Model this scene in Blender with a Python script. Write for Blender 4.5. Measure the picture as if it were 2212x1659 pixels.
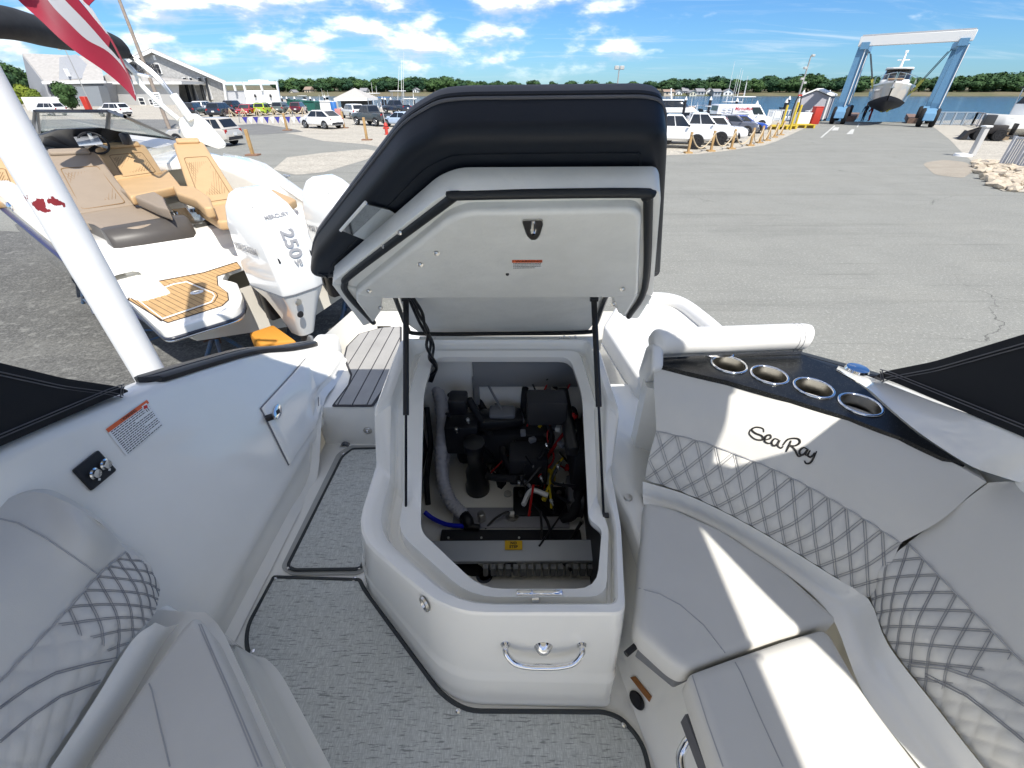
import bpy, bmesh, math, random
from mathutils import Vector, Matrix
from mathutils.bvhtree import BVHTree
for o in list(bpy.data.objects): bpy.data.objects.remove(o)
SC = bpy.context.scene
COL = SC.collection
R = math.radians
V = Vector
# ---------------------------------------------------------------- camera
CAMH = 3.2
PITCH = R(34.57)
FPX, CX, CY = 927.6, 1106.0, 829.5          # focal length and centre in a 2212 px wide copy of the photograph
cam_d = bpy.data.cameras.new('camera'); cam = bpy.data.objects.new('camera', cam_d); COL.objects.link(cam)
cam.location = (0, 0, CAMH); cam.rotation_euler = (math.pi/2 - PITCH, 0, 0)
cam_d.sensor_width = 36; cam_d.lens = 36*FPX/2212; cam_d.clip_start = 0.02; cam_d.clip_end = 9000
SC.camera = cam
# ---------------------------------------------------------------- light
SUN = V((0.36, -0.66, 1.0)).normalized()
SUN_EL = math.asin(SUN.z); SUN_AZ = math.atan2(SUN.x, SUN.y)
W = bpy.data.worlds.new('World'); SC.world = W; W.use_nodes = True
nt = W.node_tree; nt.nodes.clear()
def nd(tree, typ, **kw):
    n = tree.nodes.new(typ)
    for k, v in kw.items():
        if k.startswith('i_'): n.inputs[k[2:].replace('_', ' ')].default_value = v
        else: setattr(n, k, v)
    return n
def world_nodes():
    L = nt.links
    out = nd(nt, 'ShaderNodeOutputWorld'); bg = nd(nt, 'ShaderNodeBackground'); bg.inputs['Strength'].default_value = 0.15
    sky = nd(nt, 'ShaderNodeTexSky', sky_type='NISHITA', sun_disc=False, sun_elevation=SUN_EL, sun_rotation=SUN_AZ,
             altitude=0, air_density=1.0, dust_density=0.2, ozone_density=3.0)
    tc = nd(nt, 'ShaderNodeTexCoord'); sep = nd(nt, 'ShaderNodeSeparateXYZ'); L.new(tc.outputs['Generated'], sep.inputs[0])
    def m(op, a, b=None, c=None):
        n = nd(nt, 'ShaderNodeMath', operation=op)
        for i, x in enumerate((a, b, c)):
            if x is None: continue
            if isinstance(x, (int, float)): n.inputs[i].default_value = x
            else: L.new(x, n.inputs[i])
        return n.outputs[0]
    X, Y, Z = sep.outputs
    zz = m('MAXIMUM', Z, 0.0)
    den = m('ADD', zz, 0.085)
    px, py = m('DIVIDE', X, den), m('DIVIDE', Y, den)
    def noise(sx, sy, ox, oy, scale, det, rough, dist=0.0):
        cb = nd(nt, 'ShaderNodeCombineXYZ')
        L.new(m('ADD', m('MULTIPLY', px, sx), ox), cb.inputs[0]); L.new(m('ADD', m('MULTIPLY', py, sy), oy), cb.inputs[1])
        n = nd(nt, 'ShaderNodeTexNoise'); n.inputs['Scale'].default_value = scale; n.inputs['Detail'].default_value = det
        n.inputs['Roughness'].default_value = rough; n.inputs['Distortion'].default_value = dist
        L.new(cb.outputs[0], n.inputs['Vector']); return n.outputs['Fac']
    def smooth(x, a, b):
        n = nd(nt, 'ShaderNodeMapRange', interpolation_type='SMOOTHSTEP'); L.new(x, n.inputs[0])
        n.inputs[1].default_value = a; n.inputs[2].default_value = b; return n.outputs[0]
    # a bank of fair weather cumulus over the land on the left, carried on unseen behind as added fill light, thin cirrus over the water on the right
    side = smooth(m('ADD', X, m('MULTIPLY', Y, 0.45)), 0.48, 0.80)      # 0 over the land and behind the camera, 1 over the water
    def cum(dz, scale=8.0):
        cb = nd(nt, 'ShaderNodeCombineXYZ'); L.new(X, cb.inputs[0]); L.new(Y, cb.inputs[1]); L.new(m('MULTIPLY', m('ADD', Z, dz), 2.7), cb.inputs[2])
        n = nd(nt, 'ShaderNodeTexNoise'); n.inputs['Scale'].default_value = scale; n.inputs['Detail'].default_value = 8; n.inputs['Roughness'].default_value = .55
        L.new(cb.outputs[0], n.inputs['Vector']); return n.outputs['Fac']
    n1 = cum(0.0); n2 = cum(0.015)
    thr = m('MULTIPLY', side, 0.16)
    c1 = smooth(m('SUBTRACT', n1, thr), 0.425, 0.66)
    top = smooth(m('SUBTRACT', n1, n2), -0.07, 0.09)
    ci = m('MULTIPLY', smooth(noise(0.55, 1.7, 9.2, 2.2, 0.9, 6, 0.62, 1.2), 0.50, 0.78), 0.5)
    low = smooth(Z, 0.0, 0.05)
    mixc = nd(nt, 'ShaderNodeMix', data_type='RGBA'); L.new(top, mixc.inputs[0])
    mixc.inputs[6].default_value = (1.7, 1.85, 2.1, 1); mixc.inputs[7].default_value = (3.9, 3.75, 3.5, 1)
    hs = nd(nt, 'ShaderNodeHueSaturation'); hs.inputs['Saturation'].default_value = 1.0; hs.inputs['Value'].default_value = 0.5; L.new(sky.outputs[0], hs.inputs['Color'])
    tint = nd(nt, 'ShaderNodeMix', data_type='RGBA', blend_type='MULTIPLY'); tint.inputs[0].default_value = 1
    L.new(hs.outputs[0], tint.inputs[6]); tint.inputs[7].default_value = (0.235, 0.41, 0.62, 1)
    a1 = nd(nt, 'ShaderNodeMix', data_type='RGBA'); L.new(m('MULTIPLY', ci, low), a1.inputs[0])
    L.new(tint.outputs[2], a1.inputs[6]); a1.inputs[7].default_value = (1.9, 2.15, 2.4, 1)
    a2 = nd(nt, 'ShaderNodeMix', data_type='RGBA'); L.new(m('MULTIPLY', m('MULTIPLY', c1, 0.9), low), a2.inputs[0])
    L.new(a1.outputs[2], a2.inputs[6]); L.new(mixc.outputs[2], a2.inputs[7])
    L.new(a2.outputs[2], bg.inputs[0]); L.new(bg.outputs[0], out.inputs[0])
world_nodes()
sun_d = bpy.data.lights.new('sun', 'SUN'); sun_d.energy = 2.05; sun_d.angle = R(0.53); sun_d.color = (1.0, 0.955, 0.88)
sun = bpy.data.objects.new('sun', sun_d); COL.objects.link(sun)
sun.rotation_euler = SUN.to_track_quat('Z', 'Y').to_euler(); sun.location = (10, -8, 20)
SC.view_settings.view_transform = 'Standard'; SC.view_settings.look = 'None'; SC.view_settings.gamma = 1
SC.view_settings.exposure = 1.62
SC.render.engine = 'CYCLES'
try: SC.cycles.max_bounces = 8; SC.cycles.diffuse_bounces = 5; SC.cycles.caustics_reflective = False; SC.cycles.caustics_refractive = False
except Exception: pass
# ---------------------------------------------------------------- pixels to directions
_c, _s = math.cos(PITCH), math.sin(PITCH)
EYE = V((0, 0, CAMH))
def ray(u, v):
    a, b = (u-CX)/FPX, (CY-v)/FPX
    return V((a, _c + b*_s, -_s + b*_c))
def Pz(u, v, z): d = ray(u, v); return EYE + d*((z-CAMH)/d.z)
def Px(u, v, x): d = ray(u, v); return EYE + d*(x/d.x)
def Py(u, v, y): d = ray(u, v); return EYE + d*(y/d.y)
def Pp(u, v, p, n): d = ray(u, v); return EYE + d*((p-EYE).dot(n)/d.dot(n))
S = 1.6                                     # cockpit sole above the yard
def H(u, v, h): return Pz(u, v, S+h)
def G(u, v): return Pz(u, v, 0.0)
def pix(p):
    p = V(p)-EYE; t = p.y*_c - p.z*_s
    return (CX+FPX*p.x/t, CY-FPX*(p.z*_c+p.y*_s)/t)
# ---------------------------------------------------------------- curves
def cr(pts, n, closed=False):
    """Catmull-Rom through the points, n samples a segment"""
    pts = [V(p) for p in pts]; m = len(pts); out = []
    for i in range(m if closed else m-1):
        p1, p2 = pts[i], pts[(i+1) % m]
        p0 = pts[i-1] if (closed or i) else p1*2-p2
        p3 = pts[(i+2) % m] if (closed or i+2 < m) else p2*2-p1
        for k in range(n):
            t = k/n
            out.append(0.5*((2*p1)+(p2-p0)*t+(2*p0-5*p1+4*p2-p3)*t*t+(3*p1-p0-3*p2+p3)*t**3))
    if not closed: out.append(pts[-1].copy())
    return out
class FL(list): pass
def fil(pts, r, n=4, closed=True):
    """fillet the corners of a polygon"""
    pts = [V(p) for p in pts]; m = len(pts); out = []
    for i in range(m):
        p = pts[i]
        if not closed and i in (0, m-1): out.append(p); continue
        a, b = pts[i-1]-p, pts[(i+1) % m]-p
        rr = r[i] if isinstance(r, (list, tuple)) else r
        d = min(rr, a.length*.45, b.length*.45)
        if d < 1e-5: out.append(p); continue
        A, B = p+a.normalized()*d, p+b.normalized()*d
        for k in range(n+1):
            t = k/n; out.append(A*(1-t)**2+p*2*t*(1-t)+B*t*t)
    out = FL(out); out.raw = (pts, r, n); return out
def lerp(a, b, t): return a+(b-a)*t
def newell(pts):
    n = V((0, 0, 0))
    for i, p in enumerate(pts):
        q = pts[(i+1) % len(pts)]
        n += V(((p.y-q.y)*(p.z+q.z), (p.z-q.z)*(p.x+q.x), (p.x-q.x)*(p.y+q.y)))
    return n.normalized()
def inset(pts, d, n=None):
    """offset a closed planar polygon inwards by d"""
    pts = [V(p) for p in pts]; n = n or newell(pts); m = len(pts); out = []
    for i in range(m):
        e1 = (pts[i]-pts[i-1]); e2 = (pts[(i+1) % m]-pts[i])
        e1 = e1.normalized() if e1.length > 1e-9 else e2.normalized()
        e2 = e2.normalized() if e2.length > 1e-9 else e1
        a, b = n.cross(e1), n.cross(e2)
        k = a+b; k = k/max(0.35, k.dot(a)) if k.length > 1e-6 else a
        out.append(pts[i]+k*d)
    return out
# ---------------------------------------------------------------- mesh builder
class MB:
    def __init__(s): s.v = []; s.f = []; s.mi = []; s.m = 0
    def add(s, vs, fs):
        o = len(s.v); s.v += [tuple(x) for x in vs]
        for f in fs: s.f.append(tuple(i+o for i in f)); s.mi.append(s.m)
        return s
    def box(s, c, d, rz=0, M=None):
        x, y, z = d[0]/2, d[1]/2, d[2]/2
        vs = [V((a*x, b*y, e*z)) for a in (-1, 1) for b in (-1, 1) for e in (-1, 1)]
        if rz: vs = [Matrix.Rotation(rz, 3, 'Z') @ q for q in vs]
        if M: vs = [M @ q for q in vs]
        c = V(c)
        return s.add([q+c for q in vs], [(0, 1, 3, 2), (4, 6, 7, 5), (0, 4, 5, 1), (2, 3, 7, 6), (0, 2, 6, 4), (1, 5, 7, 3)])
    def bar(s, a, b, w, h=None, up=(0, 0, 1)):
        a, b = V(a), V(b); h = h or w; d = (b-a).normalized(); up = V(up)
        if abs(d.dot(up)) > .98: up = V((1, 0, 0))
        r = d.cross(up).normalized()*w/2; u = r.cross(d).normalized()*h/2
        vs = [p+i*r+j*u for p in (a, b) for i, j in ((-1, -1), (1, -1), (1, 1), (-1, 1))]
        return s.add(vs, [(3, 2, 1, 0), (4, 5, 6, 7)]+[(k, (k+1) % 4, 4+(k+1) % 4, 4+k) for k in range(4)])
    def tube(s, path, r, n=8, closed=False, cap=True):
        path = [V(p) for p in path]; m = len(path); rings = []
        T = []
        for i in range(m):
            a = path[i-1] if (closed or i) else path[i]; b = path[(i+1) % m] if (closed or i < m-1) else path[i]
            t = b-a; T.append(t.normalized() if t.length > 1e-9 else (T[-1] if T else V((0, 0, 1))))
        u = T[0].orthogonal().normalized()
        for i in range(m):
            u = (u - T[i]*u.dot(T[i])); u = u.normalized() if u.length > 1e-6 else T[i].orthogonal().normalized()
            w = T[i].cross(u); rr = r[i] if isinstance(r, (list, tuple)) else r
            rings.append([path[i]+(u*math.cos(2*math.pi*k/n)+w*math.sin(2*math.pi*k/n))*rr for k in range(n)])
        return s.loft(rings, True, cap and not closed, cap and not closed, closed)
    def loft(s, rings, closed=True, cap0=False, cap1=False, wrap=False):
        n = len(rings[0]); vs = [p for r in rings for p in r]; fs = []; m = len(rings)
        for i in range(m if wrap else m-1):
            for k in range(n if closed else n-1):
                a, b = i*n+k, i*n+(k+1) % n; c, d = ((i+1) % m)*n+(k+1) % n, ((i+1) % m)*n+k
                fs.append((a, b, c, d))
        if cap0: fs.append(tuple(range(n-1, -1, -1)))
        if cap1: fs.append(tuple((m-1)*n+k for k in range(n)))
        return s.add(vs, fs)
    def grid(s, rows): return s.loft(rows, False)
    def prism(s, poly, vec):
        poly = [V(p) for p in poly]; vec = V(vec)
        return s.loft([poly, [p+vec for p in poly]], True, True, True)
    def poly(s, pts): return s.add(pts, [tuple(range(len(pts)))])
    def lathe(s, prof, n=16, M=None, cap=True):
        """prof: (r, z) pairs about +Z"""
        rings = []
        for r, z in prof:
            ring = [V((r*math.cos(2*math.pi*k/n), r*math.sin(2*math.pi*k/n), z)) for k in range(n)]
            rings.append([M @ p for p in ring] if M else ring)
        return s.loft(rings, True, cap, cap)
    def pillow(s, outline, th, r, seg=4, n=None, r0=None):
        """slab with rounded edges: outline is the near face, it grows th along n; r0 rounds the near edge, r the far edge"""
        n = V(n).normalized() if n is not None else newell([V(p) for p in outline]); r0 = r if r0 is None else r0
        if isinstance(outline, FL):
            raw, fr, ns = outline.raw; nn = newell(raw)
            def off(d): return fil(inset(raw, d, nn), [max(.0015, (fr[i] if isinstance(fr, (list, tuple)) else fr)-d*.8) for i in range(len(raw))], ns)
        else:
            raw = [V(p) for p in outline]; nn = newell(raw)
            def off(d): return inset(raw, d, nn)
        rings = []
        if r0 > 1e-6:
            rings.append(off(r0*1.3))
            for k in range(seg, -1, -1): a = math.pi/2*k/seg; rings.append([p+n*(r0*(1-math.sin(a))) for p in off(r0*(1-math.cos(a)))])
        else: rings.append(list(off(0)))
        for k in range(seg+1): a = math.pi/2*k/seg; rings.append([p+n*(th-r+r*math.sin(a)) for p in off(r*(1-math.cos(a)))])
        rings.append([p+n*th for p in off(r*1.3)])
        return s.loft(rings, True, True, True)
    def build(s, name, mat, parent=None, smooth=40, bev=None, merge=False, recalc=True, link=True):
        me = bpy.data.meshes.new(name); me.from_pydata(s.v, [], s.f)
        mats = mat if isinstance(mat, (list, tuple)) else [mat]
        for m in mats: me.materials.append(m)
        if any(s.mi): me.polygons.foreach_set('material_index', s.mi)
        bm = bmesh.new(); bm.from_mesh(me)
        if merge: bmesh.ops.remove_doubles(bm, verts=bm.verts, dist=1e-4)
        if recalc: bmesh.ops.recalc_face_normals(bm, faces=bm.faces)
        if bev:
            w, sg, ang = (list(bev)+[2, 30])[:3] if len(bev) < 3 else bev
            es = [e for e in bm.edges if len(e.link_faces) == 2 and e.calc_face_angle(0) > R(ang)]
            bmesh.ops.bevel(bm, geom=es, offset=w, segments=sg, profile=.5, affect='EDGES', clamp_overlap=True)
        bm.to_mesh(me); bm.free()
        if smooth:
            me.polygons.foreach_set('use_smooth', [True]*len(me.polygons)); me.set_sharp_from_angle(angle=R(smooth))
        o = bpy.data.objects.new(name, me)
        if link: COL.objects.link(o)
        if parent: own(o, parent)
        return o
WORLDPAR = set()
def own(o, parent):
    o.parent = parent
    if parent.name in WORLDPAR: o.matrix_parent_inverse = parent.matrix_basis.inverted()
def tag(o, label=None, cat=None, group=None, kind=None):
    if label: o['label'] = label
    if cat: o['category'] = cat
    if group: o['group'] = group
    if kind: o['kind'] = kind
    return o
def thing(name, loc, label, cat, group=None, rz=0, world=False):
    o = bpy.data.objects.new(name, None); COL.objects.link(o); o.location = loc; o.rotation_euler = (0, 0, rz)
    o.empty_display_size = .2
    if world: WORLDPAR.add(o.name)
    return tag(o, label, cat, group)
def copy_tree(o, parent=None):
    c = o.copy(); COL.objects.link(c)
    if parent: c.parent = parent
    for ch in o.children: copy_tree(ch, c)
    return c
def bvh(*obs):
    vs, fs = [], []
    for o in obs:
        k = len(vs); vs += [v.co.copy() for v in o.data.vertices]; fs += [[i+k for i in p.vertices] for p in o.data.polygons]
    return BVHTree.FromPolygons(vs, fs)
def onto(tree, u, v, off=0.0, miss=None):
    d = ray(u, v).normalized(); h = tree.ray_cast(EYE, d)
    if h[0] is None: return miss(u, v) if miss else None
    n = h[1] if h[1].dot(d) < 0 else -h[1]
    return h[0]+n*off
def onto_path(tree, pts, off, step=10):
    """a pixel polyline laid on a surface"""
    out = []
    for i in range(len(pts)-1):
        (a, b), (c, d) = pts[i], pts[i+1]; n = max(1, int(math.hypot(c-a, d-b)/step))
        for k in range(n+(i == len(pts)-2)):
            p = onto(tree, a+(c-a)*k/n, b+(d-b)*k/n, off)
            if p: out.append(p)
    return out
def clip(poly, p, n):
    out = []
    for i in range(len(poly)):
        a, b = poly[i-1], poly[i]; da, db = (a-p).dot(n), (b-p).dot(n)
        if (da >= 0) != (db >= 0): out.append(a+(b-a)*(da/(da-db)))
        if db >= 0: out.append(b)
    return out
def strips(poly, d, w, gap):
    """cut a planar polygon into planks running along d"""
    poly = [V(p) for p in poly]; n = newell(poly); d = V(d).normalized(); a = n.cross(d).normalized()
    k0 = min(p.dot(a) for p in poly); k1 = max(p.dot(a) for p in poly); out = []; k = k0
    while k < k1-1e-4:
        q = clip(poly, a*(k+gap/2), a); q = clip(q, a*min(k+w-gap/2, k1), -a) if len(q) > 2 else q
        if len(q) > 2: out.append(q)
        k += w
    return out
def text_mesh(txt, size, M, mat, name, parent=None, ext=.001, bold=0.0, shear=0, spacing=1.0, align='CENTER'):
    cu = bpy.data.curves.new('lettering', 'FONT'); cu.body = txt; cu.size = size; cu.align_x = align; cu.align_y = 'CENTER'
    cu.extrude = ext; cu.offset = bold; cu.shear = shear; cu.space_character = spacing; cu.resolution_u = 3
    ob = bpy.data.objects.new('lettering', cu); COL.objects.link(ob)
    dg = bpy.context.evaluated_depsgraph_get(); me = bpy.data.meshes.new_from_object(ob.evaluated_get(dg))
    bpy.data.objects.remove(ob); bpy.data.curves.remove(cu)
    me.transform(M); me.materials.clear(); me.materials.append(mat); me.name = name
    o = bpy.data.objects.new(name, me); COL.objects.link(o)
    if parent: own(o, parent)
    return o
def frame(o, x, up):
    """matrix with origin o, X along x, Y near up"""
    x = V(x).normalized(); z = x.cross(V(up)).normalized(); y = z.cross(x)
    M = Matrix((x, y, z)).transposed().to_4x4(); M.translation = V(o); return M
# ---------------------------------------------------------------- materials
MATS = {}
def mat(name, col, rough=.5, metal=0, spec=.5, coat=0, var=0, vscale=6, bump=0, bscale=60, sheen=0, alpha=None, trans=0, ior=1.45, emit=None, vcol=None, dist=.002, detail=4):
    if name in MATS: return MATS[name]
    m = bpy.data.materials.new(name); m.use_nodes = True; t = m.node_tree; b = t.nodes['Principled BSDF']; L = t.links
    c = (*col, 1); b.inputs['Base Color'].default_value = c; b.inputs['Roughness'].default_value = rough
    b.inputs['Metallic'].default_value = metal; b.inputs['Specular IOR Level'].default_value = spec
    b.inputs['Coat Weight'].default_value = coat; b.inputs['Coat Roughness'].default_value = .06
    b.inputs['Transmission Weight'].default_value = trans; b.inputs['IOR'].default_value = ior
    if sheen: b.inputs['Sheen Weight'].default_value = sheen
    if alpha is not None: b.inputs['Alpha'].default_value = alpha
    if var or bump:
        tc = nd(t, 'ShaderNodeTexCoord')
    if var:
        n = nd(t, 'ShaderNodeTexNoise'); n.inputs['Scale'].default_value = vscale; n.inputs['Detail'].default_value = detail
        n.inputs['Roughness'].default_value = .6
        L.new(tc.outputs['Object'], n.inputs['Vector'])
        mr = nd(t, 'ShaderNodeMapRange'); mr.inputs[1].default_value = .3; mr.inputs[2].default_value = .7
        L.new(n.outputs['Fac'], mr.inputs[0])
        mx = nd(t, 'ShaderNodeMix', data_type='RGBA'); L.new(mr.outputs[0], mx.inputs[0])
        d = vcol or tuple(x*(1-var) for x in col)
        mx.inputs[6].default_value = (*d, 1); mx.inputs[7].default_value = c if vcol else (*[min(1, x*(1+var*.6)) for x in col], 1)
        L.new(mx.outputs[2], b.inputs['Base Color'])
    if bump:
        n = nd(t, 'ShaderNodeTexNoise'); n.inputs['Scale'].default_value = bscale; n.inputs['Detail'].default_value = 3
        L.new(tc.outputs['Object'], n.inputs['Vector'])
        bp = nd(t, 'ShaderNodeBump'); bp.inputs['Strength'].default_value = bump; bp.inputs['Distance'].default_value = dist
        L.new(n.outputs['Fac'], bp.inputs['Height']); L.new(bp.outputs[0], b.inputs['Normal'])
    if emit: b.inputs['Emission Color'].default_value = (*emit, 1); b.inputs['Emission Strength'].default_value = 1
    MATS[name] = m; return m
gel = mat('gelcoat white', (.87, .855, .80), .18, coat=.7, var=.03, vscale=3)
gel_lid = mat('lid gelcoat', (.78, .775, .73), .34, coat=.15, var=.06, vscale=9, bump=.5, bscale=38, dist=.004)
gel_dull = mat('bilge gelcoat', (.62, .60, .55), .5, var=.08, vscale=7)
vinyl = mat('light grey vinyl', (.63, .618, .58), .46, spec=.4, var=.03, vscale=5, bump=.25, bscale=420, dist=.001)
vinyl_w = mat('white vinyl', (.76, .752, .725), .43, spec=.4, var=.03, vscale=5, bump=.2, bscale=420, dist=.001)
seam = mat('seam thread', (.30, .305, .32), .8)
seam_l = mat('soft seam', (.40, .40, .41), .8)
navy = mat('navy vinyl', (.005, .008, .014), .5, spec=.35, bump=.15, bscale=300, dist=.001)
charc = mat('charcoal vinyl', (.105, .105, .115), .55, spec=.4, bump=.2, bscale=380, dist=.001, var=.08)
blackc = mat('black canvas', (.012, .0135, .017), .8, spec=.3, bump=.5, bscale=900, dist=.001)
black = mat('black plastic', (.012, .012, .014), .42)
blackm = mat('matt black rubber', (.016, .016, .018), .75)
chrome = mat('polished stainless', (.80, .80, .80), .07, 1)
steel = mat('brushed stainless', (.62, .60, .56), .28, 1)
alu = mat('aluminium', (.62, .62, .62), .35, 1)
greyp = mat('grey plastic', (.16, .165, .175), .55)
# ================================================================= ground, water, far shore
def ground_mat(name, c1, c2, c3, scale, stain=.5, spec=.25, crack=True, pebble=90):
    m = bpy.data.materials.new(name); m.use_nodes = True; t = m.node_tree; b = t.nodes['Principled BSDF']; L = t.links
    tc = nd(t, 'ShaderNodeTexCoord'); b.inputs['Roughness'].default_value = .92; b.inputs['Specular IOR Level'].default_value = spec
    def nz(scale, det, rough=.6, dist=0, sc=(1, 1, 1)):
        mp = nd(t, 'ShaderNodeMapping'); mp.inputs['Scale'].default_value = sc; L.new(tc.outputs['Object'], mp.inputs[0])
        n = nd(t, 'ShaderNodeTexNoise'); n.inputs['Scale'].default_value = scale; n.inputs['Detail'].default_value = det; n.inputs['Roughness'].default_value = rough; n.inputs['Distortion'].default_value = dist
        L.new(mp.outputs[0], n.inputs['Vector']); return n.outputs['Fac']
    def mr(x, a, c): n = nd(t, 'ShaderNodeMapRange'); L.new(x, n.inputs[0]); n.inputs[1].default_value = a; n.inputs[2].default_value = c; return n.outputs[0]
    def mx(f, a, c):
        n = nd(t, 'ShaderNodeMix', data_type='RGBA')
        if isinstance(f, float): n.inputs[0].default_value = f
        else: L.new(f, n.inputs[0])
        for k, x in ((6, a), (7, c)):
            if isinstance(x, tuple): n.inputs[k].default_value = (*x, 1)
            else: L.new(x, n.inputs[k])
        return n.outputs[2]
    def mul(a, c):
        n = nd(t, 'ShaderNodeMath', operation='MULTIPLY'); L.new(a, n.inputs[0])
        if isinstance(c, float): n.inputs[1].default_value = c
        else: L.new(c, n.inputs[1])
        return n.outputs[0]
    col = mx(mr(nz(scale, 5), .35, .65), c1, c2)
    col = mx(mul(mr(nz(scale*.35, 6, .65, .8, (1, 2.6, 1)), .52, .72), stain), col, c3)
    col = mx(mul(mr(nz(.16, 4, .6, 1.0, (.6, 3, 1)), .55, .62), .35), col, tuple(x*.72 for x in c1))
    col = mx(mul(mr(nz(pebble*.30, 4, .7), .40, .66), .65), col, tuple(x*.66 for x in c1))
    col = mx(mul(mr(nz(pebble*.22, 2, .6), .57, .66), .6), col, tuple(min(1, x*1.5) for x in c2))
    col = mx(mul(mr(nz(.9, 5, .7, 2.0, (.35, 4, 1)), .56, .66), .30), col, tuple(x*.62 for x in c1))
    col = mx(mul(mr(nz(pebble, 2), .45, .72), .6), col, tuple(min(1, x*1.55) for x in c2))
    col = mx(mul(mr(nz(pebble*1.7, 1), .56, .7), .5), col, tuple(x*.4 for x in c1))
    def streak(rot, sc, a, c, k, f):
        nonlocal col
        mp = nd(t, 'ShaderNodeMapping'); mp.inputs['Rotation'].default_value = (0, 0, rot); mp.inputs['Scale'].default_value = sc; L.new(tc.outputs['Object'], mp.inputs[0])
        n = nd(t, 'ShaderNodeTexNoise'); n.inputs['Scale'].default_value = 1; n.inputs['Detail'].default_value = 4; n.inputs['Roughness'].default_value = .65; L.new(mp.outputs[0], n.inputs['Vector'])
        col = mx(mul(mr(n.outputs['Fac'], a, c), k), col, tuple(x*f for x in c1))
    streak(.95, (.06, 1.5, 1), .58, .68, .35, .60); streak(.55, (.05, 2.2, 1), .60, .70, .30, 1.45); streak(2.2, (.12, 2.6, 1), .62, .70, .35, .58)
    if crack:
        v = nd(t, 'ShaderNodeTexVoronoi'); v.feature = 'DISTANCE_TO_EDGE'; v.inputs['Scale'].default_value = .11
        mpn = nd(t, 'ShaderNodeMix', data_type='RGBA'); mpn.inputs[0].default_value = .06; L.new(tc.outputs['Object'], mpn.inputs[6])
        nn = nd(t, 'ShaderNodeTexNoise'); nn.inputs['Scale'].default_value = .8; nn.inputs['Detail'].default_value = 5; L.new(tc.outputs['Object'], nn.inputs['Vector'])
        sc = nd(t, 'ShaderNodeVectorMath', operation='SCALE'); sc.inputs[3].default_value = 22; L.new(nn.outputs['Color'], sc.inputs[0]); L.new(sc.outputs[0], mpn.inputs[7])
        L.new(mpn.outputs[2], v.inputs['Vector']); lt = mr(v.outputs['Distance'], .0012, .0005)
        col = mx(mul(mul(lt, mr(nz(.25, 2), .48, .6)), .75), col, tuple(x*.35 for x in c1))
    L.new(col, b.inputs['Base Color'])
    bp = nd(t, 'ShaderNodeBump'); bp.inputs['Strength'].default_value = .6; bp.inputs['Distance'].default_value = .012; L.new(nz(pebble*.8, 3), bp.inputs['Height']); L.new(bp.outputs[0], b.inputs['Normal'])
    MATS[name] = m; return m
asph = ground_mat('worn asphalt', (.225, .226, .206), (.265, .265, .240), (.29, .28, .242), .7, .5)
grav = ground_mat('crushed shell gravel', (.36, .33, .28), (.47, .44, .375), (.54, .50, .42), .9, .6, crack=False, pebble=22)
patch_m = ground_mat('newer asphalt patch', (.155, .157, .153), (.20, .20, .192), (.25, .24, .215), .6, .4, crack=False)
WZ = -1.6
edge = [(-420, 230), (-105, 205), (-62, 160), (-50, 108), (-20, 99), (9, 96), (14, 66), (28, 62.5), (34.6, 60.5), (41.6, 57.7), (45, 58), (60, 51), (120, 22), (300, -60)]
def land():
    m = MB(); pts = [V((x, y, 0)) for x, y in edge]+[V((300, -160, 0)), V((-420, -160, 0))]
    m.poly(pts[::-1]); m.grid([[V((x, y, 0)) for x, y in edge], [V((x, y, -4)) for x, y in edge]])
    return tag(m.build('ground', asph, None, 0), kind='structure')
land()
def sheet(name, pts, mt, z, cnt=1):
    m = MB(); q = [V((p[0], p[1], z)) for p in pts]; q = q if newell(q).z > 0 else q[::-1]; m.poly(q); return tag(m.build(name, mt, None, 0, recalc=False), kind='structure')
g_ = lambda *a: [G(u, v) for u, v in a]
# gravel lots either side of the lane
lot = g_((-260, 262), (60, 262), (300, 262), (420, 266), (500, 272), (560, 280), (640, 291), (700, 305), (790, 311.5), (870, 328), (960, 336), (1443, 335.5), (1513, 332.5), (1576, 325), (1651, 314), (1678, 305), (1744, 274.5), (1771, 264))
sheet('gravel_lot', [(p.x, p.y) for p in lot]+[(33, 59.8), (27.5, 61.8), (13.6, 65.4), (8.6, 95.4), (-20, 98), (-50.5, 107), (-62.5, 158), (-104, 203), (-200, 205)], grav, .004)
sheet('asphalt_patch', [(p.x, p.y) for p in g_((498, 271), (560, 267), (600, 273), (640, 280), (655, 285), (560, 291), (500, 292))], patch_m, .009)
sheet('asphalt_patch', [(p.x, p.y) for p in g_((-100, 262), (120, 258), (360, 258), (470, 266), (470, 276), (200, 285), (-100, 300))], patch_m, .009)
sheet('gravel_lot', [(p.x, p.y) for p in g_((1994, 262), (2020, 277), (2052, 302), (2085, 337), (2102, 350), (2135, 400), (2165, 413), (2330, 424), (2700, 440), (2700, 250), (2100, 258))], grav, .004)
sheet('gravel_lot', [(p.x, p.y) for p in g_((620, 340), (700, 330), (790, 322), (820, 328), (790, 345), (700, 372), (640, 378), (590, 366))], grav, .004)
# gravel strip under the boats, its dark colour painted in as shade
sheet('gravel_lot', [(-9, 1.0), (-1.2, 1.0), (-1.0, 5), (-2.6, 7.0), (-8, 11), (-14, 12), (-16, 4)], ground_mat('shade-darkened gravel', (.10, .10, .097), (.16, .16, .15), (.20, .195, .175), 1.2, .4, crack=False, pebble=26), .005)
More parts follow.
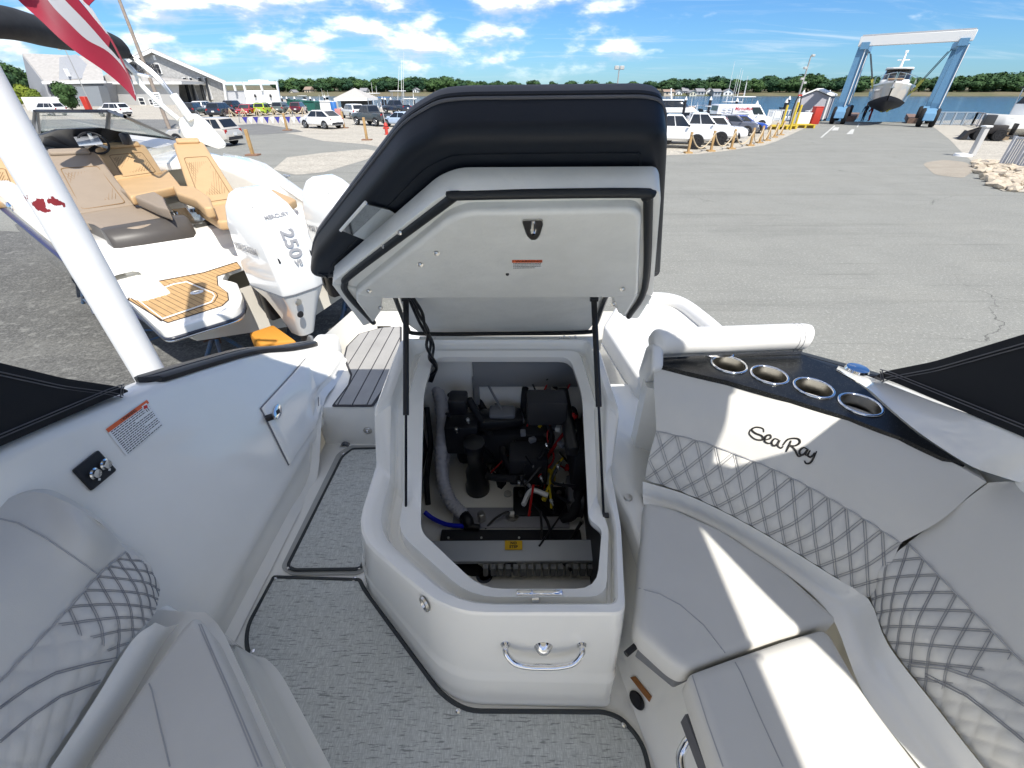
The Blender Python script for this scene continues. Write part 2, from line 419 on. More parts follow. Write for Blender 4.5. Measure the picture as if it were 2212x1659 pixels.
# dusty sand stain on the lane
sheet('sand_stain', [(p.x, p.y) for p in fil(g_((1990, 352), (2040, 345), (2085, 350), (2110, 365), (2080, 385), (2020, 378)), 3, 5)], ground_mat('sandy asphalt', (.30, .265, .215), (.36, .32, .26), (.31, .28, .24), 1.0, .6, crack=False), .004)
def paint(pts): m = MB(); m.poly([p+V((0, 0, .008)) for p in g_(*pts)]); return tag(m.build('lane_marking', mat('worn white paint', (.52, .52, .49), .8, var=.3, vscale=2), None, 0), kind='structure')
for q in ([(1772, 297), (1775, 298), (1805, 272), (1802, 271)], [(1796, 282), (1810, 282), (1813, 275), (1803, 275)], [(1828, 290), (1842, 290), (1846, 279), (1840, 279)], [(1980, 272), (1992, 272), (1990, 266), (1982, 266)], [(1850, 275), (1853, 275), (1858, 266), (1855, 266)]): paint(q)
# rock bank at the right edge
rr = random.Random(11); rock_m = mat('pale rock', (.55, .47, .36), .9, var=.25, vscale=3, bump=.5, bscale=14, dist=.03)
def rockmesh(seed):
    r = random.Random(seed); bm = bmesh.new(); bmesh.ops.create_icosphere(bm, subdivisions=1, radius=1)
    for v in bm.verts: v.co *= r.uniform(.7, 1.15)
    me = bpy.data.meshes.new('rock'); bm.to_mesh(me); bm.free(); me.materials.append(rock_m); return me
rms = [rockmesh(k) for k in range(5)]
bank = tag(MB().poly([p+V((0, 0, .02)) for p in g_((2100, 351), (2135, 400), (2165, 413), (2330, 424), (2330, 372), (2212, 366), (2140, 352))]).build('rock_bank', grav, None, 0), kind='structure')
bp_ = g_((2100, 351), (2135, 400), (2165, 413), (2330, 424), (2330, 372), (2212, 366), (2140, 352))
def inside(p, poly):
    c = False
    for i in range(len(poly)):
        a, b = poly[i-1], poly[i]
        if (a.y > p.y) != (b.y > p.y) and p.x < (b.x-a.x)*(p.y-a.y)/(b.y-a.y)+a.x: c = not c
    return c
n = 0; x0, x1, y0, y1 = min(p.x for p in bp_), max(p.x for p in bp_), min(p.y for p in bp_), max(p.y for p in bp_)
while n < 260:
    p = V((rr.uniform(x0, x1), rr.uniform(y0, y1), 0))
    if not inside(p, bp_): continue
    o = bpy.data.objects.new('rock', rms[n % 5]); COL.objects.link(o); o.parent = bank; s_ = rr.uniform(.14, .30)
    o.location = (p.x, p.y, .03+s_*.15); o.scale = (s_*rr.uniform(.8, 1.5), s_, s_*.55); o.rotation_euler = (rr.uniform(-.3, .3), rr.uniform(-.3, .3), rr.uniform(0, 6)); n += 1
# water
def water():
    m = MB(); m.poly([V((-5000, -400, WZ)), V((5000, -400, WZ)), V((5000, 6000, WZ)), V((-5000, 6000, WZ))])
    w = mat('harbour water', (.035, .10, .17), .09, spec=.5); t = w.node_tree; b = t.nodes['Principled BSDF']; tc = nd(t, 'ShaderNodeTexCoord')
    mp = nd(t, 'ShaderNodeMapping'); mp.inputs['Scale'].default_value = (.5, 1.4, 1); t.links.new(tc.outputs['Object'], mp.inputs[0])
    n = nd(t, 'ShaderNodeTexNoise'); n.inputs['Scale'].default_value = 1.0; n.inputs['Detail'].default_value = 4; t.links.new(mp.outputs[0], n.inputs['Vector'])
    bp = nd(t, 'ShaderNodeBump'); bp.inputs['Strength'].default_value = .9; bp.inputs['Distance'].default_value = .25; t.links.new(n.outputs['Fac'], bp.inputs['Height']); t.links.new(bp.outputs[0], b.inputs['Normal'])
    tag(m.build('water', w, None, 0), kind='structure')
water()
def shore():
    m = MB(); rows = []
    rs = random.Random(3); xs = [i*25 for i in range(-60, 80)]
    base = [375+8*math.sin(x*.013)+5*rs.random() for x in xs]
    for dy, z in ((-2, WZ-.4), (1, WZ+.15), (5, WZ+.7), (9, .3), (60, 2.0), (220, 5), (900, 9)):
        rows.append([V((x, b+dy, z)) for x, b in zip(xs, base)])
    m.grid(rows); o = m.build('far_shore', mat('marsh bank', (.17, .14, .09), .95, var=.35, vscale=.03, vcol=(.075, .09, .035)), None, 30); return tag(o, kind='structure')
shore()
# ---- trees
def leaf_mat(name, c, d):
    m = mat(name, c, .75, spec=.2); t = m.node_tree; b = t.nodes['Principled BSDF']; oi = nd(t, 'ShaderNodeObjectInfo'); tc = nd(t, 'ShaderNodeTexCoord')
    n = nd(t, 'ShaderNodeTexNoise'); n.inputs['Scale'].default_value = .9; n.inputs['Detail'].default_value = 3; t.links.new(tc.outputs['Object'], n.inputs['Vector'])
    ad = nd(t, 'ShaderNodeMath', operation='ADD'); t.links.new(oi.outputs['Random'], ad.inputs[0]); t.links.new(n.outputs['Fac'], ad.inputs[1])
    mr = nd(t, 'ShaderNodeMapRange'); mr.inputs[1].default_value = .3; mr.inputs[2].default_value = 1.5; t.links.new(ad.outputs[0], mr.inputs[0])
    mx = nd(t, 'ShaderNodeMix', data_type='RGBA'); mx.inputs[6].default_value = (*d, 1); mx.inputs[7].default_value = (*c, 1); t.links.new(mr.outputs[0], mx.inputs[0]); t.links.new(mx.outputs[2], b.inputs['Base Color'])
    return m
leafm = leaf_mat('summer foliage', (.060, .110, .034), (.014, .045, .026)); leafy = leaf_mat('yellow green foliage', (.17, .21, .03), (.08, .13, .02))
bark = mat('bark', (.10, .075, .055), .9, var=.3)
def crown(seed, n, lobes, mt, size=.34, squash=.8):
    """many small leaf faces spread through a cluster of lobes, unit height"""
    r = random.Random(seed); m = MB(); L = []
    for k in range(lobes):
        a = r.uniform(0, 6.28); q = r.uniform(.0, .33); L.append((V((q*math.cos(a), q*math.sin(a), r.uniform(.28, .78))), r.uniform(.16, .27)))
    L.append((V((0, 0, .55)), .30)); L.append((V((r.uniform(-.1, .1), 0, .82)), .16))
    for k in range(n):
        c, rad = r.choice(L); d = V((r.gauss(0, 1), r.gauss(0, 1), r.gauss(0, 1))).normalized(); p = c+d*rad*r.uniform(.72, 1.05); p.z = max(.1, p.z)
        nrm = (d+V((r.gauss(0, .45), r.gauss(0, .45), r.gauss(0, .45)+.25))).normalized(); a = nrm.orthogonal().normalized(); b = nrm.cross(a); s_ = size*.16*r.uniform(.6, 1.3); th = r.uniform(0, 3.1)
        a, b = a*math.cos(th)+b*math.sin(th), b*math.cos(th)-a*math.sin(th)
        m.poly([p+a*s_, p+b*s_*.8, p-a*s_*.9, p-b*s_*.75])
    for c, rad in L:        # dim inner mass keeps the sky from shining through everywhere
        for q in range(2):
            e = c+V((r.uniform(-.04, .04), r.uniform(-.04, .04), 0)); k8 = []
            for i in range(5):
                ph = -1.2+2.4*i/4; k8.append([e+V((math.cos(t_*math.pi/4)*math.cos(ph)*rad*.72*r.uniform(.85, 1.1), math.sin(t_*math.pi/4)*math.cos(ph)*rad*.72*r.uniform(.85, 1.1), math.sin(ph)*rad*.72)) for t_ in range(8)])
            m.loft(k8, True, True, True)
    return m.build('crown', mt, None, 0, recalc=False, link=False).data
def trunk(seed):
    r = random.Random(seed); m = MB(); m.tube([V((0, 0, -.03)), V((r.uniform(-.01, .01), 0, .2)), V((r.uniform(-.02, .02), r.uniform(-.02, .02), .45))], [.035, .026, .016], 7)
    for k in range(4): a = r.uniform(0, 6.3); m.tube([V((0, 0, .2+.05*k)), V((.15*math.cos(a), .15*math.sin(a), .42+.06*k)), V((.26*math.cos(a), .26*math.sin(a), .55+.06*k))], [.014, .009, .004], 5)
    return m.build('trunk', bark, None, 40, link=False).data
CR = [crown(k, 900, 9+k, leafm) for k in range(6)]; TR = [trunk(k) for k in range(3)]; CRN = [crown(20+k, 2600, 16, leafm, .26) for k in range(2)]; CRY = crown(40, 1500, 12, leafy, .24)
def tree(x, y, z, h, w, label, group, k, cm=None, cat='tree', nm='tree'):
    t = thing(nm, (x, y, z), label, cat, group, rz=k*1.3); t.scale = (w, w, h)
    for n_, me in (('trunk', TR[k % 3]), ('crown', cm or CR[k % 6])): o = bpy.data.objects.new(n_, me); COL.objects.link(o); o.parent = t
    return t
rt = random.Random(8); k = 0
def shore_tree(u, topv, dist, wide=1.0, jit=0):
    global k
    d = ray(u, 200); x = d.x/d.y*dist; base = .3+max(0, (dist-390))*.03; p = ray(u, topv); top = CAMH+p.z/p.y*dist; h = max(6, top-base); w = h*rt.uniform(1.5, 2.1)*wide
    tree(x, dist, base-h*.06, h*1.05, w, 'broad green tree in the wooded line along the far shore', 'trees along the far shore', k); k += 1
# skyline heights read along the photograph (2212 px copy)
sky_l = [(600, 178), (618, 174), (640, 170), (660, 173), (680, 172), (700, 171), (722, 169), (745, 170), (766, 168), (785, 174), (800, 178), (815, 172), (838, 168), (860, 170), (880, 170), (900, 168), (920, 171), (940, 170), (965, 167), (990, 172), (1012, 176), (1040, 178), (1075, 177), (1110, 178), (1150, 176), (1190, 178), (1230, 177), (1275, 176), (1320, 179), (1360, 178), (1400, 178),
         (1428, 176), (1450, 171), (1475, 173), (1498, 172), (1520, 176), (1542, 167), (1560, 170), (1580, 173), (1602, 176), (1625, 172), (1650, 165), (1672, 172), (1692, 168), (1715, 166), (1738, 161), (1758, 168), (1778, 172), (1800, 170), (1825, 165), (1850, 166), (1880, 167), (1910, 168), (1945, 168), (1975, 170), (2005, 168), (2035, 165), (2060, 166), (2090, 163), (2115, 160), (2140, 158), (2165, 162), (2190, 156), (2215, 158), (2245, 158), (2290, 160)]
for u, v in sky_l:
    shore_tree(u+rt.uniform(-3, 3), v-4, rt.uniform(404, 420))
    shore_tree(u+rt.uniform(6, 14), v+rt.uniform(-1, 7), rt.uniform(393, 399), .95)
for i, (u, v, dist) in enumerate(((-60, 112, 150), (-15, 118, 140), (12, 132, 150), (35, 140, 160), (-40, 150, 120), (55, 150, 165))):
    d = ray(u, 190); p = ray(u, v); h = CAMH+p.z/p.y*dist
    tree(d.x/d.y*dist, dist, -.1, h*1.05, h*1.1, 'tall dense tree on the rise left of the grey building', 'trees left of the grey building', i, CRN[i % 2])
for i, (u, v, b, dist, cm) in enumerate(((62, 178, 218, 95, CRY), (40, 190, 222, 90, CRY), (88, 190, 220, 92, CRY))):
    p = G(u, b+8); hh = 4.2-.5*i; tree(p.x, p.y, 0, hh, hh*1.25, ('yellow green bush beside the white picket fence', 'low yellow green bush left of the picket fence', 'small yellow green bush against the grey gable')[i], None, i, cm, 'bush', 'bush')
p = G(158, 238); tree(p.x, p.y, -.1, 4.3, 3.8, 'rounded dark green shrub in front of the grey building entrance', None, 3, CRN[0], 'bush', 'bush')
# ================================================================= the boat the photograph is taken from
boat = thing('motor_boat', (0, 0, .02), 'white sports boat in the foreground with its engine hatch propped wide open', 'boat', world=True)
def dense(rows, nc, nr):
    rows = [cr(r, nc) for r in rows]; n = len(rows[0])
    cols = [cr([r[k] for r in rows], nr) for k in range(n)]
    return [[cols[k][j] for k in range(n)] for j in range(len(cols[0]))]
def gnorm(g, j, i):
    R_, C_ = len(g), len(g[0])
    a = g[j][min(i+1, C_-1)]-g[j][max(i-1, 0)]; b = g[min(j+1, R_-1)][i]-g[max(j-1, 0)][i]
    return a.cross(b).normalized()
def gs(g, a, b):
    """sample a dense grid at a (along) and b (across) in 0..1"""
    R_, C_ = len(g)-1, len(g[0])-1; x, y = max(0, min(1, a))*C_, max(0, min(1, b))*R_; i, j = min(int(x), C_-1), min(int(y), R_-1)
    x -= i; y -= j
    return (g[j][i]*(1-x)+g[j][i+1]*x)*(1-y)+(g[j+1][i]*(1-x)+g[j+1][i+1]*x)*y
def shell(mb, g, vec, rnd=0):
    vec = V(vec) if not callable(vec) else vec
    back = [[p+(vec if not callable(vec) else vec(j, i)) for i, p in enumerate(r)] for j, r in enumerate(g)]
    mb.grid(g); mb.grid(back)
    for a, b in ((g[0], back[0]), (g[-1], back[-1])): mb.grid([a, b])
    for k in (0, -1): mb.grid([[r[k] for r in g], [r[k] for r in back]])
def puff(g, amp, edge=.12):
    """bulge a patch along its normals, flat at its borders"""
    R_, C_ = len(g), len(g[0]); sgn = 1 if gnorm(g, R_//2, C_//2).dot(EYE-g[R_//2][C_//2]) > 0 else -1
    f = lambda t: min(1, t/edge)*(2-min(1, t/edge))
    out = []
    for j in range(R_):
        row = []
        for i in range(C_):
            a, b = i/(C_-1), j/(R_-1)
            row.append(g[j][i]+gnorm(g, j, i)*sgn*amp*(f(min(a, 1-a))*f(min(b, 1-b))-1))
        out.append(row)
    return out
def quilt(g, K, L, amp, par, nm='stitching', a0=0, a1=1, off=.0016, gapw=.006, mb=None):
    """diamond quilting: pushes the grid out between two families of seams and returns the double stitch lines"""
    R_, C_ = len(g), len(g[0]); sgn = 1 if gnorm(g, R_//2, C_//2).dot(EYE-g[R_//2][C_//2]) > 0 else -1
    N = [[gnorm(g, j, i)*sgn for i in range(C_)] for j in range(R_)]
    base = [[p.copy() for p in r] for r in g]
    def wave(a, b):
        p, q = a*K+b*L, a*K-b*L; return (abs(math.sin(math.pi*p))*abs(math.sin(math.pi*q)))**.5
    for j in range(R_):
        for i in range(C_): g[j][i] = base[j][i]+N[j][i]*amp*(wave(i/(C_-1), j/(R_-1))-.6)
    st = MB()
    for sg in (1, -1):
        for k in range(int(-L)-1, int(K+L)+2):
            for sh in (-gapw, gapw):
                path = []
                for m in range(25):
                    b = m/24; a = (k - sg*b*L)/K + sh
                    if a0 <= a <= a1: path.append(gs(base, a, b)+gs(N, a, b)*(off+amp*(wave(a, b)-.6)))
                if len(path) > 2: st.tube(path, .0008, 4)
    return st
# ---- hull and liner
st_y = [2.32, 2.19, 1.95, 1.75, 1.5, 1.26, 1.12, .8, .4, -.5, -1.6, -3.0, -4.4]
gx = [1.03, 1.08, 1.14, 1.19, 1.23, 1.25, 1.26, 1.27, 1.28, 1.28, 1.24, 1.0, .3]
gz = [.34, .377, .475, .574, .66, .74, .775, .86, .92, 1.0, 1.06, 1.12, 1.16]
def hull():
    m = MB(); rows = []
    for i, y in enumerate(st_y):
        x = gx[i]+.10; k = max(0, (-y-.5)/3.9)**2; kz = .42+.75*k; cz = .95+.6*k
        rows.append([V((s*xx, y if y < 2.2 else 2.75 if y > 2.25 else 2.5, z)) for s, xx, z in
                     ((-1, x-.01, S+gz[i]-.02), (-1, x, S+gz[i]-.16), (-1, x-.08, cz+.15), (-1, (x-.22)*(1-.5*k), cz-.15), (-1, .012, kz),
                      (1, .012, kz), (1, (x-.22)*(1-.5*k), cz-.15), (1, x-.08, cz+.15), (1, x, S+gz[i]-.16), (1, x-.01, S+gz[i]-.02))])
    m.grid(rows); m.poly(rows[0]); m.poly(rows[-1])
    return m.build('hull', gel, boat, 35)
hull()
def side(sg):
    """inside of the gunwale from the top strip down to the sole"""
    m = MB(); rows = []
    for i, y in enumerate(st_y):
        if y > 2.25: continue
        x, z = gx[i], S+gz[i]; lx = 1.0; lz = S+.19 if y < 1.9 else S+.27
        if y > 1.7: fz = S+.255
        else: fz = S+.005
        rr = [(x+.11, z-.03), (x+.105, z-.006), (x+.08, z), (x+.02, z), (x-.004, z-.012), (x-.012, z-.04),
              (lerp(x, lx, .55)-.012, lerp(z, lz, .5)), (lx+.012, lz+.05), (lx-.002, lz+.015), (lx-.014, lz-.004), (lx-.014, lz-.035), (lx-.002, fz+.05), (lx+.0, fz+.03), (lx-.03, fz)]
        rows.append([V((sg*a, y, b)) for a, b in rr])
    m.grid(dense(rows, 1, 4)); return m.build('side_liner' , gel, boat, 50)
sideL, sideR = side(-1), side(1)
tL, tR = bvh(sideL), bvh(sideR)
m = MB(); m.prism([(-1.02, -3.6, S-.03), (1.02, -3.6, S-.03), (1.02, 1.76, S-.03), (-1.02, 1.76, S-.03)], (0, 0, .03)); m.build('cockpit_floor', gel, boat)
# forward bulkhead with the helm area behind the camera
m = MB(); m.box((0, -2.6, S+.35), (2.4, .08, .75)); m.build('forward_bulkhead', gel, boat, bev=(.02, 2, 30))
# ---- swim deck beside the hatch, its step and the planked pad
m = MB(); yS = 1.745
out = [V((-1.02, yS, S+.255)), V((-.42, yS, S+.255)), V((-.42, 2.5, S+.255)), V((-.62, 2.78, S+.255)), V((-.80, 2.72, S+.255)), V((-1.02, 2.3, S+.255))]
m.prism(fil(out, [.01, .01, .1, .1, .15, .02]), (0, 0, -.30)); m.build('swim_deck', gel, boat, 30, bev=(.014, 3, 40))
pad = [H(716, 879, .262), H(806, 879, .262), H(868, 790, .262), H(868, 706, .262), H(826, 708, .262), H(775, 722, .262), H(748, 750, .262), H(742, 775, .262), H(757, 812, .262), H(752, 832, .262)]
deckpad = mat('grey deck foam', (.36, .35, .33), .8, var=.12, vscale=5, bump=.3, bscale=300)
deckpad_d = mat('dark deck edging', (.045, .045, .05), .8)
padb = MB(); padb.prism(fil(pad, .012, 2), (0, 0, .004)); pb = padb.build('deck_pad_backing', deckpad_d, boat)
inn = fil(inset([V(p)+V((0, 0, .004)) for p in pad], -.012 if newell(pad).z < 0 else .012), .008, 2)
for q in strips(inn, (0.02, 1, 0), .075, .007):
    mm = MB(); mm.prism(q, (0, 0, .004)); mm.build('deck_plank', deckpad, pb, 0)
m = MB(); m.box((-.72, 2.765, S+.19), (.5, .03, .05)); m.build('swim_platform_trim', black, boat, bev=(.01, 2, 30))
# riser fittings: courtesy light and drain
M_ = lambda p, n: frame(p, V((0, 0, 1)).cross(V(n)) if abs(V(n).z) < .9 else (1, 0, 0), (0, 0, 1) if abs(V(n).z) < .9 else (0, 1, 0))
p = Py(794, 931, yS-.004); mm = MB(); mm.lathe([(.0, .004), (.017, .004), (.022, .0), (.022, -.004)], 18, M_(p, (0, -1, 0))); lt = mm.build('courtesy_light', steel, boat)
mm = MB(); mm.lathe([(.0, .007), (.008, .006), (.011, .0)], 12, M_(p+V((0, -.002, 0)), (0, -1, 0))); mm.build('lens', chrome, lt)
p = Py(746, 964, yS-.012); mm = MB(); mm.lathe([(.024, .012), (.024, -.012), (.016, -.012), (.016, .012)], 18, M_(p, (0, -1, 0)), cap=False); mm.build('drain_fitting', greyp, boat)
# ---- hatch box
O = [(-.49, 1.66, .70), (-.49, 1.20, .665), (-.50, 1.13, .467), (-.49, .83, .467), (-.17, .585, .467), (.30, .585, .467), (.345, .86, .467), (.36, 1.10, .467), (.38, 1.19, .665), (.37, 1.66, .70)]
I = [(-.34, 1.60, .64), (-.352, 1.39, .60), (-.30, .93, .455), (-.287, .85, .45), (-.086, .668, .44), (.239, .668, .44), (.285, .86, .45), (.247, .895, .455), (.279, 1.39, .60), (.25, 1.60, .64)]
B = [(-.55, 1.70), (-.55, 1.22), (-.575, 1.15), (-.60, .95), (-.195, .545), (.31, .533), (.37, .86), (.38, 1.10), (.40, 1.2), (.40, 1.70)]
rO = [.04, .03, .02, .10, .10, .03, .03, .03, .03, .04]; rI = [.05, .06, .03, .03, .06, .06, .02, .02, .06, .05]
def ring(pts, r): return fil([V((a[0], a[1], S+a[2])) for a in pts], r, 4)
def mixr(t, dz): return ring([(lerp(o[0], i[0], t), lerp(o[1], i[1], t), lerp(o[2], i[2], t if dz is None else 0)+(dz or 0)) for o, i in zip(O, I)], [lerp(a, b, t) for a, b in zip(rO, rI)])
def wall(t, h, out):
    ps = []
    for o, b in zip(O, B):
        d = V((b[0]-o[0], b[1]-o[1])); ps.append((o[0]+d.x*t, o[1]+d.y*t, h))
    r = ring(ps, rO)
    return inset(r, -out if newell(r).z > 0 else out) if out else r
def topr(d, dz): return ring([(lerp(o[0], i[0], d), lerp(o[1], i[1], d), o[2]+dz) for o, i in zip(O, I)], [max(.004, a_-.02*d) for a_ in rO])
m = MB()
rings = [wall(1.03, .002, 0), wall(1.0, .006, 0), wall(.93, .022, 0), wall(.88, .04, 0), wall(.80, .14, 0), wall(.77, .158, 0), wall(.60, .172, 0), wall(.56, .19, 0), wall(.30, .34, 0), wall(.10, .44, 0) if False else wall(.14, .40, 0),
         topr(0, -.016), topr(.012, -.007), topr(.05, -.001), topr(.10, 0), topr(.28, .001), topr(.34, -.004), topr(.38, -.022), topr(.40, -.052), topr(.44, -.060), topr(.56, -.060), topr(.61, -.052),
         mixr(.66, None), mixr(.70, None), mixr(.92, None), mixr(.97, None), mixr(1.0, None), ring([(a_, b_, c_-.012) for a_, b_, c_ in I], rI), ring([(a_*1.01, b_+.004*(b_ > 1.5), c_-.028) for a_, b_, c_ in I], rI), ring([(a_*1.03, b_+.06*(b_ > 1.5), c_-.034) for a_, b_, c_ in I], rI)]
m.loft(rings); coam = m.build('hatch_coaming', gel, boat, 33); tC = bvh(coam)
# grab handle
p1, p2 = onto(tC, 1092, 1392), onto(tC, 1257, 1390)
m = MB(); y0 = p1.y-.002; hz = p1.z
pa, pb_, pc = V((p1.x, y0+.005, hz)), V((p2.x, y0+.005, hz)), None
path = cr([pa, pa+V((.002, -.024, -.002)), pa+V((.024, -.040, -.022)), pa+V((.060, -.044, -.034)), lerp(pa, pb_, .5)+V((0, -.045, -.036)), pb_+V((-.060, -.044, -.034)), pb_+V((-.024, -.040, -.022)), pb_+V((-.002, -.024, -.002)), pb_], 6)
m.tube(path, .0085, 12); gh = m.build('grab_handle', chrome, boat, 60)
for q in (pa, pb_):
    mm = MB(); mm.lathe([(.0, .004), (.012, .004), (.014, 0), (.014, -.006)], 16, M_(q+V((0, -.004, 0)), (0, -1, 0))); mm.build('handle_foot', chrome, gh)
mm = MB(); c = lerp(pa, pb_, .5)+V((0, -.006, -.014)); mm.lathe([(0, .018), (.012, .016), (.020, .008), (.026, 0), (.027, -.006)], 20, M_(c, (0, -1, 0))); mm.build('handle_pad_eye', chrome, gh)
# oval fitting on the diagonal
c = onto(tC, 920, 1303); d_ = V((.40, -.405, 0)).normalized(); n_ = V((-.71, -.70, 0))
mm = MB(); mm.lathe([(.0, -.006), (.010, -.006), (.014, .004), (.019, .003), (.020, -.004)], 20, M_(c+n_*.006, n_) @ Matrix.Diagonal((1, 1.5, 1, 1))); mm.build('cleat_socket', steel, boat)
# ---- bilge
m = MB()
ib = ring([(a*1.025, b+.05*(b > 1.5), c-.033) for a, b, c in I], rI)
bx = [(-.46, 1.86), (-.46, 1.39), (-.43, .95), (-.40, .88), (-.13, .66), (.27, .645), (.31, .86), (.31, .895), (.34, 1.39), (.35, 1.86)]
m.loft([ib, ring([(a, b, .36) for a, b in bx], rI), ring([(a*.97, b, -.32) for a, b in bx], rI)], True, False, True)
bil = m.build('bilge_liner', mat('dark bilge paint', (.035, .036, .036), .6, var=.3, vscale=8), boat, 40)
m = MB(); m.prism([V((x, y, S-.312)) for x, y in ((-.42, 1.80), (-.42, .95), (-.12, .67), (.27, .67), (.33, 1.80))], (0, 0, -.004)); m.build('bilge_floor', mat('tan bilge floor', (.30, .275, .235), .55, var=.15, vscale=6), boat, 0)
m = MB(); m.box((.0, 1.50, S-.28), (.16, .5, .07)); m.build('keelson', MATS['tan bilge floor'], boat, bev=(.02, 2, 30))
m = MB(); m.prism([V((-.40, .978, S+.09)), V((.38, .978, S+.10)), V((.38, 1.072, S+.10)), V((-.40, 1.072, S+.09))], (0, 0, -.02)); bm_ = m.build('engine_bay_beam', mat('satin grey plate', (.50, .52, .54), .42, var=.03), boat, bev=(.004, 2, 30))
yel = mat('yellow decal', (.72, .44, .01), .45)
c = Pz(1109.5, 1178, S+.1005); m = MB(); m.box(c+V((0, 0, .001)), (.069, .041, .001)); lb = m.build('no_step_decal', yel, bm_)
blk_ink = mat('black ink', (.02, .018, .016), .6); org = mat('orange decal', (.75, .13, .03), .45); whi = mat('white decal', (.80, .80, .78), .45)
for i, t_ in enumerate(('NO', 'STEP')): text_mesh(t_, .016, Matrix.Translation(c+V((0, .0085-.0165*i, .0022))), blk_ink, 'lettering', bm_, .0003, .0006)
m = MB(); m.box((-.005, 1.252, S-.03), (.52, .11, .08)); tank = m.build('water_tank', mat('grey painted tank', (.30, .30, .33), .5, var=.05), boat, bev=(.004, 2, 30))
m = MB(); m.box((-.005, 1.135, S+.02), (.60, .08, .015)); sh = m.build('tank_shelf', black, boat, bev=(.003, 1, 30))
for x in (-.27, -.13, .03, .14): mm = MB(); mm.lathe([(.005, 0), (.005, .004), (0, .006)], 8, Matrix.Translation((x, 1.13, S+.028))); mm.build('bolt', steel, sh)
c = V((0, 1.255, S+.012)); mm = MB(); mm.lathe([(.03, 0), (.03, .004), (.0, .004)], 16, Matrix.Translation(c)); snd = mm.build('tank_sender', steel, tank)
mm = MB(); mm.box(c+V((0, 0, .014)), (.022, .022, .02)); mm.build('sender_cap', whi, tank, bev=(.003, 1, 30))
hose = mat('grey corrugated hose', (.46, .46, .49), .45); blue = mat('blue tube', (.01, .02, .55), .35)
def hz_(pts, n=8): return cr([Pz(u, v, S+h) for u, v, h in pts], n)
def ribbed(pts, r, name, mt):
    q = hz_(pts, 26); mm = MB(); mm.tube(q, [r*(1+.055*math.sin(i*1.57)) for i in range(len(q))], 14); return mm.build(name, mt, boat, 70)
ribbed([(928, 806, .46), (948, 850, .40), (956, 910, .32), (953, 980, .22), (957, 1040, .13), (974, 1084, .07), (1002, 1113, .04)], .029, 'drain_hose', hose)
ribbed([(946, 830, .40), (963, 890, .30), (967, 950, .20), (962, 1010, .10), (960, 1060, .0)], .019, 'drain_hose', hose)
mm = MB(); mm.tube(hz_([(917, 1106, .05), (935, 1120, .03), (965, 1133, .03), (1003, 1137, .04)]), .010, 8); mm.build('blue_tube', blue, boat, 60)
mm = MB(); mm.tube(hz_([(1001, 1112, .04), (1010, 1124, .05), (1012, 1138, .03)]), .026, 10); mm.tube(hz_([(1003, 1137, .04), (1025, 1138, .04), (1036, 1140, .04)]), .014, 8); mm.build('hose_elbow', black, boat, 60)
for (u, v) in ((992, 1105), (1040, 1116)): mm = MB(); mm.box(Pz(u, v, S+.04), (.03, .03, .05), .5); mm.build('hose_clamp', steel, boat, bev=(.004, 1, 30))
mm = MB(); mm.tube(hz_([(1048, 1142, .0), (1070, 1120, .03), (1095, 1106, .05), (1102, 1112, .02)]), .005, 6); mm.build('sender_wire', black, boat)
# fuel tank forward of the beam
m = MB(); m.box((.06, .86, S-.12), (.60, .22, .12)); ft = m.build('fuel_tank', mat('olive grey tank', (.16, .17, .14), .55, var=.1), boat, bev=(.006, 2, 30))
def disc(u, v, r, h, mt, nb, name):
    c = Pz(u, v, S-.058); mm = MB(); mm.lathe([(r, 0), (r, h), (r*.55, h), (r*.5, h+.012), (0, h+.012)], 22, Matrix.Translation(c)); d = mm.build(name, mt, ft)
    for k in range(nb):
        a = 2*math.pi*k/nb+.3; mm = MB(); mm.lathe([(.006, 0), (.006, .004), (0, .006)], 8, Matrix.Translation(c+V((math.cos(a)*r*.78, math.sin(a)*r*.78, h)))); mm.build('bolt', alu, d)
disc(1104, 1260, .062, .012, black, 5, 'fuel_pickup'); disc(1162, 1249, .044, .008, greyp, 5, 'fuel_sender')
mm = MB(); mm.box(Pz(1162, 1247, S-.03), (.028, .022, .02)); mm.build('sender_cap', alu, ft, bev=(.003, 1, 30))
mm = MB(); mm.tube(hz_([(1118, 1215, -.02), (1128, 1232, -.01), (1145, 1244, -.02), (1158, 1247, -.03)]), .006, 6); mm.tube(hz_([(1170, 1207, 0), (1195, 1213, .0), (1207, 1230, -.02), (1198, 1243, -.04)]), .006, 6); mm.build('sender_wire', black, ft)
mm = MB(); mm.tube(hz_([(975, 1206, .02), (1000, 1212, .02), (1020, 1230, 0), (1042, 1245, -.04)]), .030, 12); mm.build('fill_hose', blackm, boat, 60)
c = Pz(1046, 1243, S-.0); mm = MB(); mm.lathe([(.034, -.05), (.034, .0), (.026, .004), (.022, 0), (0, 0)], 20, Matrix.Translation(c)); mm.build('fuel_filter', mat('slate plastic', (.05, .055, .075), .5), boat)
for k in range(19): mm = MB(); mm.box((-.16+.029*k, .965, S+.055), (.019, .02, .05)); mm.build('beam_rib', mat('rib grey', (.20, .20, .19), .5), boat, 0) if k > 1 else None
mm = MB(); mm.box(Pz(1103, 1216, S+.07), (.055, .02, .04)); mm.build('lifting_eye', black, boat, bev=(.008, 2, 30))
mm = MB(); mm.box((.315, .80, S+.0), (.12, .16, .10)); mm.build('battery_switch_box', mat('slate grey box', (.06, .07, .085), .5), boat, bev=(.01, 2, 30))
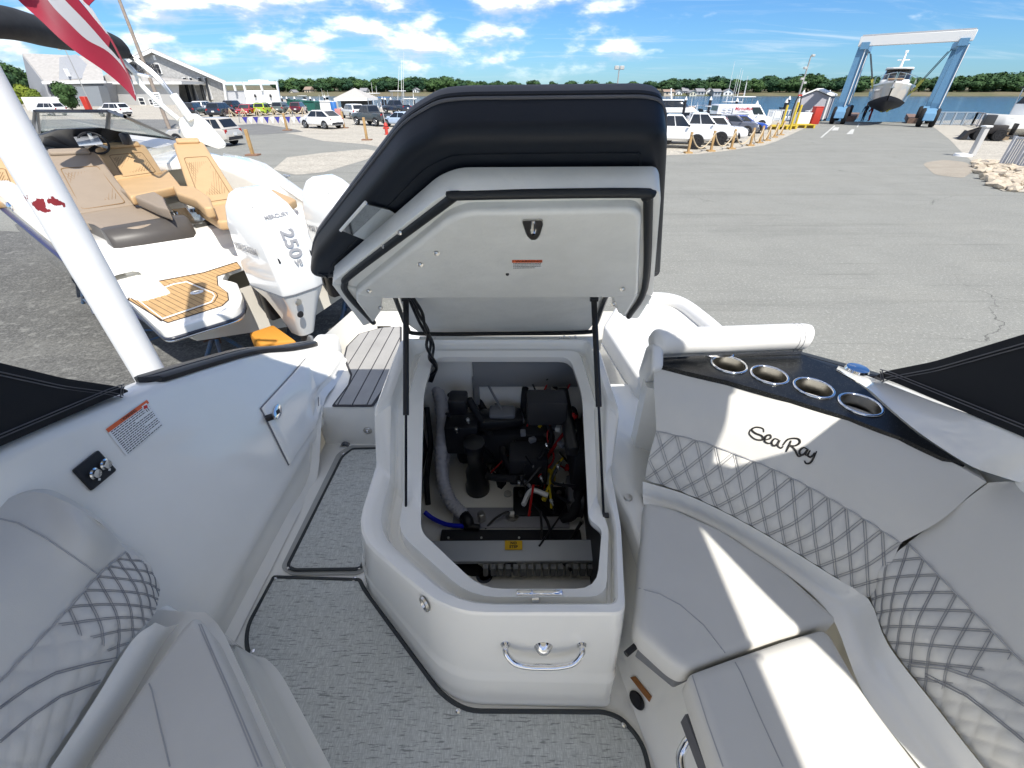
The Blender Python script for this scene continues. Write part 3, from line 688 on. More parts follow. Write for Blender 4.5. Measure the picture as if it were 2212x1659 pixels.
# chrome latch keeper in the notch of the coaming
mm = MB(); mm.box((.035, .652, S+.43), (.046, .018, .042)); mm.box((.098, .652, S+.43), (.085, .018, .042)); lk = mm.build('latch_keeper', chrome, boat, bev=(.004, 2, 30))
mm = MB(); mm.tube([(.055, .64, S+.435), (.075, .64, S+.437)], .010, 10); mm.build('keeper_pin', chrome, lk)
# machinery in the dark rear of the bay
bat = [(.13, 1.34, .02, 'dark battery with a blue label strip strapped in the engine bay'), (.27, 1.20, -.02, 'smaller dark battery at the right of the engine bay')]
for i, (x, y, h, lab) in enumerate(bat):
    t = thing('battery', (x, y, S+h-.20), lab, 'battery', 'batteries in the engine bay')
    mm = MB(); mm.box((0, 0, .10), (.25 if i == 0 else .12, .17, .20)); mm.build('case', black, t, bev=(.008, 2, 30))
    mm = MB(); mm.box((0, -.0865, .165), (.22 if i == 0 else .10, .002, .028)); mm.build('label_strip', mat('blue label', (.02, .14, .42), .4), t)
    for s_ in (-1, 1): mm = MB(); mm.lathe([(.012, .2), (.012, .222), (0, .224)], 10, Matrix.Translation((s_*(.09 if i == 0 else .04), .03, 0))); mm.build('terminal', steel, t)
    mm = MB(); mm.box((.03, 0, .203), (.03, .18, .006)); mm.build('strap', blackm, t)
def blob(name, parts, mt=black):
    mm = MB()
    for c, d in parts: mm.box(c, d)
    return mm.build(name, mt, boat, bev=(.012, 2, 30))
def lump(name, u, v, h, d, mt=black, rz=0, bevw=.012, y=None):
    y = y or (1.50 if u < 1060 else 1.56 if u < 1130 else 1.40)
    p_ = Py(u, v, y) if v < 1040 else Pz(u, v, S+h); mm = MB(); mm.box(p_, d, rz); return mm.build(name, mt, boat, bev=(bevw, 2, 30))
gloss = mat('black cast housing', (.012, .012, .013), .3); redb = mat('red cable boot', (.40, .012, .012), .4)
mm = MB(); mm.lathe([(.045, 0), (.055, .015), (.058, .20), (.050, .22), (.050, .30), (.036, .34), (.036, .44), (.046, .45), (.046, .50), (0, .51)], 20, Matrix.Translation(V((-.165, 1.44, S-.16))) @ Matrix.Rotation(.10, 4, 'X')); mm.build('fuel_water_separator', gloss, boat, 50)
lump('pump_bracket', 1000, 935, .10, (.15, .12, .16)); lump('pump_foot', 1022, 1002, -.10, (.05, .05, .05)); lump('pump_head', 990, 870, .30, (.08, .09, .08)); lump('engine_block', 1085, 930, .08, (.44, .30, .20), blackm, 0, .03, 1.66); lump('intake_manifold', 1080, 905, .18, (.22, .12, .07), gloss, .1, .03); lump('flame_arrestor', 1085, 890, .26, (.12, .08, .03), greyp, 0, .012); lump('exhaust_riser', 1190, 880, .3, (.09, .10, .12), blackm, .2, .03, 1.6); lump('control_box', 1140, 1000, .1, (.17, .13, .16), blackm, 0, .015); lump('wire_chase', 1225, 905, .2, (.05, .40, .05), gloss)
lump('fuse_box', 1246, 980, .12, (.06, .24, .22), blackm); lump('relay_box', 1240, 1075, .04, (.07, .16, .14), greyp); lump('charger', 1180, 880, .14, (.16, .10, .12), blackm); lump('bilge_blower', 1110, 1000, -.05, (.08, .10, .12), blackm); lump('trim_pump', 1148, 1060, -.12, (.10, .12, .10), gloss, .3, .03)
for k, (u, v, h) in enumerate(((1236, 900, .25), (1238, 930, .22), (1212, 960, .16), (1228, 1010, .12), (1170, 985, .1), (1150, 950, .14), (1240, 955, .2), (1206, 925, .2), (1130, 935, .12))): lump('terminal_block' if k % 2 else 'cable_boot', u, v, h, (.022, .03, .02), (redb, mat('pale tag', (.55, .55, .5), .5), greyp)[k % 3], k*.4, .003)
rw = random.Random(21)
for k in range(24):
    a = V((rw.uniform(-.30, .30), rw.uniform(1.5, 1.8), S+rw.uniform(.20, .52))); c = V((rw.uniform(-.22, .32), rw.uniform(1.25, 1.65), S+rw.uniform(-.15, .25)))
    mm = MB(); mm.tube(cr([a, lerp(a, c, .35)+V((rw.uniform(-.08, .08), 0, -.10)), lerp(a, c, .7)+V((rw.uniform(-.06, .06), 0, -.06)), c], 6), rw.choice((.004, .006, .008, .012, .016)), 8); mm.build('loom', (blackm, black, gloss, greyp, blackm, redb)[k % 6], boat, 60)
for k, (u, v, y_) in enumerate(((1195, 905, 1.5), (1180, 960, 1.36), (1204, 1005, 1.3), (1168, 1030, 1.3), (1225, 870, 1.55), (1010, 905, 1.42), (985, 925, 1.42), (1040, 950, 1.5), (1128, 905, 1.55), (1120, 1040, 1.3), (1215, 1045, 1.25), (1190, 1080, 1.2))):
    mm = MB(); mm.lathe([(.008, 0), (.008, .012), (.004, .016), (.004, .03), (0, .03)], 8, M_(Py(u, v, y_), (.2, -.8, .5))); mm.build('fitting', (steel, chrome, alu)[k % 3], boat)
for k, pts in enumerate(([(1180, 815, .50), (1215, 850, .38), (1238, 880, .3), (1246, 930, .2)], [(1100, 800, .45), (1130, 828, .35), (1168, 828, .36), (1195, 802, .46)], [(1010, 870, .32), (1050, 850, .34), (1090, 815, .42), (1120, 790, .5)], [(985, 860, .34), (1010, 818, .44), (1030, 800, .5)], [(1080, 1090, -.05), (1085, 1020, .0), (1092, 960, .06), (1120, 930, .1)], [(1120, 1075, -.08), (1150, 1085, -.1), (1190, 1060, -.05)], [(1215, 1120, .02), (1238, 1110, .06), (1250, 1060, .12), (1252, 1000, .2)], [(925, 1090, .0), (922, 1030, .1), (930, 960, .2), (922, 880, .36)])):
    mm = MB(); mm.tube(hz_(pts), (.014, .007, .018, .016, .034, .016, .022, .012)[k], 10); mm.build('hose', blackm, boat, 60)
blob('relay_panel', [((.372, 1.35, S+.05), (.012, .55, .40))], blackm)
rnd = random.Random(4)
wcol = [black, black, black, mat('red wire', (.45, .01, .01), .4), mat('yellow wire', (.6, .45, .02), .4), mat('white wire', (.6, .6, .58), .4), black]
for k in range(44):
    a = V((rnd.uniform(.05, .36), rnd.uniform(1.15, 1.7), S+rnd.uniform(-.05, .35))); b = a+V((rnd.uniform(-.15, .08), rnd.uniform(-.3, .2), rnd.uniform(-.3, .05)))
    mm = MB(); mm.tube(cr([a, lerp(a, b, .5)+V((rnd.uniform(-.06, .06), rnd.uniform(-.06, .06), rnd.uniform(-.1, .02))), b], 5), rnd.choice((.004, .005, .007, .011)), 6); mm.build('wire', wcol[k % 7], boat)
for a, b, r in (((-.30, 1.75, .42), (.05, 1.55, .16), .016), ((.30, 1.80, .45), (.10, 1.58, .15), .018), ((-.05, 1.8, .48), (-.25, 1.62, .05), .02), ((-.1, 1.8, .36), (.2, 1.8, .36), .010), ((.05, 1.42, -.02), (.03, 1.22, -.22), .035)):
    a, b = V(a), V(b); a.z += S; b.z += S; mm = MB(); mm.tube(cr([a, lerp(a, b, .5)+V((.02, -.03, -.07)), b], 6), r, 8); mm.build('cable', black, boat)
m = MB(); m.box((.08, 1.72, S+.52), (.52, .16, .14)); m.build('transom_box', mat('grey underside', (.22, .225, .23), .6), boat, bev=(.01, 2, 30))
for x in (-.17, .17): mm = MB(); mm.box((x, 1.66, S+.42), (.03, .03, .16)); mm.build('transom_bracket', MATS['grey underside'], boat, bev=(.004, 1, 30))
m = MB(); m.lathe([(.026, 0), (.032, .02), (.03, .07), (.02, .09), (.018, .11), (0, .11)], 16, Matrix.Translation(Pz(1097, 1098, S-.10))); m.build('float_switch', mat('clear white plastic', (.45, .45, .43), .35), boat)
# ---- open hatch lid
HG = V((0, 1.68, S+.70)); LN = V((0, -.711, -.703)); LD = V((0, -.703, .711))
def LP(u, v, off=0): return Pp(u, v, HG+LN*off, LN)
def lp(pts, off=0): return [LP(u, v, off) for u, v in pts]
lo = [(716, 612), (945, 428), (990, 411), (1421, 409), (1428, 424), (1410, 639), (1319, 627), (828, 629)]
m = MB(); m.prism(fil(lp(lo), [.02, .05, .05, .02, .02, .01, .004, .004], 4), -LN*.055)
lid = m.build('hatch_lid', gel_lid, boat, 35, bev=(.006, 2, 40))
for q in ([(716, 614), (827, 631), (823, 669), (807, 696), (785, 704)], [(1320, 629), (1410, 640), (1378, 690), (1346, 684), (1322, 655)]):
    m = MB(); m.prism(fil(lp(q, -.001), [.012, .004, .03, .02, .01], 4), -LN*.05); m.build('lid_flange', gel_lid, lid, 35, bev=(.005, 2, 40))
ip = [(768, 618), (968, 453), (1008, 437), (1370, 431), (1385, 446), (1378, 622), (1319, 628), (828, 630)]
m = MB(); m.pillow(fil(lp(ip), [.02, .03, .03, .03, .03, .02, .006, .006], 4), .026, .012, 4, n=LN, r0=0); ipn = m.build('inner_panel', gel_lid, lid, 50)
for q in ([(770, 618), (827, 628), (824, 660), (806, 684), (770, 637)], [(1320, 626), (1378, 620), (1352, 668), (1335, 664)]):
    m = MB(); m.pillow(fil(lp(q), .012, 3), .024, .007, 3, n=LN, r0=0); m.build('inner_flange', gel_lid, lid, 50)
q = [LP(828, 629, .024), LP(1319, 627, .024), LP(1312, 634, -.046), LP(850, 636, -.046)]; m = MB(); m.prism(q, -LD*.004); m.build('panel_step', gel_lid, lid, 30)
sealm = mat('black seal rubber', (.010, .012, .014), .5)
sp = [(807, 697), (752, 637), (745, 612), (762, 590), (955, 444), (977, 428), (1004, 422), (1374, 417), (1395, 427), (1400, 450), (1393, 623), (1358, 684)]
m = MB(); m.tube(cr(lp(sp, .004), 5), .0105, 8); m.build('seal', sealm, lid, 60)
rp = [(858, 627), (1305, 625), (1290, 690), (1268, 716), (910, 721), (883, 702)]
m = MB(); m.prism(fil(lp(rp, -.045), .02, 3), -LN*.03); rpn = m.build('rear_panel', gel_lid, lid, 35)
m = MB(); m.tube(cr(lp([(849, 630), (866, 676), (880, 707), (905, 721), (1080, 721), (1262, 718), (1284, 706), (1300, 665), (1313, 627)], -.034), 5), .0095, 6); m.build('rear_seal', sealm, lid, 60)
m = MB(); m.prism([V((-.41, 1.64, S+.675)), V((.37, 1.64, S+.675)), V((.37, 1.685, S+.695)), V((-.41, 1.685, S+.695))], V((0, .02, -.01))); hg = m.build('hinge_strip', gel_lid, lid, 30)
for u, v in ((941, 728), (950, 729), (965, 730), (1209, 726), (1218, 724), (1229, 725), (1242, 724)):
    mm = MB(); mm.lathe([(.006, 0), (.006, .005), (0, .007)], 8, M_(LP(u, v, 0.0)+V((0, -.012, .0)), (0, -.72, .69))); mm.build('hinge_bolt', alu, hg)
for u, v, o in ((943, 545.5, .026), (908, 570, .026), (1345, 623, .026), (1325, 656, .026), (797, 627, .026), (822, 664, .026), (865, 501, .0), (831, 531, .0)):
    mm = MB(); mm.lathe([(.009, 0), (.009, .002), (.0055, .002), (.0055, .010), (0, .012)], 10, M_(LP(u, v, o), LN)); mm.build('bolt', steel, lid)
# latch plate with its striker
pl = lp([(1128, 474), (1172, 473), (1173, 482), (1166, 506), (1158, 516), (1147, 516), (1138, 506), (1130, 484)], .027)
m = MB(); m.prism(fil(pl, .006, 3), LN*.003); la = m.build('latch_plate', steel, lid, 30)
m = MB(); m.tube([LP(1152, 479, .032), LP(1152, 506, .060)], .0045, 8); m.tube([LP(1146, 499, .05), LP(1158, 499, .05)], .004, 8); m.build('striker_pin', chrome, la)
def sticker(pts, n, th, mt, name, par): mm = MB(); mm.prism(pts, V(n)*th); return mm.build(name, mt, par, 0)
def lines(par, a, b, c, d, n, off, rows, seed=1):
    """printed lines of small type across a label; a, b top edge, d, c bottom edge"""
    rr = random.Random(seed); mm = MB(); n = V(n)
    for k in range(rows):
        t0, t1 = (k+.30)/rows, (k+.68)/rows; L0, R0, L1, R1 = lerp(a, d, t0), lerp(b, c, t0), lerp(a, d, t1), lerp(b, c, t1)
        x = .04; end = .96 if k % 4 != 3 else rr.uniform(.5, .8)
        while x < end:
            w = rr.uniform(.03, .09); e = min(end, x+w)
            mm.poly([lerp(L0, R0, x)+n*off, lerp(L0, R0, e)+n*off, lerp(L1, R1, e)+n*off, lerp(L1, R1, x)+n*off]); x = e+.014
    return mm.build('small_print', blk_ink, par, 0)
def label(A, B_, C_, D_, n, head, rows, par, title='WARNING', seed=1, body0=0):
    n = V(n); sticker([A, B_, C_, D_], n, .0006, whi, 'warning_label', par)
    E, F_ = lerp(A, D_, head), lerp(B_, C_, head)
    sticker([A+n*.0007, B_+n*.0007, F_+n*.0007, E+n*.0007], n, .0003, org, 'label_header', par)
    c = lerp(lerp(A, B_, .5), lerp(E, F_, .5), .5); hgt = (E-A).length
    text_mesh('! '+title, hgt*.95, frame(c+n*.0013, B_-A, A-D_), blk_ink, 'lettering', par, .0001, hgt*.02)
    lines(par, lerp(E, D_, body0), lerp(F_, C_, body0), C_, D_, n, .0012, rows, seed)
a, b, c, d = lp([(1106, 561), (1171.5, 561), (1171.5, 579), (1106, 580)], .0265)
label(a, b, c, d, LN, .3, 4, ipn)
mm = MB(); mm.lathe([(.005, 0), (.005, .002), (0, .002)], 10, M_(LP(1096, 592, .027), LN)); mm.build('drill_hole', black, lid)
# ---- sun pad cushion on the lid
cu = [(668, 600), (676, 562), (870, 333), (945, 294), (1000, 289), (1395, 285), (1434, 292), (1444, 322), (1427, 604), (700, 606)]
co = lp(cu, -.062)
m = MB(); m.pillow(fil(co, [.03, .05, .08, .06, .06, .05, .04, .05, .02, .02], 5), .132, .038, 5, n=-LN, r0=.03)
cush = m.build('sun_pad_cushion', [navy, charc], boat, 50)
for p_ in cush.data.polygons:
    if (p_.center-(HG-LN*.062)).dot(-LN) > .078: p_.material_index = 1
cm = [V(p)-LN*.078 for p in fil(co, [.03, .05, .08, .06, .06, .05, .04, .05, .02, .02], 5)]
mm = MB(); mm.tube(inset(cm, -.0005), .0035, 6, closed=True); mm.build('piping', charc, cush, 60)
cm = [V(p)-LN*.086 for p in fil(co, [.03, .05, .08, .06, .06, .05, .04, .05, .02, .02], 5)]
mm = MB(); mm.tube(inset(cm, -.0003), .0012, 4, closed=True); mm.build('stitching', blackm, cush, 60)
ins = inset(fil(co, [.03, .05, .08, .06, .06, .05, .04, .05, .02, .02], 5), .055 if True else 0)
mm = MB(); mm.tube([p+LN*.001 for p in ins], .002, 5, closed=True); mm.build('underside_seam', navy, cush, 60)
q = [LP(u, v, -.056) for u, v in ((738, 496), (790, 439), (842, 452), (880, 474), (812, 526))]
mm = MB(); mm.prism(q, LN*.003); mm.build('mirror_plate', mat('mirror sheet', (.70, .72, .70), .05, 1), cush, 0)
mm = MB(); mm.tube([LP(736, 498, -.052), LP(790, 437, -.052)], .004, 8); mm.build('plate_edge', whi, cush)
# ---- gas struts
strut_rod = mat('strut rod', (.03, .03, .035), .25, .6)
for (tu, tv), (bu, bv), mid in (((877, 648), (877, 1108), .56), ((1283, 648), (1304, 1113), .52)):
    a = LP(tu, tv, -.02); b = Pz(bu, bv, S+.44 if bu < 1000 else S+.455)
    t = thing  # parts of the boat
    mm = MB(); mm.tube([a, lerp(a, b, mid)], .0105, 12); sb = mm.build('gas_strut', black, boat, 40)
    mm = MB(); mm.tube([lerp(a, b, mid), b], .0045, 8); mm.build('strut_rod', strut_rod, sb, 40)
    mm = MB(); mm.tube([a+V((-.014, 0, .004)), a+V((.014, 0, .004))], .010, 10); mm.tube([b+V((-.004, 0, 0)), b+V((.016, 0, 0))], .009, 10); mm.build('strut_joint', black, sb, 40)
    mm = MB(); mm.box(a+V((0, .012, .016)), (.030, .02, .03)); mm.build('strut_bracket', steel, sb, bev=(.004, 2, 30))
# wiring loom beside the left strut
for k, pts in enumerate(([(886, 640, .0), (897, 660, .01), (905, 680, .03), (925, 715, .05)], [(884, 646, .0), (903, 690, .03), (915, 712, .05), (930, 740, .06)], [(890, 640, .0), (912, 676, .02), (918, 705, .05), (936, 745, .06)])):
    up_ = [LP(u, v, o) for u, v, o in pts]; q = [up_[-1]+V((.0, -.06, -.04)), Pz(943, 790+4*k, S+.60), Pz(936-4*k, 815, S+.50), Pz(924, 850, S+.36)]
    mm = MB(); mm.tube(cr(up_+q, 6), .006, 7); mm.build('wiring_loom', black, boat, 60)
# ---- left side: hatch door, label, switches, pad, gunwale trim
def wallpoly(tree, pts, off): return [onto(tree, u, v, off) for u, v in pts]
def wallgrid(tree, q, off, n=7):
    return [[onto(tree, *[(q[0][k]*(1-i/n)+q[1][k]*i/n)*(1-j/n)+(q[3][k]*(1-i/n)+q[2][k]*i/n)*j/n for k in (0, 1)], off) for i in range(n+1)] for j in range(n+1)]
dgd = wallgrid(tL, [(661, 778), (697, 892), (622, 1004), (563, 884)], .016); dn = gnorm(dgd, 3, 3); dn = dn if dn.dot(EYE-dgd[3][3]) > 0 else -dn
m = MB(); shell(m, dgd, dn*-.03); door = m.build('storage_door', gel, boat, 40, bev=(.004, 2, 40), merge=True)
gk = [dgd[0][i] for i in range(8)]+[dgd[j][7] for j in range(1, 8)]+[dgd[7][i] for i in range(6, -1, -1)]+[dgd[j][0] for j in range(6, 0, -1)]
m = MB(); m.tube([p_-dn*.0135 for p_ in gk], .0042, 6, closed=True); m.build('door_gap_shade', greyp, door, 60)  # dark tube drawn for the shadowed gap around the door
lc = onto(tL, 591, 893, .019); la_, lb_ = onto(tL, 585, 912, .019), onto(tL, 596, 872, .019)
m = MB(); ax = (lb_-la_).normalized(); sx = ax.cross(dn).normalized()
def disk(c, ax, sx, n, a, b, th, k=20): mm = MB(); mm.prism([c+ax*(a*math.cos(2*math.pi*i/k))+sx*(b*math.sin(2*math.pi*i/k)) for i in range(k)], n*th); return mm
dl = disk(lc, ax, sx, dn, .040, .021, .006).build('door_latch', chrome, door, 40, bev=(.002, 2, 30))
disk(lc+dn*.0065, ax, sx, dn, .018, .010, .003, 4).build('latch_pull', black, dl, 0)
m = MB(); m.box(onto(tL, 574, 905, .02), (.03, .025, .022), .6); m.build('latch_bolt', black, dl, bev=(.004, 2, 30))
wl = wallpoly(tL, [(227, 928), (316, 864), (352, 918), (272, 985)], .002); wn = newell(wl); wn = wn if wn.dot(EYE-wl[0]) > 0 else -wn
label(wl[0], wl[1], wl[2], wl[3], wn, .13, 13, sideL, seed=3)
c = lerp(lerp(wl[0], wl[1], .88), lerp(wl[3], wl[2], .88), .2)+wn*.0015; ux, uy = (wl[1]-wl[0]).normalized(), (wl[0]-wl[3]).normalized()
mm = MB(); mm.poly([c-ux*.012-uy*.014, c+ux*.012-uy*.014, c+ux*.013+uy*.012, c-ux*.010+uy*.012]); mm.build('label_pictogram', whi, sideL, 0)
mm = MB(); mm.poly([c-ux*.010+uy*.0+wn*.0004, c+ux*.006-uy*.003+wn*.0004, c+ux*.010+uy*.006+wn*.0004, c-ux*.004+uy*.010+wn*.0004]); mm.build('pictogram_flame', mat('decal red', (.6, .03, .02), .5), sideL, 0)
mm = MB()
for k in (-.006, .002): mm.poly([c+ux*k-uy*.013+wn*.0005, c+ux*(k+.003)-uy*.013+wn*.0005, c+ux*(k+.003)-uy*.003+wn*.0005, c+ux*k-uy*.003+wn*.0005])
mm.build('pictogram_boat', blk_ink, sideL, 0)
sq = wallpoly(tL, [(153, 1017), (207, 974), (248, 1018), (195, 1062)], .002); sn = newell(sq); sn = sn if sn.dot(EYE-sq[0]) > 0 else -sn
m = MB(); m.pillow(fil(sq, .006, 3), .010, .004, 2, n=sn, r0=0); sw = m.build('switch_panel', black, boat, 30)
for u, v in ((196, 1027), (218.5, 1007)):
    c = onto(tL, u, v, .0125); mm = MB(); mm.lathe([(.016, 0), (.017, .004), (.013, .007), (.012, .012), (0, .013)], 20, M_(c, sn)); mm.build('push_button', chrome, sw)
for u, v in ((208, 1039), (230, 1018)):
    c = onto(tL, u, v, .0128); mm = MB(); mm.prism([c+ux*.005, c+uy*.004, c-ux*.005, c-uy*.004], sn*.0004); mm.build('button_symbol', whi, sw, 0)
# black rub pads on the gunwales
def rubpad(sg, pts, tree):
    m = MB(); rows = []
    for y, w in pts:
        i = max(k for k in range(len(st_y)-1) if st_y[k] >= y or k == 0); t = (st_y[i]-y)/(st_y[i]-st_y[i+1]); x = lerp(gx[i], gx[i+1], t); z = S+lerp(gz[i], gz[i+1], t)
        rows.append([V((sg*(x+a*w+.055*(1-w)), y, z+b)) for a, b in ((-.002, -.004), (-.004, .014), (.006, .022), (.03, .024), (.034, .019), (.040, .019), (.044, .024), (.085, .024), (.105, .014), (.105, -.02))])
    g = dense(rows, 1, 4); m.grid(g); m.poly(g[0]); m.poly(g[-1]); return m.build('gunwale_pad', black, boat, 40)
rubpad(-1, [(1.255, .3), (1.275, .85), (1.30, 1), (1.5, 1), (1.75, 1), (1.95, 1), (2.12, .9), (2.16, .3)], tL)
rubpad(1, [(1.27, .3), (1.29, .85), (1.32, 1), (1.5, 1), (1.75, 1), (2.0, 1)], tR)
for u, v in ((547, 882), (572, 858)): pass
m = MB(); m.box((-1.10, 2.235, S+.33), (.14, .10, .14)); m.build('gunwale_end', gel, boat, 40, bev=(.035, 4, 30))
# ---- tower: two broad black side legs carrying a canvas top over the helm
def leg(sg):
    x = sg*1.29
    a = [(1.155, .775), (1.09, .80), (.70, .895), (.35, .955), (-.25, 1.02), (-.45, 1.15), (-.20, 1.75), (-.08, 2.08), (.02, 2.10), (.07, 1.96), (.38, 1.58), (.74, 1.21), (1.0, .93), (1.12, .82)]
    if sg > 0: a = [(p[0]+.09*(p[1] < 1.4), p[1]) for p in a]
    m = MB(); pr = [V((x-sg*.035-sg*.10*max(0, h-.9), y, S+h)) for y, h in a]; m.prism(fil(pr, .03, 3), V((sg*.07, 0, 0)))
    lg = m.build('tower_leg', blackc, boat, 40, bev=(.015, 2, 40)); q = inset(fil(pr, .03, 3), .030); q2 = inset(fil(pr, .03, 3), .022)
    for qq in (q, q2): mm = MB(); mm.tube([p_-V((sg*.001, 0, 0)) for p_ in qq], .0018, 5, closed=True); mm.build('hem_stitching', charc, lg, 60)
    return lg
leg(-1); leg(1)
TOPZ = S+2.13
m = MB(); g = []
for j in range(9):
    b = j/8
    g.append([V((lerp(-1.22, 1.22, i/16), lerp(-1.45, .69-.38*abs(lerp(-1, 1, i/16))**4, b), TOPZ+.10*math.sin(math.pi*i/16)+.04*math.sin(math.pi*b))) for i in range(17)])
m.grid(g); m.grid([[p+V((0, 0, .012)) for p in r] for r in g]); m.build('canvas_top', mat('cream bounce canvas', (.70, .67, .60), .9), boat, 60)  # unseen top: pale underside and short length shaped to bounce light into the cockpit
m = MB()
for x in (-1.2, 1.2): m.tube([(x, -1.45, TOPZ+.012), (x, .28, TOPZ+.012)], .018, 8)
for y in (-1.44, -.6, .28): m.tube([V((lerp(-1.22, 1.22, i/8), y, TOPZ+.10*math.sin(math.pi*i/8)-.01)) for i in range(9)], .02, 8)
m.build('canvas_frame', alu, boat)
# ---- right side: counter with cup holders
granite = mat('black speckled counter', (.010, .011, .012), .30, spec=.35)
def granite_nodes():
    t = granite.node_tree; b = t.nodes['Principled BSDF']; tc = nd(t, 'ShaderNodeTexCoord'); v = nd(t, 'ShaderNodeTexVoronoi'); v.inputs['Scale'].default_value = 190
    t.links.new(tc.outputs['Object'], v.inputs['Vector']); r = nd(t, 'ShaderNodeValToRGB'); r.color_ramp.elements[0].position = .10; r.color_ramp.elements[0].color = (.075, .08, .08, 1)
    r.color_ramp.elements[1].position = .30; r.color_ramp.elements[1].color = (.008, .009, .010, 1)
    t.links.new(v.outputs['Distance'], r.inputs[0]); t.links.new(r.outputs[0], b.inputs['Base Color'])
granite_nodes()
CH = .80
cups = [(1574.6, 788.5), (1661, 811), (1757, 839), (1858, 875)]
def counter():
    ou = [H(u, v, CH) for u, v in ((1414, 776), (1500, 772), (1731, 765), (1814, 800), (1870, 840), (1925, 890), (1985, 940), (2085, 1004), (2040, 990), (1945, 944), (1836, 902), (1709, 862), (1570, 822), (1420, 788))]
    bm = bmesh.new(); vs = [bm.verts.new(p) for p in ou]; es = [bm.edges.new((vs[i], vs[(i+1) % len(vs)])) for i in range(len(vs))]
    for u, v in cups:
        c = H(u, v, CH); k = 28; cv = [bm.verts.new(c+V((.053*math.cos(2*math.pi*i/k), .053*math.sin(2*math.pi*i/k), 0))) for i in range(k)]
        es += [bm.edges.new((cv[i], cv[(i+1) % k])) for i in range(k)]
    r = bmesh.ops.triangle_fill(bm, use_beauty=True, use_dissolve=False, edges=es)
    e = bmesh.ops.extrude_face_region(bm, geom=bm.faces[:]); bmesh.ops.translate(bm, vec=(0, 0, -.018), verts=[x for x in e['geom'] if isinstance(x, bmesh.types.BMVert)])
    bmesh.ops.recalc_face_normals(bm, faces=bm.faces)
    me = bpy.data.meshes.new('counter_top'); bm.to_mesh(me); bm.free(); me.materials.append(granite)
    o = bpy.data.objects.new('counter_top', me); COL.objects.link(o); own(o, boat); return o
ctr = counter()
steel_b = mat('brushed cup steel', (.50, .48, .43), .30, 1)
for u, v in cups:
    c = H(u, v, CH); mm = MB(); mm.lathe([(.0515, .001), (.0515, -.085), (.0, -.087)], 28, Matrix.Translation(c), cap=False); cp = mm.build('cup_holder', steel_b, boat, 40)
    mm = MB(); mm.tube([c+V((.0565*math.cos(2*math.pi*i/28), .0565*math.sin(2*math.pi*i/28), .002)) for i in range(28)], .0048, 8, closed=True); mm.build('rim', chrome, cp, 60)
# counter support: liner under the counter and around the seats
m = MB(); sb = [H(u, v, .0) for u, v in ((1, 1),)] and [V((.40, 1.72, 0)), V((.46, 1.10, 0)), V((.72, .86, 0)), V((.96, .60, 0)), V((1.02, .1, 0)), V((1.05, -1.2, 0)), V((1.18, -1.2, 0)), V((1.2, .5, 0)), V((1.15, 1.2, 0)), V((1.12, 1.72, 0))]
m.prism([p+V((0, 0, S+.36)) for p in sb], (0, 0, -.36)); m.build('seat_riser', gel, boat, bev=(.01, 2, 30))
m = MB(); m.prism([V((x, y, S+CH-.11)) for x, y in ((.50, 1.30), (.75, 1.18), (1.0, .95), (1.10, .80), (1.18, .80), (1.17, 1.25), (.9, 1.36), (.5, 1.36))], (0, 0, -.37)); m.build('counter_base', gel, boat)
# gunwale strip outboard of the counter
m = MB()
inn_ = [H(u, v, CH+.002) for u, v in ((1806, 799), (1870, 836), (1925, 884), (1985, 934), (2085, 1000))]+[H(2150, 1026, CH+.004), H(2250, 1056, CH+.004)]
outn = [Px(u, v, 1.262) for u, v in ((1812, 790), (1874, 812), (1950, 842), (2040, 876), (2130, 906))]+[Px(2212, 932, 1.27), Px(2300, 960, 1.27)]
g = dense([outn, [lerp(a, b, .5)+V((0, 0, .005)) for a, b in zip(outn, inn_)], inn_], 4, 4); m.grid(g); m.build('gunwale_strip', gel, boat, 60)
p = Px(1849, 803, 1.22); mm = MB(); mm.lathe([(0, .006), (.012, .006), (.034, .004), (.038, -.004)], 20, Matrix.Translation(p+V((0, 0, .012)))); mm.build('deck_filler_cap', chrome, boat)
# bolster over the hinge of the counter
pts = [H(1408, 742, .845), H(1440, 737, .85), H(1560, 733, .85), H(1690, 728, .85), H(1728, 727, .85), H(1744, 730, .845)]
pth = cr(pts, 6); rad = [.030+.018*min(1, i/4) for i in range(len(pth))]; rad[-1] = .02; rad[-2] = .036; rad[-3] = .042
m = MB(); m.tube(pth, rad, 18); bol = m.build('backrest_bolster', vinyl_w, boat, 70)
for k in (-9, -11):
    mm = MB(); c, d = pth[k], (pth[k+1]-pth[k-1]).normalized(); a = d.orthogonal().normalized(); b = d.cross(a)
    mm.tube([c+(a*math.cos(t_*math.pi/10)+b*math.sin(t_*math.pi/10))*rad[k]*1.004 for t_ in range(20)], .0014, 4, closed=True); mm.build('stitching', seam_l, bol)
m = MB(); q = [H(1408, 745, .86), H(1408, 800, .80), H(1383, 845, .60), H(1378, 800, .66), H(1395, 745, .84)]
m.pillow(fil(q, .02, 3), .05, .015, 3, n=V((.95, .3, 0)).normalized()); m.build('bolster_end', vinyl_w, boat, 60)
m = MB(); m.prism([H(1420, 772, CH+.004), H(1732, 752, CH+.004), H(1731, 764, CH+.004), H(1420, 778, CH+.004)], (0, 0, .010)); hs = m.build('counter_hinge', chrome, boat)
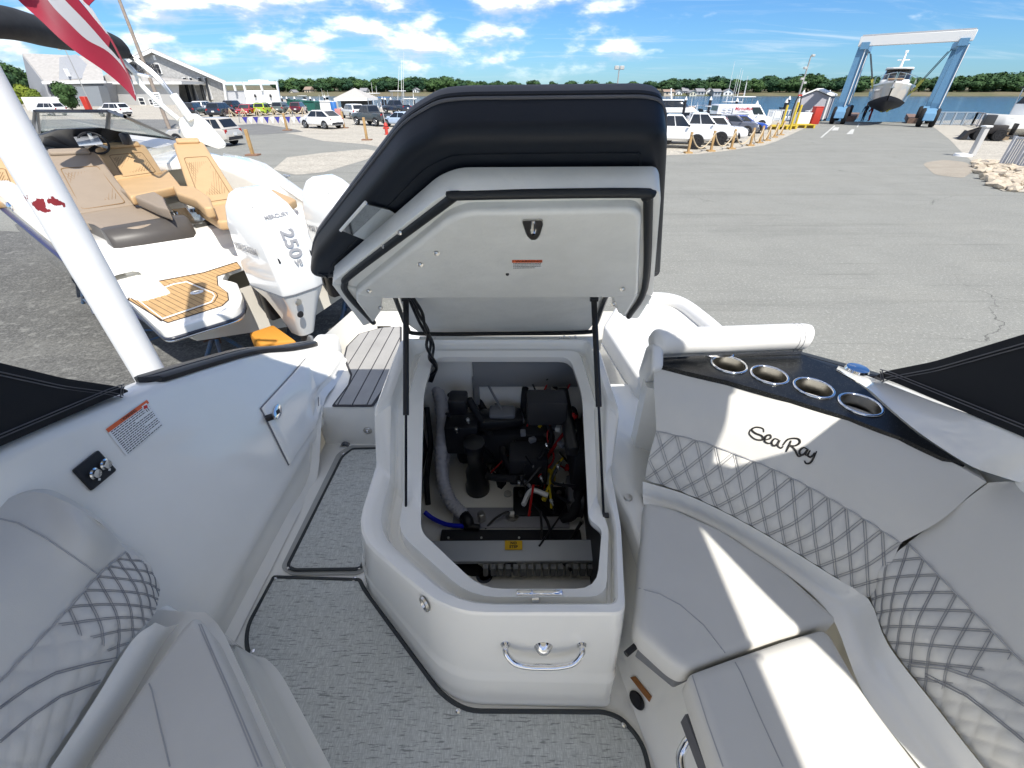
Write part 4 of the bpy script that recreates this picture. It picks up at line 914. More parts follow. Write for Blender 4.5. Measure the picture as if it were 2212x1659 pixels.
# ---- aft lounge cushion
lq = [H(u, v, .50) for u, v in ((1304, 702), (1330, 660), (1412, 648), (1470, 662), (1512, 692), (1548, 722), (1590, 790), (1383, 822))]
m = MB(); m.pillow(fil(lq, [.02, .03, .08, .1, .1, .05, .02, .02], 4), .12, .02, 3, n=(0, 0, -1), r0=.022); lg = m.build('aft_lounge_cushion', vinyl_w, boat, 60)
lb = [H(u, v, .52) for u, v in ((1400, 646), (1440, 648), (1476, 660), (1516, 690), (1552, 722), (1580, 752))]
m = MB(); m.tube(cr(lb, 6), .042, 14); m.build('lounge_bolster', vinyl_w, boat, 60)
m = MB(); m.prism([p+V((0, .0, -.12)) for p in lq], (0, 0, -.40)); m.build('lounge_base', gel, boat)
# ---- port corner seat
bt = [(1420, 788), (1570, 822), (1709, 862), (1836, 902), (1945, 944), (2040, 990), (2132, 1042)]
bt2 = [(1412, 812), (1566, 846), (1700, 888), (1822, 932), (1928, 978), (2018, 1026), (2100, 1066)]
bs = [(1418, 930), (1510, 952), (1600, 984), (1690, 1022), (1775, 1066), (1860, 1116), (1946, 1172)]
bb = [(1393, 1036), (1475, 1063), (1560, 1102), (1640, 1145), (1720, 1193), (1800, 1243), (1876, 1292)]
up_rows = [[H(u, v, CH-.005) for u, v in bt], [H(u, v, CH-.035) for u, v in bt2], [lerp(H(a[0], a[1], CH-.035), H(b[0], b[1], .63), .5)+V((-.004, -.012, .004)) for a, b in zip(bt2, bs)], [H(u, v, .63) for u, v in bs]]
g = dense(up_rows, 5, 5); m = MB(); shell(m, g, (.07, .10, -.03)); ba = m.build('port_backrest', vinyl, boat, 60, bev=None)
tB = bvh(ba)
lo_rows = [[H(u, v, .628) for u, v in bs], [lerp(H(a[0], a[1], .63), H(b[0], b[1], .47), .5)+V((-.012, -.018, 0)) for a, b in zip(bs, bb)], [H(u, v, .47) for u, v in bb]]
g = dense(lo_rows, 24, 20); st = quilt(g, 13.0, 2.0, .0065, ba, gapw=.0055); m = MB(); shell(m, g, (.07, .10, -.03)); qp = m.build('quilted_panel', vinyl, ba, 70)
st.build('stitching', seam, qp, 0)
m = MB(); m.tube([H(u, v, .63)+V((-.003, -.003, 0)) for u, v in cr2] if False else [g[0][i]+V((-.002, -.003, .001)) for i in range(len(g[0]))], .0022, 5); m.build('seam', seam_l, ba)
# embroidered script lettering
def script(strokes, w, name, par, tree):
    mm = MB()
    for s_ in strokes:
        pp = cr([V((x, y, 0)) for x, y in s_], 6); q = [onto(tree, p.x, p.y, .0012) for p in pp]; q = [x for x in q if x]
        if len(q) > 1: mm.tube(q, [w*(.55+.45*math.sin(math.pi*(i+.7)/(len(q)+.4))) for i in range(len(q))], 6)
    return mm.build(name, blk_ink, par, 60)
script([[(1650, 932), (1647, 922), (1634, 923), (1632, 932), (1645, 940), (1652, 947), (1645, 953), (1630, 949), (1618, 939), (1621, 935)],
        [(1655, 949), (1665, 945), (1667, 938), (1659, 940), (1657, 951), (1665, 957), (1674, 954)],
        [(1690, 950), (1681, 947), (1675, 955), (1679, 962), (1687, 959), (1692, 950), (1688, 962), (1694, 967), (1701, 965)],
        [(1711, 943), (1707, 958), (1702, 973)],
        [(1702, 952), (1712, 942), (1730, 944), (1728, 955), (1710, 960), (1722, 965), (1731, 978), (1739, 976)],
        [(1752, 963), (1743, 961), (1735, 968), (1738, 976), (1746, 973), (1753, 964), (1748, 976), (1756, 975)],
        [(1758, 965), (1753, 977), (1760, 980), (1768, 970)], [(1776, 966), (1768, 980), (1760, 994), (1748, 998), (1738, 992)]] if False else
       [[(1650, 934), (1648, 926), (1634, 923), (1624, 928), (1632, 936), (1646, 942), (1647, 950), (1632, 949), (1619, 938), (1621, 928)],
        [(1651, 951), (1664, 947), (1664, 940), (1655, 942), (1652, 953), (1661, 958), (1669, 955)],
        [(1682, 950), (1673, 948), (1667, 956), (1671, 963), (1679, 960), (1684, 951), (1680, 962), (1687, 968), (1692, 964)],
        [(1709, 952), (1704, 964), (1698, 976)], [(1691, 962), (1703, 949), (1723, 948), (1728, 956), (1718, 963), (1704, 962)], [(1706, 962), (1716, 970), (1724, 985), (1732, 984)],
        [(1744, 970), (1735, 967), (1727, 975), (1730, 983), (1738, 980), (1745, 971), (1740, 982), (1746, 984)],
        [(1750, 973), (1745, 984), (1752, 987), (1760, 978)], [(1764, 975), (1757, 990), (1750, 1000), (1741, 1001), (1738, 995)]], .0031, 'script_lettering', ba, tB)
# corner backrest along the port side
ct = [H(2135, 1043, .80), H(2212, 1045, .80), H(2330, 1120, .82), H(2480, 1270, .84), H(2800, 1600, .86)]
ct2 = [H(2096, 1072, .76), H(2180, 1110, .765), H(2300, 1200, .78), H(2450, 1350, .80), H(2760, 1720, .82)]
cs = [H(1962, 1172, .63), H(2075, 1290, .63), H(2212, 1432, .63), H(2380, 1610, .63), H(2650, 1900, .63)]
cm_ = [H(1898, 1232, .545), H(1985, 1372, .545), H(2110, 1520, .545), H(2240, 1670, .545), H(2480, 1960, .545)]
cb = [H(1880, 1290, .47), H(1922, 1390, .465), H(2020, 1520, .46), H(2130, 1660, .46), H(2330, 1900, .46)]
g = dense([ct, ct2, cs], 6, 8); m = MB(); shell(m, g, (.10, .03, -.02)); cbk = m.build('corner_backrest', vinyl, boat, 60)
cmid = [lerp(a, b, .5)+V((-.03, -.004, .01)) for a, b in zip(cs, cb)]
g = dense([cs, cmid, cb], 30, 22); st = quilt(g, 13, 2.8, .006, cbk, a1=.48, gapw=.0042); m = MB(); shell(m, g, (.10, .03, -.02)); qp2 = m.build('quilted_panel', vinyl, cbk, 70); st.build('stitching', seam, qp2, 0)
m = MB(); m.tube([p+V((-.003, -.002, .001)) for p in g[0]], .0022, 5); m.build('seam', seam_l, cbk)
t2 = bvh(qp2)
# seat cushions
def cushion(name, pts, rr, h, th, r, parent=boat, mt=vinyl, par_seams=(), crown=0):
    o_ = fil([H(u, v, h) for u, v in pts], rr, 5); m = MB(); m.pillow(o_, th, .01, 3, n=(0, 0, -1), r0=r); c = m.build(name, mt, parent, 60); t = bvh(c)
    for s_ in par_seams:
        q = onto_path(t, s_, .0006, 12)
        if len(q) > 1: mm = MB(); mm.tube(q, .0016, 5); mm.build('seam', seam_l, c, 0)
    return c
aft_seat = cushion('aft_seat_cushion', [(1393, 1080), (1450, 1092), (1560, 1140), (1700, 1232), (1816, 1336), (1690, 1372), (1568, 1414), (1482, 1446), (1455, 1432), (1372, 1358), (1378, 1280)], [.02, .03, .03, .03, .02, .02, .02, .03, .03, .03, .02], .44, .085, .022,
    par_seams=([(1380, 1271), (1425, 1283), (1470, 1307), (1520, 1350), (1566, 1410)],))
m = MB(); q = [H(u, v, .352) for u, v in ((1376, 1400), (1462, 1470), (1500, 1452), (1420, 1390))]; m.prism(q, (0, 0, -.05)); m.build('seat_hinge_bracket', greyp, boat, bev=(.006, 2, 30))
near_seat = cushion('near_seat_cushion', [(1486, 1452), (1572, 1421), (1694, 1379), (1788, 1351), (1876, 1503), (2005, 1670), (2120, 1800), (1660, 1900), (1558, 1665), (1500, 1500)], [.03, .02, .02, .03, .05, .03, .02, .02, .02, .02], .44, .09, .024,
    par_seams=([(1582, 1420), (1600, 1452), (1640, 1545), (1691, 1656)], [(1496, 1460), (1528, 1560), (1562, 1656)]))
m = MB(); q = [H(u, v, .30) for u, v in ((1470, 1560), (1560, 1800), (1700, 1950), (1700, 1500))]; m.prism(q, (0, 0, .05)); m.build('seat_kick_plate', charc, boat)
# moulded ledge between the seat cushions and the backrests
l0 = [H(u, v, .468) for u, v in ((1388, 1040), (1475, 1066), (1560, 1104), (1640, 1147), (1720, 1195), (1800, 1245), (1876, 1294), (1918, 1392), (2018, 1522), (2128, 1662), (2330, 1900))]
l1 = [H(u, v, .40) for u, v in ((1390, 1090), (1455, 1100), (1556, 1146), (1625, 1190), (1696, 1238), (1760, 1290), (1806, 1350), (1866, 1500), (1990, 1660), (2090, 1790), (2250, 1980))]
m = MB(); m.grid(dense([l0, [lerp(a_, b_, .45)+V((.004, .004, -.022)) for a_, b_ in zip(l0, l1)], l1], 4, 5)); m.build('seat_ledge', gel, boat, 70)
# seat base wall details at the foot of the seat
def seatface():
    m = MB(); a = [V((.40, 1.06)), V((.435, .86)), V((.50, .62)), V((.55, .42)), V((.60, .1)), V((.62, -1.0))]; b = [V((.37, 1.06)), V((.37, .72)), V((.40, .53)), V((.45, .30)), V((.49, .05)), V((.50, -1.0))]
    rows = []
    for p, q in zip(a, b): rows.append([V((p.x+.3, p.y+.02, S+.352)), V((p.x, p.y, S+.352)), V((p.x-.004, p.y, S+.335)), V((lerp(p.x, q.x, .7), lerp(p.y, q.y, .7), S+.07)), V((q.x, q.y, S+.02)), V((q.x-.02, q.y-.01, S+.004))])
    m.grid(dense(rows, 2, 4)); return m.build('seat_base', gel, boat, 40)
sfb = seatface(); tS = bvh(sfb)
for nm, pts, mt, th in (('orange_reflector', [(1363, 1464), (1374, 1461), (1409, 1505), (1404, 1516)], mat('amber tape', (.30, .12, .03), .4), .004),):
    q = [onto(tS, u, v, .001) for u, v in pts]
    if all(q): n_ = newell(q); n_ = n_ if n_.dot(EYE-q[0]) > 0 else -n_; mm = MB(); mm.prism(q, n_*th); mm.build(nm, mt, boat, 0)
c = onto(tS, 1377, 1513, .002)
if c:
    n_ = (onto(tS, 1377, 1505, 0)-onto(tS, 1377, 1520, 0)).cross(onto(tS, 1370, 1513, 0)-onto(tS, 1385, 1513, 0)).normalized(); n_ = n_ if n_.dot(EYE-c) > 0 else -n_
    a_ = (onto(tS, 1362, 1492, 0)-onto(tS, 1392, 1534, 0)).normalized(); b_ = a_.cross(n_)
    so = disk(c, a_, b_, n_, .030, .019, .005).build('power_socket', black, boat, 40, bev=(.002, 1, 30))
    disk(c+n_*.005, a_, b_, n_, .016, .015, .006).build('socket_cap', blackm, so, 40)
mm = MB(); c = H(1352, 1413, .36); mm.tube([c, c+V((.03, .02, .0))], .008, 10); mm.build('latch_knob', black, boat)
mm = MB(); mm.tube(cr([H(1500, 1585, .26), H(1480, 1610, .24), H(1470, 1650, .22), H(1500, 1760, .22)], 6), .011, 10); mm.build('seat_grab_rail', chrome, boat, 60)
m = MB(); m.lathe([(0, .004), (.004, .004), (.014, .003), (.016, -.004)], 16, Matrix.Translation(H(1357, 1074, .40))); m.build('deck_plug', steel, boat)
# liner between the hatch box and the aft seat
m = MB(); q = [(.36, 1.13, .395), (.40, .95, .395), (.41, .78, .395), (.47, .78, .392), (.47, 1.05, .392), (.60, 1.10, .39), (.60, 1.75, .40), (.37, 1.75, .40)]
m.prism([V((x, y, S+z)) for x, y, z in q], (0, 0, -.1)); m.build('side_ledge', gel, boat, bev=(.012, 3, 30))
# ---- starboard seat
sc = [[(215, 1128, .68), (150, 1088, .74), (85, 1064, .765), (15, 1078, .775), (-120, 1150, .785), (-400, 1330, .80)],
      [(245, 1155, .62), (190, 1160, .685), (110, 1180, .70), (10, 1250, .71), (-135, 1360, .72), (-430, 1600, .73)],
      [(272, 1190, .575), (214, 1240, .582), (127, 1335, .59), (0, 1470, .595), (-160, 1640, .60), (-480, 1950, .60)]]
g = dense([[H(u, v, h) for u, v, h in r] for r in sc], 6, 6); m = MB(); shell(m, g, (-.07, .05, -.03)); sbk = m.build('starboard_backrest', vinyl, boat, 60); tSB = bvh(sbk)
bq = [(346, 1272, .452), (330, 1330, .452), (262, 1408, .452), (100, 1655, .452), (-40, 1860, .452), (-330, 2250, .452)]
top_ = [H(u, v, h) for u, v, h in sc[2]]; bot_ = [H(u, v, h) for u, v, h in bq]; mid_ = [lerp(a, b, .5)+V((.030, -.006, .012)) for a, b in zip(top_, bot_)]
mid_[0] = H(322, 1222, .515)
g = dense([top_, mid_, bot_], 26, 22); st = quilt(g, 14, 2.8, .006, sbk, a1=.42, gapw=.0042); m = MB(); shell(m, g, (-.07, .05, -.03)); qp3 = m.build('quilted_panel', vinyl, sbk, 70); st.build('stitching', seam, qp3, 0)
m = MB(); m.tube([p+V((.003, -.002, .001)) for p in g[0]], .0022, 5); m.build('seam', seam_l, sbk)
q = onto_path(tSB, [(0, 1121), (40, 1130), (100, 1163), (160, 1203), (209, 1239)], .001); mm = MB(); mm.tube(q, .0018, 5); mm.build('seam', seam_l, sbk)
t3 = bvh(qp3)
for pts in ([(0, 1527), (60, 1484), (120, 1452), (195, 1432), (262, 1418)], [(0, 1600), (60, 1550), (130, 1502), (225, 1466)]):
    for dx in (0, 5):
        q = onto_path(t3, [(u, v+dx) for u, v in pts], .0015)
        if len(q) > 2: mm = MB(); mm.tube(q, .0013, 4); mm.build('seam', seam, sbk)
for pts in ([(1950, 1432), (2040, 1440), (2130, 1470), (2212, 1520)], [(2000, 1455), (2090, 1500), (2160, 1555), (2212, 1598)]):
    for dx in (0, 6):
        q = onto_path(t2, [(u, v+dx) for u, v in pts], .0015)
        if len(q) > 2: mm = MB(); mm.tube(q, .0013, 4); mm.build('seam', seam, cbk)
sseat = cushion('starboard_seat_cushion', [(421, 1325), (450, 1358), (484, 1430), (584, 1664), (640, 1800), (60, 1850), (183, 1658), (318, 1455), (390, 1353)], [.03, .04, .05, .02, .02, .02, .02, .03, .03], .42, .09, .022,
    par_seams=([(316, 1462), (328, 1490), (345, 1565), (367, 1656)], [(428, 1336), (445, 1375), (500, 1500), (566, 1656)], [(424, 1336), (440, 1375), (494, 1500), (558, 1656)]))
def sbase():
    m = MB(); tp = [(421, 1322), (452, 1356), (488, 1430), (590, 1664), (650, 1810)]; bo = [(470, 1285), (500, 1375), (517, 1430), (625, 1664), (690, 1810)]
    a = [H(u, v, .335) for u, v in tp]; b = [V((p.x+.055, p.y+.01, S+.06)) for p in a]; c = [V((p.x+.10, p.y+.015, S+.004)) for p in a]
    m.grid(dense([[V((p.x-.5, p.y+.03, p.z)) for p in a], a, [p+V((.012, 0, -.02)) for p in a], b, c], 6, 2)); return m.build('seat_base', gel, boat, 50)
sbase()
m = MB(); q = [V((-.86, .66, 0)), V((-1.02, .75, 0)), V((-1.05, .9, 0)), V((-1.02, 1.02, 0)), V((-1.2, 1.0, 0)), V((-1.2, -1, 0)), V((-.6, -1, 0))]
m = MB(); m.prism([V((x, y, S+.33)) for x, y in ((-.87, .62), (-1.10, .72), (-1.10, -1), (-.55, -1), (-.66, .10))], (0, 0, -.33)); m.build('seat_riser', gel, boat, bev=(.03, 4, 30))
# bar of liner between backrest and seat cushion
rl = [[H(u, v, .455) for u, v in ((335, 1345), (285, 1385), (200, 1520), (95, 1680), (0, 1820))], [H(u, v, .43) for u, v in ((348, 1350), (306, 1396), (228, 1522), (122, 1676), (30, 1820))], [H(u, v, .40) for u, v in ((362, 1354), (325, 1400), (250, 1520), (148, 1672), (56, 1820))], [H(u, v, .345) for u, v in ((388, 1346), (348, 1398), (282, 1512), (180, 1668), (90, 1820))]]
m = MB(); m.grid(dense(rl, 6, 5)); m.build('seat_rail', gel, boat, 70)
# ---- carpets
carp = mat('woven grey carpet', (.30, .31, .30), .95, spec=.1)
def carpet_nodes():
    t = carp.node_tree; b = t.nodes['Principled BSDF']; tc = nd(t, 'ShaderNodeTexCoord'); L = t.links
    def nz(sc, scale, det):
        mp = nd(t, 'ShaderNodeMapping'); mp.inputs['Scale'].default_value = sc; L.new(tc.outputs['Object'], mp.inputs[0])
        n = nd(t, 'ShaderNodeTexNoise'); n.inputs['Scale'].default_value = scale; n.inputs['Detail'].default_value = det; L.new(mp.outputs[0], n.inputs['Vector']); return n.outputs['Fac']
    d = nz((30, 260, 1), 1, 3); w = nz((520, 60, 1), 1, 1); w2 = nz((60, 500, 1), 1, 1); big = nz((6, 6, 1), 1, 2)
    def mr(x, a, b_): n = nd(t, 'ShaderNodeMapRange'); L.new(x, n.inputs[0]); n.inputs[1].default_value = a; n.inputs[2].default_value = b_; return n.outputs[0]
    def mx(f, a, c, blend='MIX'):
        n = nd(t, 'ShaderNodeMix', data_type='RGBA', blend_type=blend)
        if isinstance(f, float): n.inputs[0].default_value = f
        else: L.new(f, n.inputs[0])
        for k, x in ((6, a), (7, c)):
            if isinstance(x, tuple): n.inputs[k].default_value = (*x, 1)
            else: L.new(x, n.inputs[k])
        return n.outputs[2]
    base = mx(mr(w, .35, .65), (.46, .472, .45), (.66, .675, .64)); base = mx(mr(w2, .3, .7), mx(.5, base, (.42, .43, .41)), base)
    base = mx(mr(d, .57, .67), base, (.27, .278, .268)); L.new(base, b.inputs['Base Color'])
    bp = nd(t, 'ShaderNodeBump'); bp.inputs['Strength'].default_value = .5; bp.inputs['Distance'].default_value = .002; L.new(w, bp.inputs['Height']); L.new(bp.outputs[0], b.inputs['Normal'])
carpet_nodes()
bind = mat('carpet binding', (.045, .05, .052), .9)
def carpet(name, pts, rr, h, label, snaps):
    o_ = fil([H(u, v, h) for u, v in pts], rr, 4); c = sum(o_, V())/len(o_)
    t = thing(name, (c.x, c.y, S+.0), label, 'carpet', world=True); o2 = [p if newell(o_).z > 0 else p for p in o_]
    m = MB(); m.prism([p+V((0, 0, -.006)) for p in o_], (0, 0, .006)); m.build('pile', carp, t, 0)
    m = MB(); m.tube([p+V((0, 0, -.001)) for p in inset(o_, .006)], .0075, 6, closed=True); m.build('binding', bind, t, 60)
    for u, v in snaps:
        mm = MB(); mm.lathe([(.0095, -.001), (.008, .003), (.004, .005), (0, .005)], 12, Matrix.Translation(H(u, v, h))); mm.build('snap_button', chrome, t)
carpet('deck_carpet', [(590, 1243), (779, 1249), (790, 1272), (955, 1496), (1010, 1531), (1308, 1533), (1345, 1548), (1392, 1602), (1430, 1760), (1440, 2050), (720, 2050), (650, 1668), (541, 1440), (527, 1395), (531, 1352)],
       [.01, .012, .02, .06, .06, .05, .05, .05, .02, .02, .02, .02, .04, .04, .05], .008, 'large grey woven cockpit carpet with dark binding below the hatch', [(596, 1247), (765, 1251), (990, 1536), (1348, 1566), (546, 1407)])
carpet('deck_carpet', [(737, 986), (760, 968), (840, 966), (840, 1060), (784, 1225), (770, 1232), (632, 1234), (617, 1224)], [.02, .02, .005, .005, .02, .02, .03, .03], .014, 'small grey carpet in the narrow walkway beside the hatch box', [(625, 1226), (775, 1226), (742, 980)])
m = MB(); o_ = fil([H(u, v, .006) for u, v in ((728, 980), (756, 962), (840, 962), (848, 1060), (790, 1232), (772, 1241), (628, 1242), (606, 1226))], .02, 3); m.prism([p+V((0, 0, -.004)) for p in o_], (0, 0, .004)); m.build('walkway_tray', mat('grey tray edge', (.40, .40, .38), .6), boat, 0)
# keel blocks that carry the boat
for i, y in enumerate((2.0, -1.2)):
    mm = MB(); mm.box((0, y, .21), (.35, .5, .42)); tag(mm.build('keel_block', mat('old timber', (.22, .16, .10), .8, var=.2), None, bev=(.01, 1, 30)), 'timber keel block under the %s of the foreground boat' % ('stern' if i == 0 else 'middle'), 'block', 'keel blocks')
# script end marker: foreground boat
# ================================================================= the neighbouring boat with tan seats
nb = thing('bowrider_boat', (-5.5, 7.6, 0), 'white boat with tan lounge seats and teak swim platform, parked on blue stands at left', 'boat', world=True)
XV, PV = V((-.809, .588, 0)), V((-.588, -.809, 0)); NO = V((-3.0, 5.54, 0))
def N(x, y, z): return NO+XV*x+PV*y+V((0, 0, z))
tan = mat('tan vinyl', (.53, .355, .185), .5, spec=.35, var=.05, vscale=4, bump=.15, bscale=300, dist=.001); tan_d = mat('tan seam', (.26, .165, .08), .8)
brn = mat('brown grey vinyl', (.075, .068, .062), .42, spec=.4, var=.05); taup = mat('taupe vinyl', (.30, .24, .18), .5, spec=.35, var=.04)
teak = mat('teak foam', (.50, .315, .14), .8, var=.12, vscale=8); caulk = mat('dark caulk', (.05, .035, .03), .8)
hullg = mat('champagne hull', (.66, .63, .56), .06, coat=1.0)
xs = [0, .6, 1.6, 3, 4.6, 6.2, 7.6, 8.8, 9.5]; bw = [1.50, 1.58, 1.68, 1.74, 1.74, 1.62, 1.30, .72, .12]; gz_ = [1.16, 1.24, 1.52, 1.84, 2.05, 2.16, 2.26, 2.34, 2.38]
m = MB(); rows = []; stripe = []
for x, w, z in zip(xs, bw, gz_):
    k = max(0, (x-3)/6.5)**2; ch = .80+.75*k; ke = .42+1.1*k
    rows.append([N(x, s_*a, b) for s_, a, b in ((1, w-.10, z), (1, w, z-.06), (1, w+.01, z-.20), (1, w-.14, ch+.1), (1, (w-.22)*(1-.3*k), ch-.08), (1, .02, ke), (-1, .02, ke), (-1, (w-.22)*(1-.3*k), ch-.08), (-1, w-.14, ch+.1), (-1, w+.01, z-.20), (-1, w, z-.06), (-1, w-.10, z))])
    stripe.append(N(x, w+.018, z-.20))
g = dense(rows, 1, 3); m.grid(g); m.poly(g[0]); m.build('hull', hullg, nb, 30)
m = MB(); m.tube(cr(stripe, 3), .024, 8); m.build('rub_rail', mat('dark blue rail', (.03, .035, .10), .3), nb, 60)
# gunwales, cockpit floor, foredeck
for sg in (1, -1):
    rows = []
    for x, w, z in zip([.95]+xs[2:7], [1.60]+bw[2:], [1.36]+gz_[2:]): rows.append([N(x, sg*a, b) for a, b in ((w-.005, z-.05), (w-.03, z+.015), (w-.10, z+.03), (w-.26, z+.03), (w-.32, z+.0), (w-.36, z-.10), (w-.38, 1.2))])
    m = MB(); m.grid(dense(rows, 1, 4)); m.build('gunwale', gel, nb, 50)
m = MB(); m.prism([N(1.1, 1.4, 1.33), N(5, 1.5, 1.33), N(5, -1.5, 1.33), N(1.1, -1.4, 1.33)], (0, 0, -.1)); m.build('cockpit_floor', gel, nb)
m = MB(); m.prism([N(4.6, 1.6, 2.06), N(7.4, 1.25, 2.22), N(9.3, .1, 2.36), N(9.3, -.1, 2.36), N(7.4, -1.25, 2.22), N(4.6, -1.6, 2.06)], (0, 0, -.12)); m.build('foredeck', gel, nb, bev=(.03, 2, 30))
# transom with its moulded steps and seat base block
tz = lambda u, v, z: Pz(u, v, z)
m = MB(); prof = [(a_*1.6+.92, b_) for a_, b_ in ((.02, 1.16), (.04, 1.24), (.07, 1.27), (.085, 1.36), (.12, 1.40), (.14, 1.52), (.20, 1.60), (.9, 1.62), (.9, 1.1), (.02, 1.1))]
m.loft([[N(a, y, b) for a, b in prof] for y in (1.40, .9, 0, -.9, -1.40)], True, True, True); m.build('transom', gel, nb, 30, bev=(.012, 2, 30))
m = MB(); m.prism([N(.25, 1.52, 1.17), N(1.3, 1.60, 1.38), N(1.3, 1.15, 1.38), N(.25, 1.2, 1.17)], (0, 0, -.35)); m.build('quarter_moulding', gel, nb, bev=(.04, 3, 30))
# swim platform and teak planks
PZ = 1.19
po = [tz(268, 641, PZ), tz(337, 706, PZ), tz(352, 716, PZ), tz(515, 668, PZ), tz(524, 640, PZ), tz(512, 610, PZ), tz(480, 603, PZ), tz(492, 580, PZ), tz(560, 556, PZ), tz(500, 520, PZ), tz(330, 555, PZ), tz(225, 600, PZ)]
m = MB(); m.prism(fil(po, [.05, .08, .08, .15, .12, .08, .05, .05, .02, .02, .02, .05], 4), (0, 0, -.10)); pf = m.build('swim_platform', gel, nb, 30, bev=(.03, 3, 40))
m = MB(); m.tube([p+V((0, 0, -.10)) for p in fil(po[:6], [.05, .08, .08, .15, .12, .08], 5, False)], .018, 8); m.build('platform_trim', mat('dark trim', (.03, .035, .05), .25), pf, 60)
m = MB(); m.tube([p+V((0, 0, -.128))-(p-N(.3, .6, PZ)).normalized()*.01 for p in fil(po[:6], [.05, .08, .08, .15, .12, .08], 5, False)], .016, 8); m.build('chrome_strip', chrome, pf, 60)
def teakpad(pts, d, w=.055):
    q = [tz(u, v, PZ+.003) for u, v in pts]; q = q if newell(q).z > 0 else q[::-1]
    m = MB(); m.prism(q, (0, 0, .003)); bk = m.build('teak_backing', caulk, pf, 0)
    for s_ in strips(inset([p+V((0, 0, .0032)) for p in q], .010), d, w, .007): mm = MB(); mm.prism(s_, (0, 0, .004)); mm.build('teak_plank', teak, bk, 0)
dP = tz(346, 690, PZ)-tz(275, 649, PZ)
teakpad([(276, 648), (290, 628), (335, 609), (440, 589), (512, 566), (522, 580), (470, 597), (472, 617), (493, 633), (495, 648), (481, 661), (362, 698), (346, 691)], dP, .062)
hp = [tz(u, v, PZ+.0115) for u, v in ((292, 644), (375, 614), (404, 609), (460, 633), (464, 640), (456, 653), (352, 689))]
for d_, r_, mt_ in ((0, .010, gel), (.030, .005, caulk)): m = MB(); m.tube(inset(hp, d_ if newell(hp).z > 0 else -d_), r_, 6, closed=True); m.build('hatch_border' if mt_ is gel else 'hatch_joint', mt_, pf, 60)
ed_ = [tz(u, v, PZ+.0115) for u, v in ((276, 648), (290, 628), (335, 609), (440, 589), (512, 566))]; m = MB(); m.tube([p+V((0, 0, 0)) for p in ed_], .008, 6); m.build('pad_edge', caulk, pf, 60)
m = MB(); m.lathe([(0, .006), (.05, .006), (.07, 0)], 20, Matrix.Translation(tz(425, 631, PZ+.013))); ht = m.build('hatch_pull', whi, pf)
m = MB(); m.lathe([(0, .008), (.03, .006), (.034, 0)], 14, Matrix.Translation(tz(424, 631, PZ+.018))); m.build('pull_ring', chrome, ht)
# ---- lounge seats
def slab(name, pts, z, th, r, mt, zs=None): q = [tz(u, v, (zs[i] if zs else z)) for i, (u, v) in enumerate(pts)]; m = MB(); m.pillow(fil(q, .05, 3), th, r, 3, n=(0, 0, -1), r0=r); return m.build(name, mt, nb, 60)
ls = slab('lounge_cushion', [(150, 462), (275, 441), (330, 452), (392, 469), (300, 490), (228, 498), (200, 482), (165, 474)], 1.78, .12, .03, taup)
t_ = bvh(ls)
q = [onto(t_, u, v, .003) for u, v in ((172, 474), (210, 468), (258, 472), (318, 481), (300, 487), (228, 494), (200, 482))]
# dark bullnose: swept roll along the aft edge
E0, E1 = tz(226, 500, 1.765), tz(396, 471, 1.765); ed = (E1-E0).normalized(); ad = ed.cross(V((0, 0, 1)))
pf_ = [(-.10, .03), (.05, .026), (.14, -.01), (.20, -.08), (.23, -.18), (.215, -.30), (.16, -.38), (.08, -.40), (-.10, -.40)]
m = MB(); m.loft([[E0+ed*s_+ad*(x*k)+V((0, 0, z*k2)) for x, z in pf_] for s_, k, k2 in ((-.02, .8, .9), (.03, 1, 1), ((E1-E0).length-.03, 1, 1), ((E1-E0).length+.03, .8, .9))], True, True, True); m.build('lounge_bullnose', brn, nb, 60, bev=(.008, 2, 45))
m = MB(); sd = [tz(160, 470, 1.76), tz(200, 480, 1.76), tz(226, 498, 1.76), tz(246, 540, 1.52), tz(225, 528, 1.52), tz(185, 500, 1.55)]; m.prism(sd, PV*-.02); m.build('lounge_side', brn, nb, 40)
m = MB(); m.prism([tz(205, 506, 1.5), tz(250, 540, 1.5), tz(404, 514, 1.5), tz(395, 480, 1.5), tz(280, 470, 1.5)], (0, 0, -.28)); m.build('lounge_base', gel, nb, bev=(.02, 2, 30))
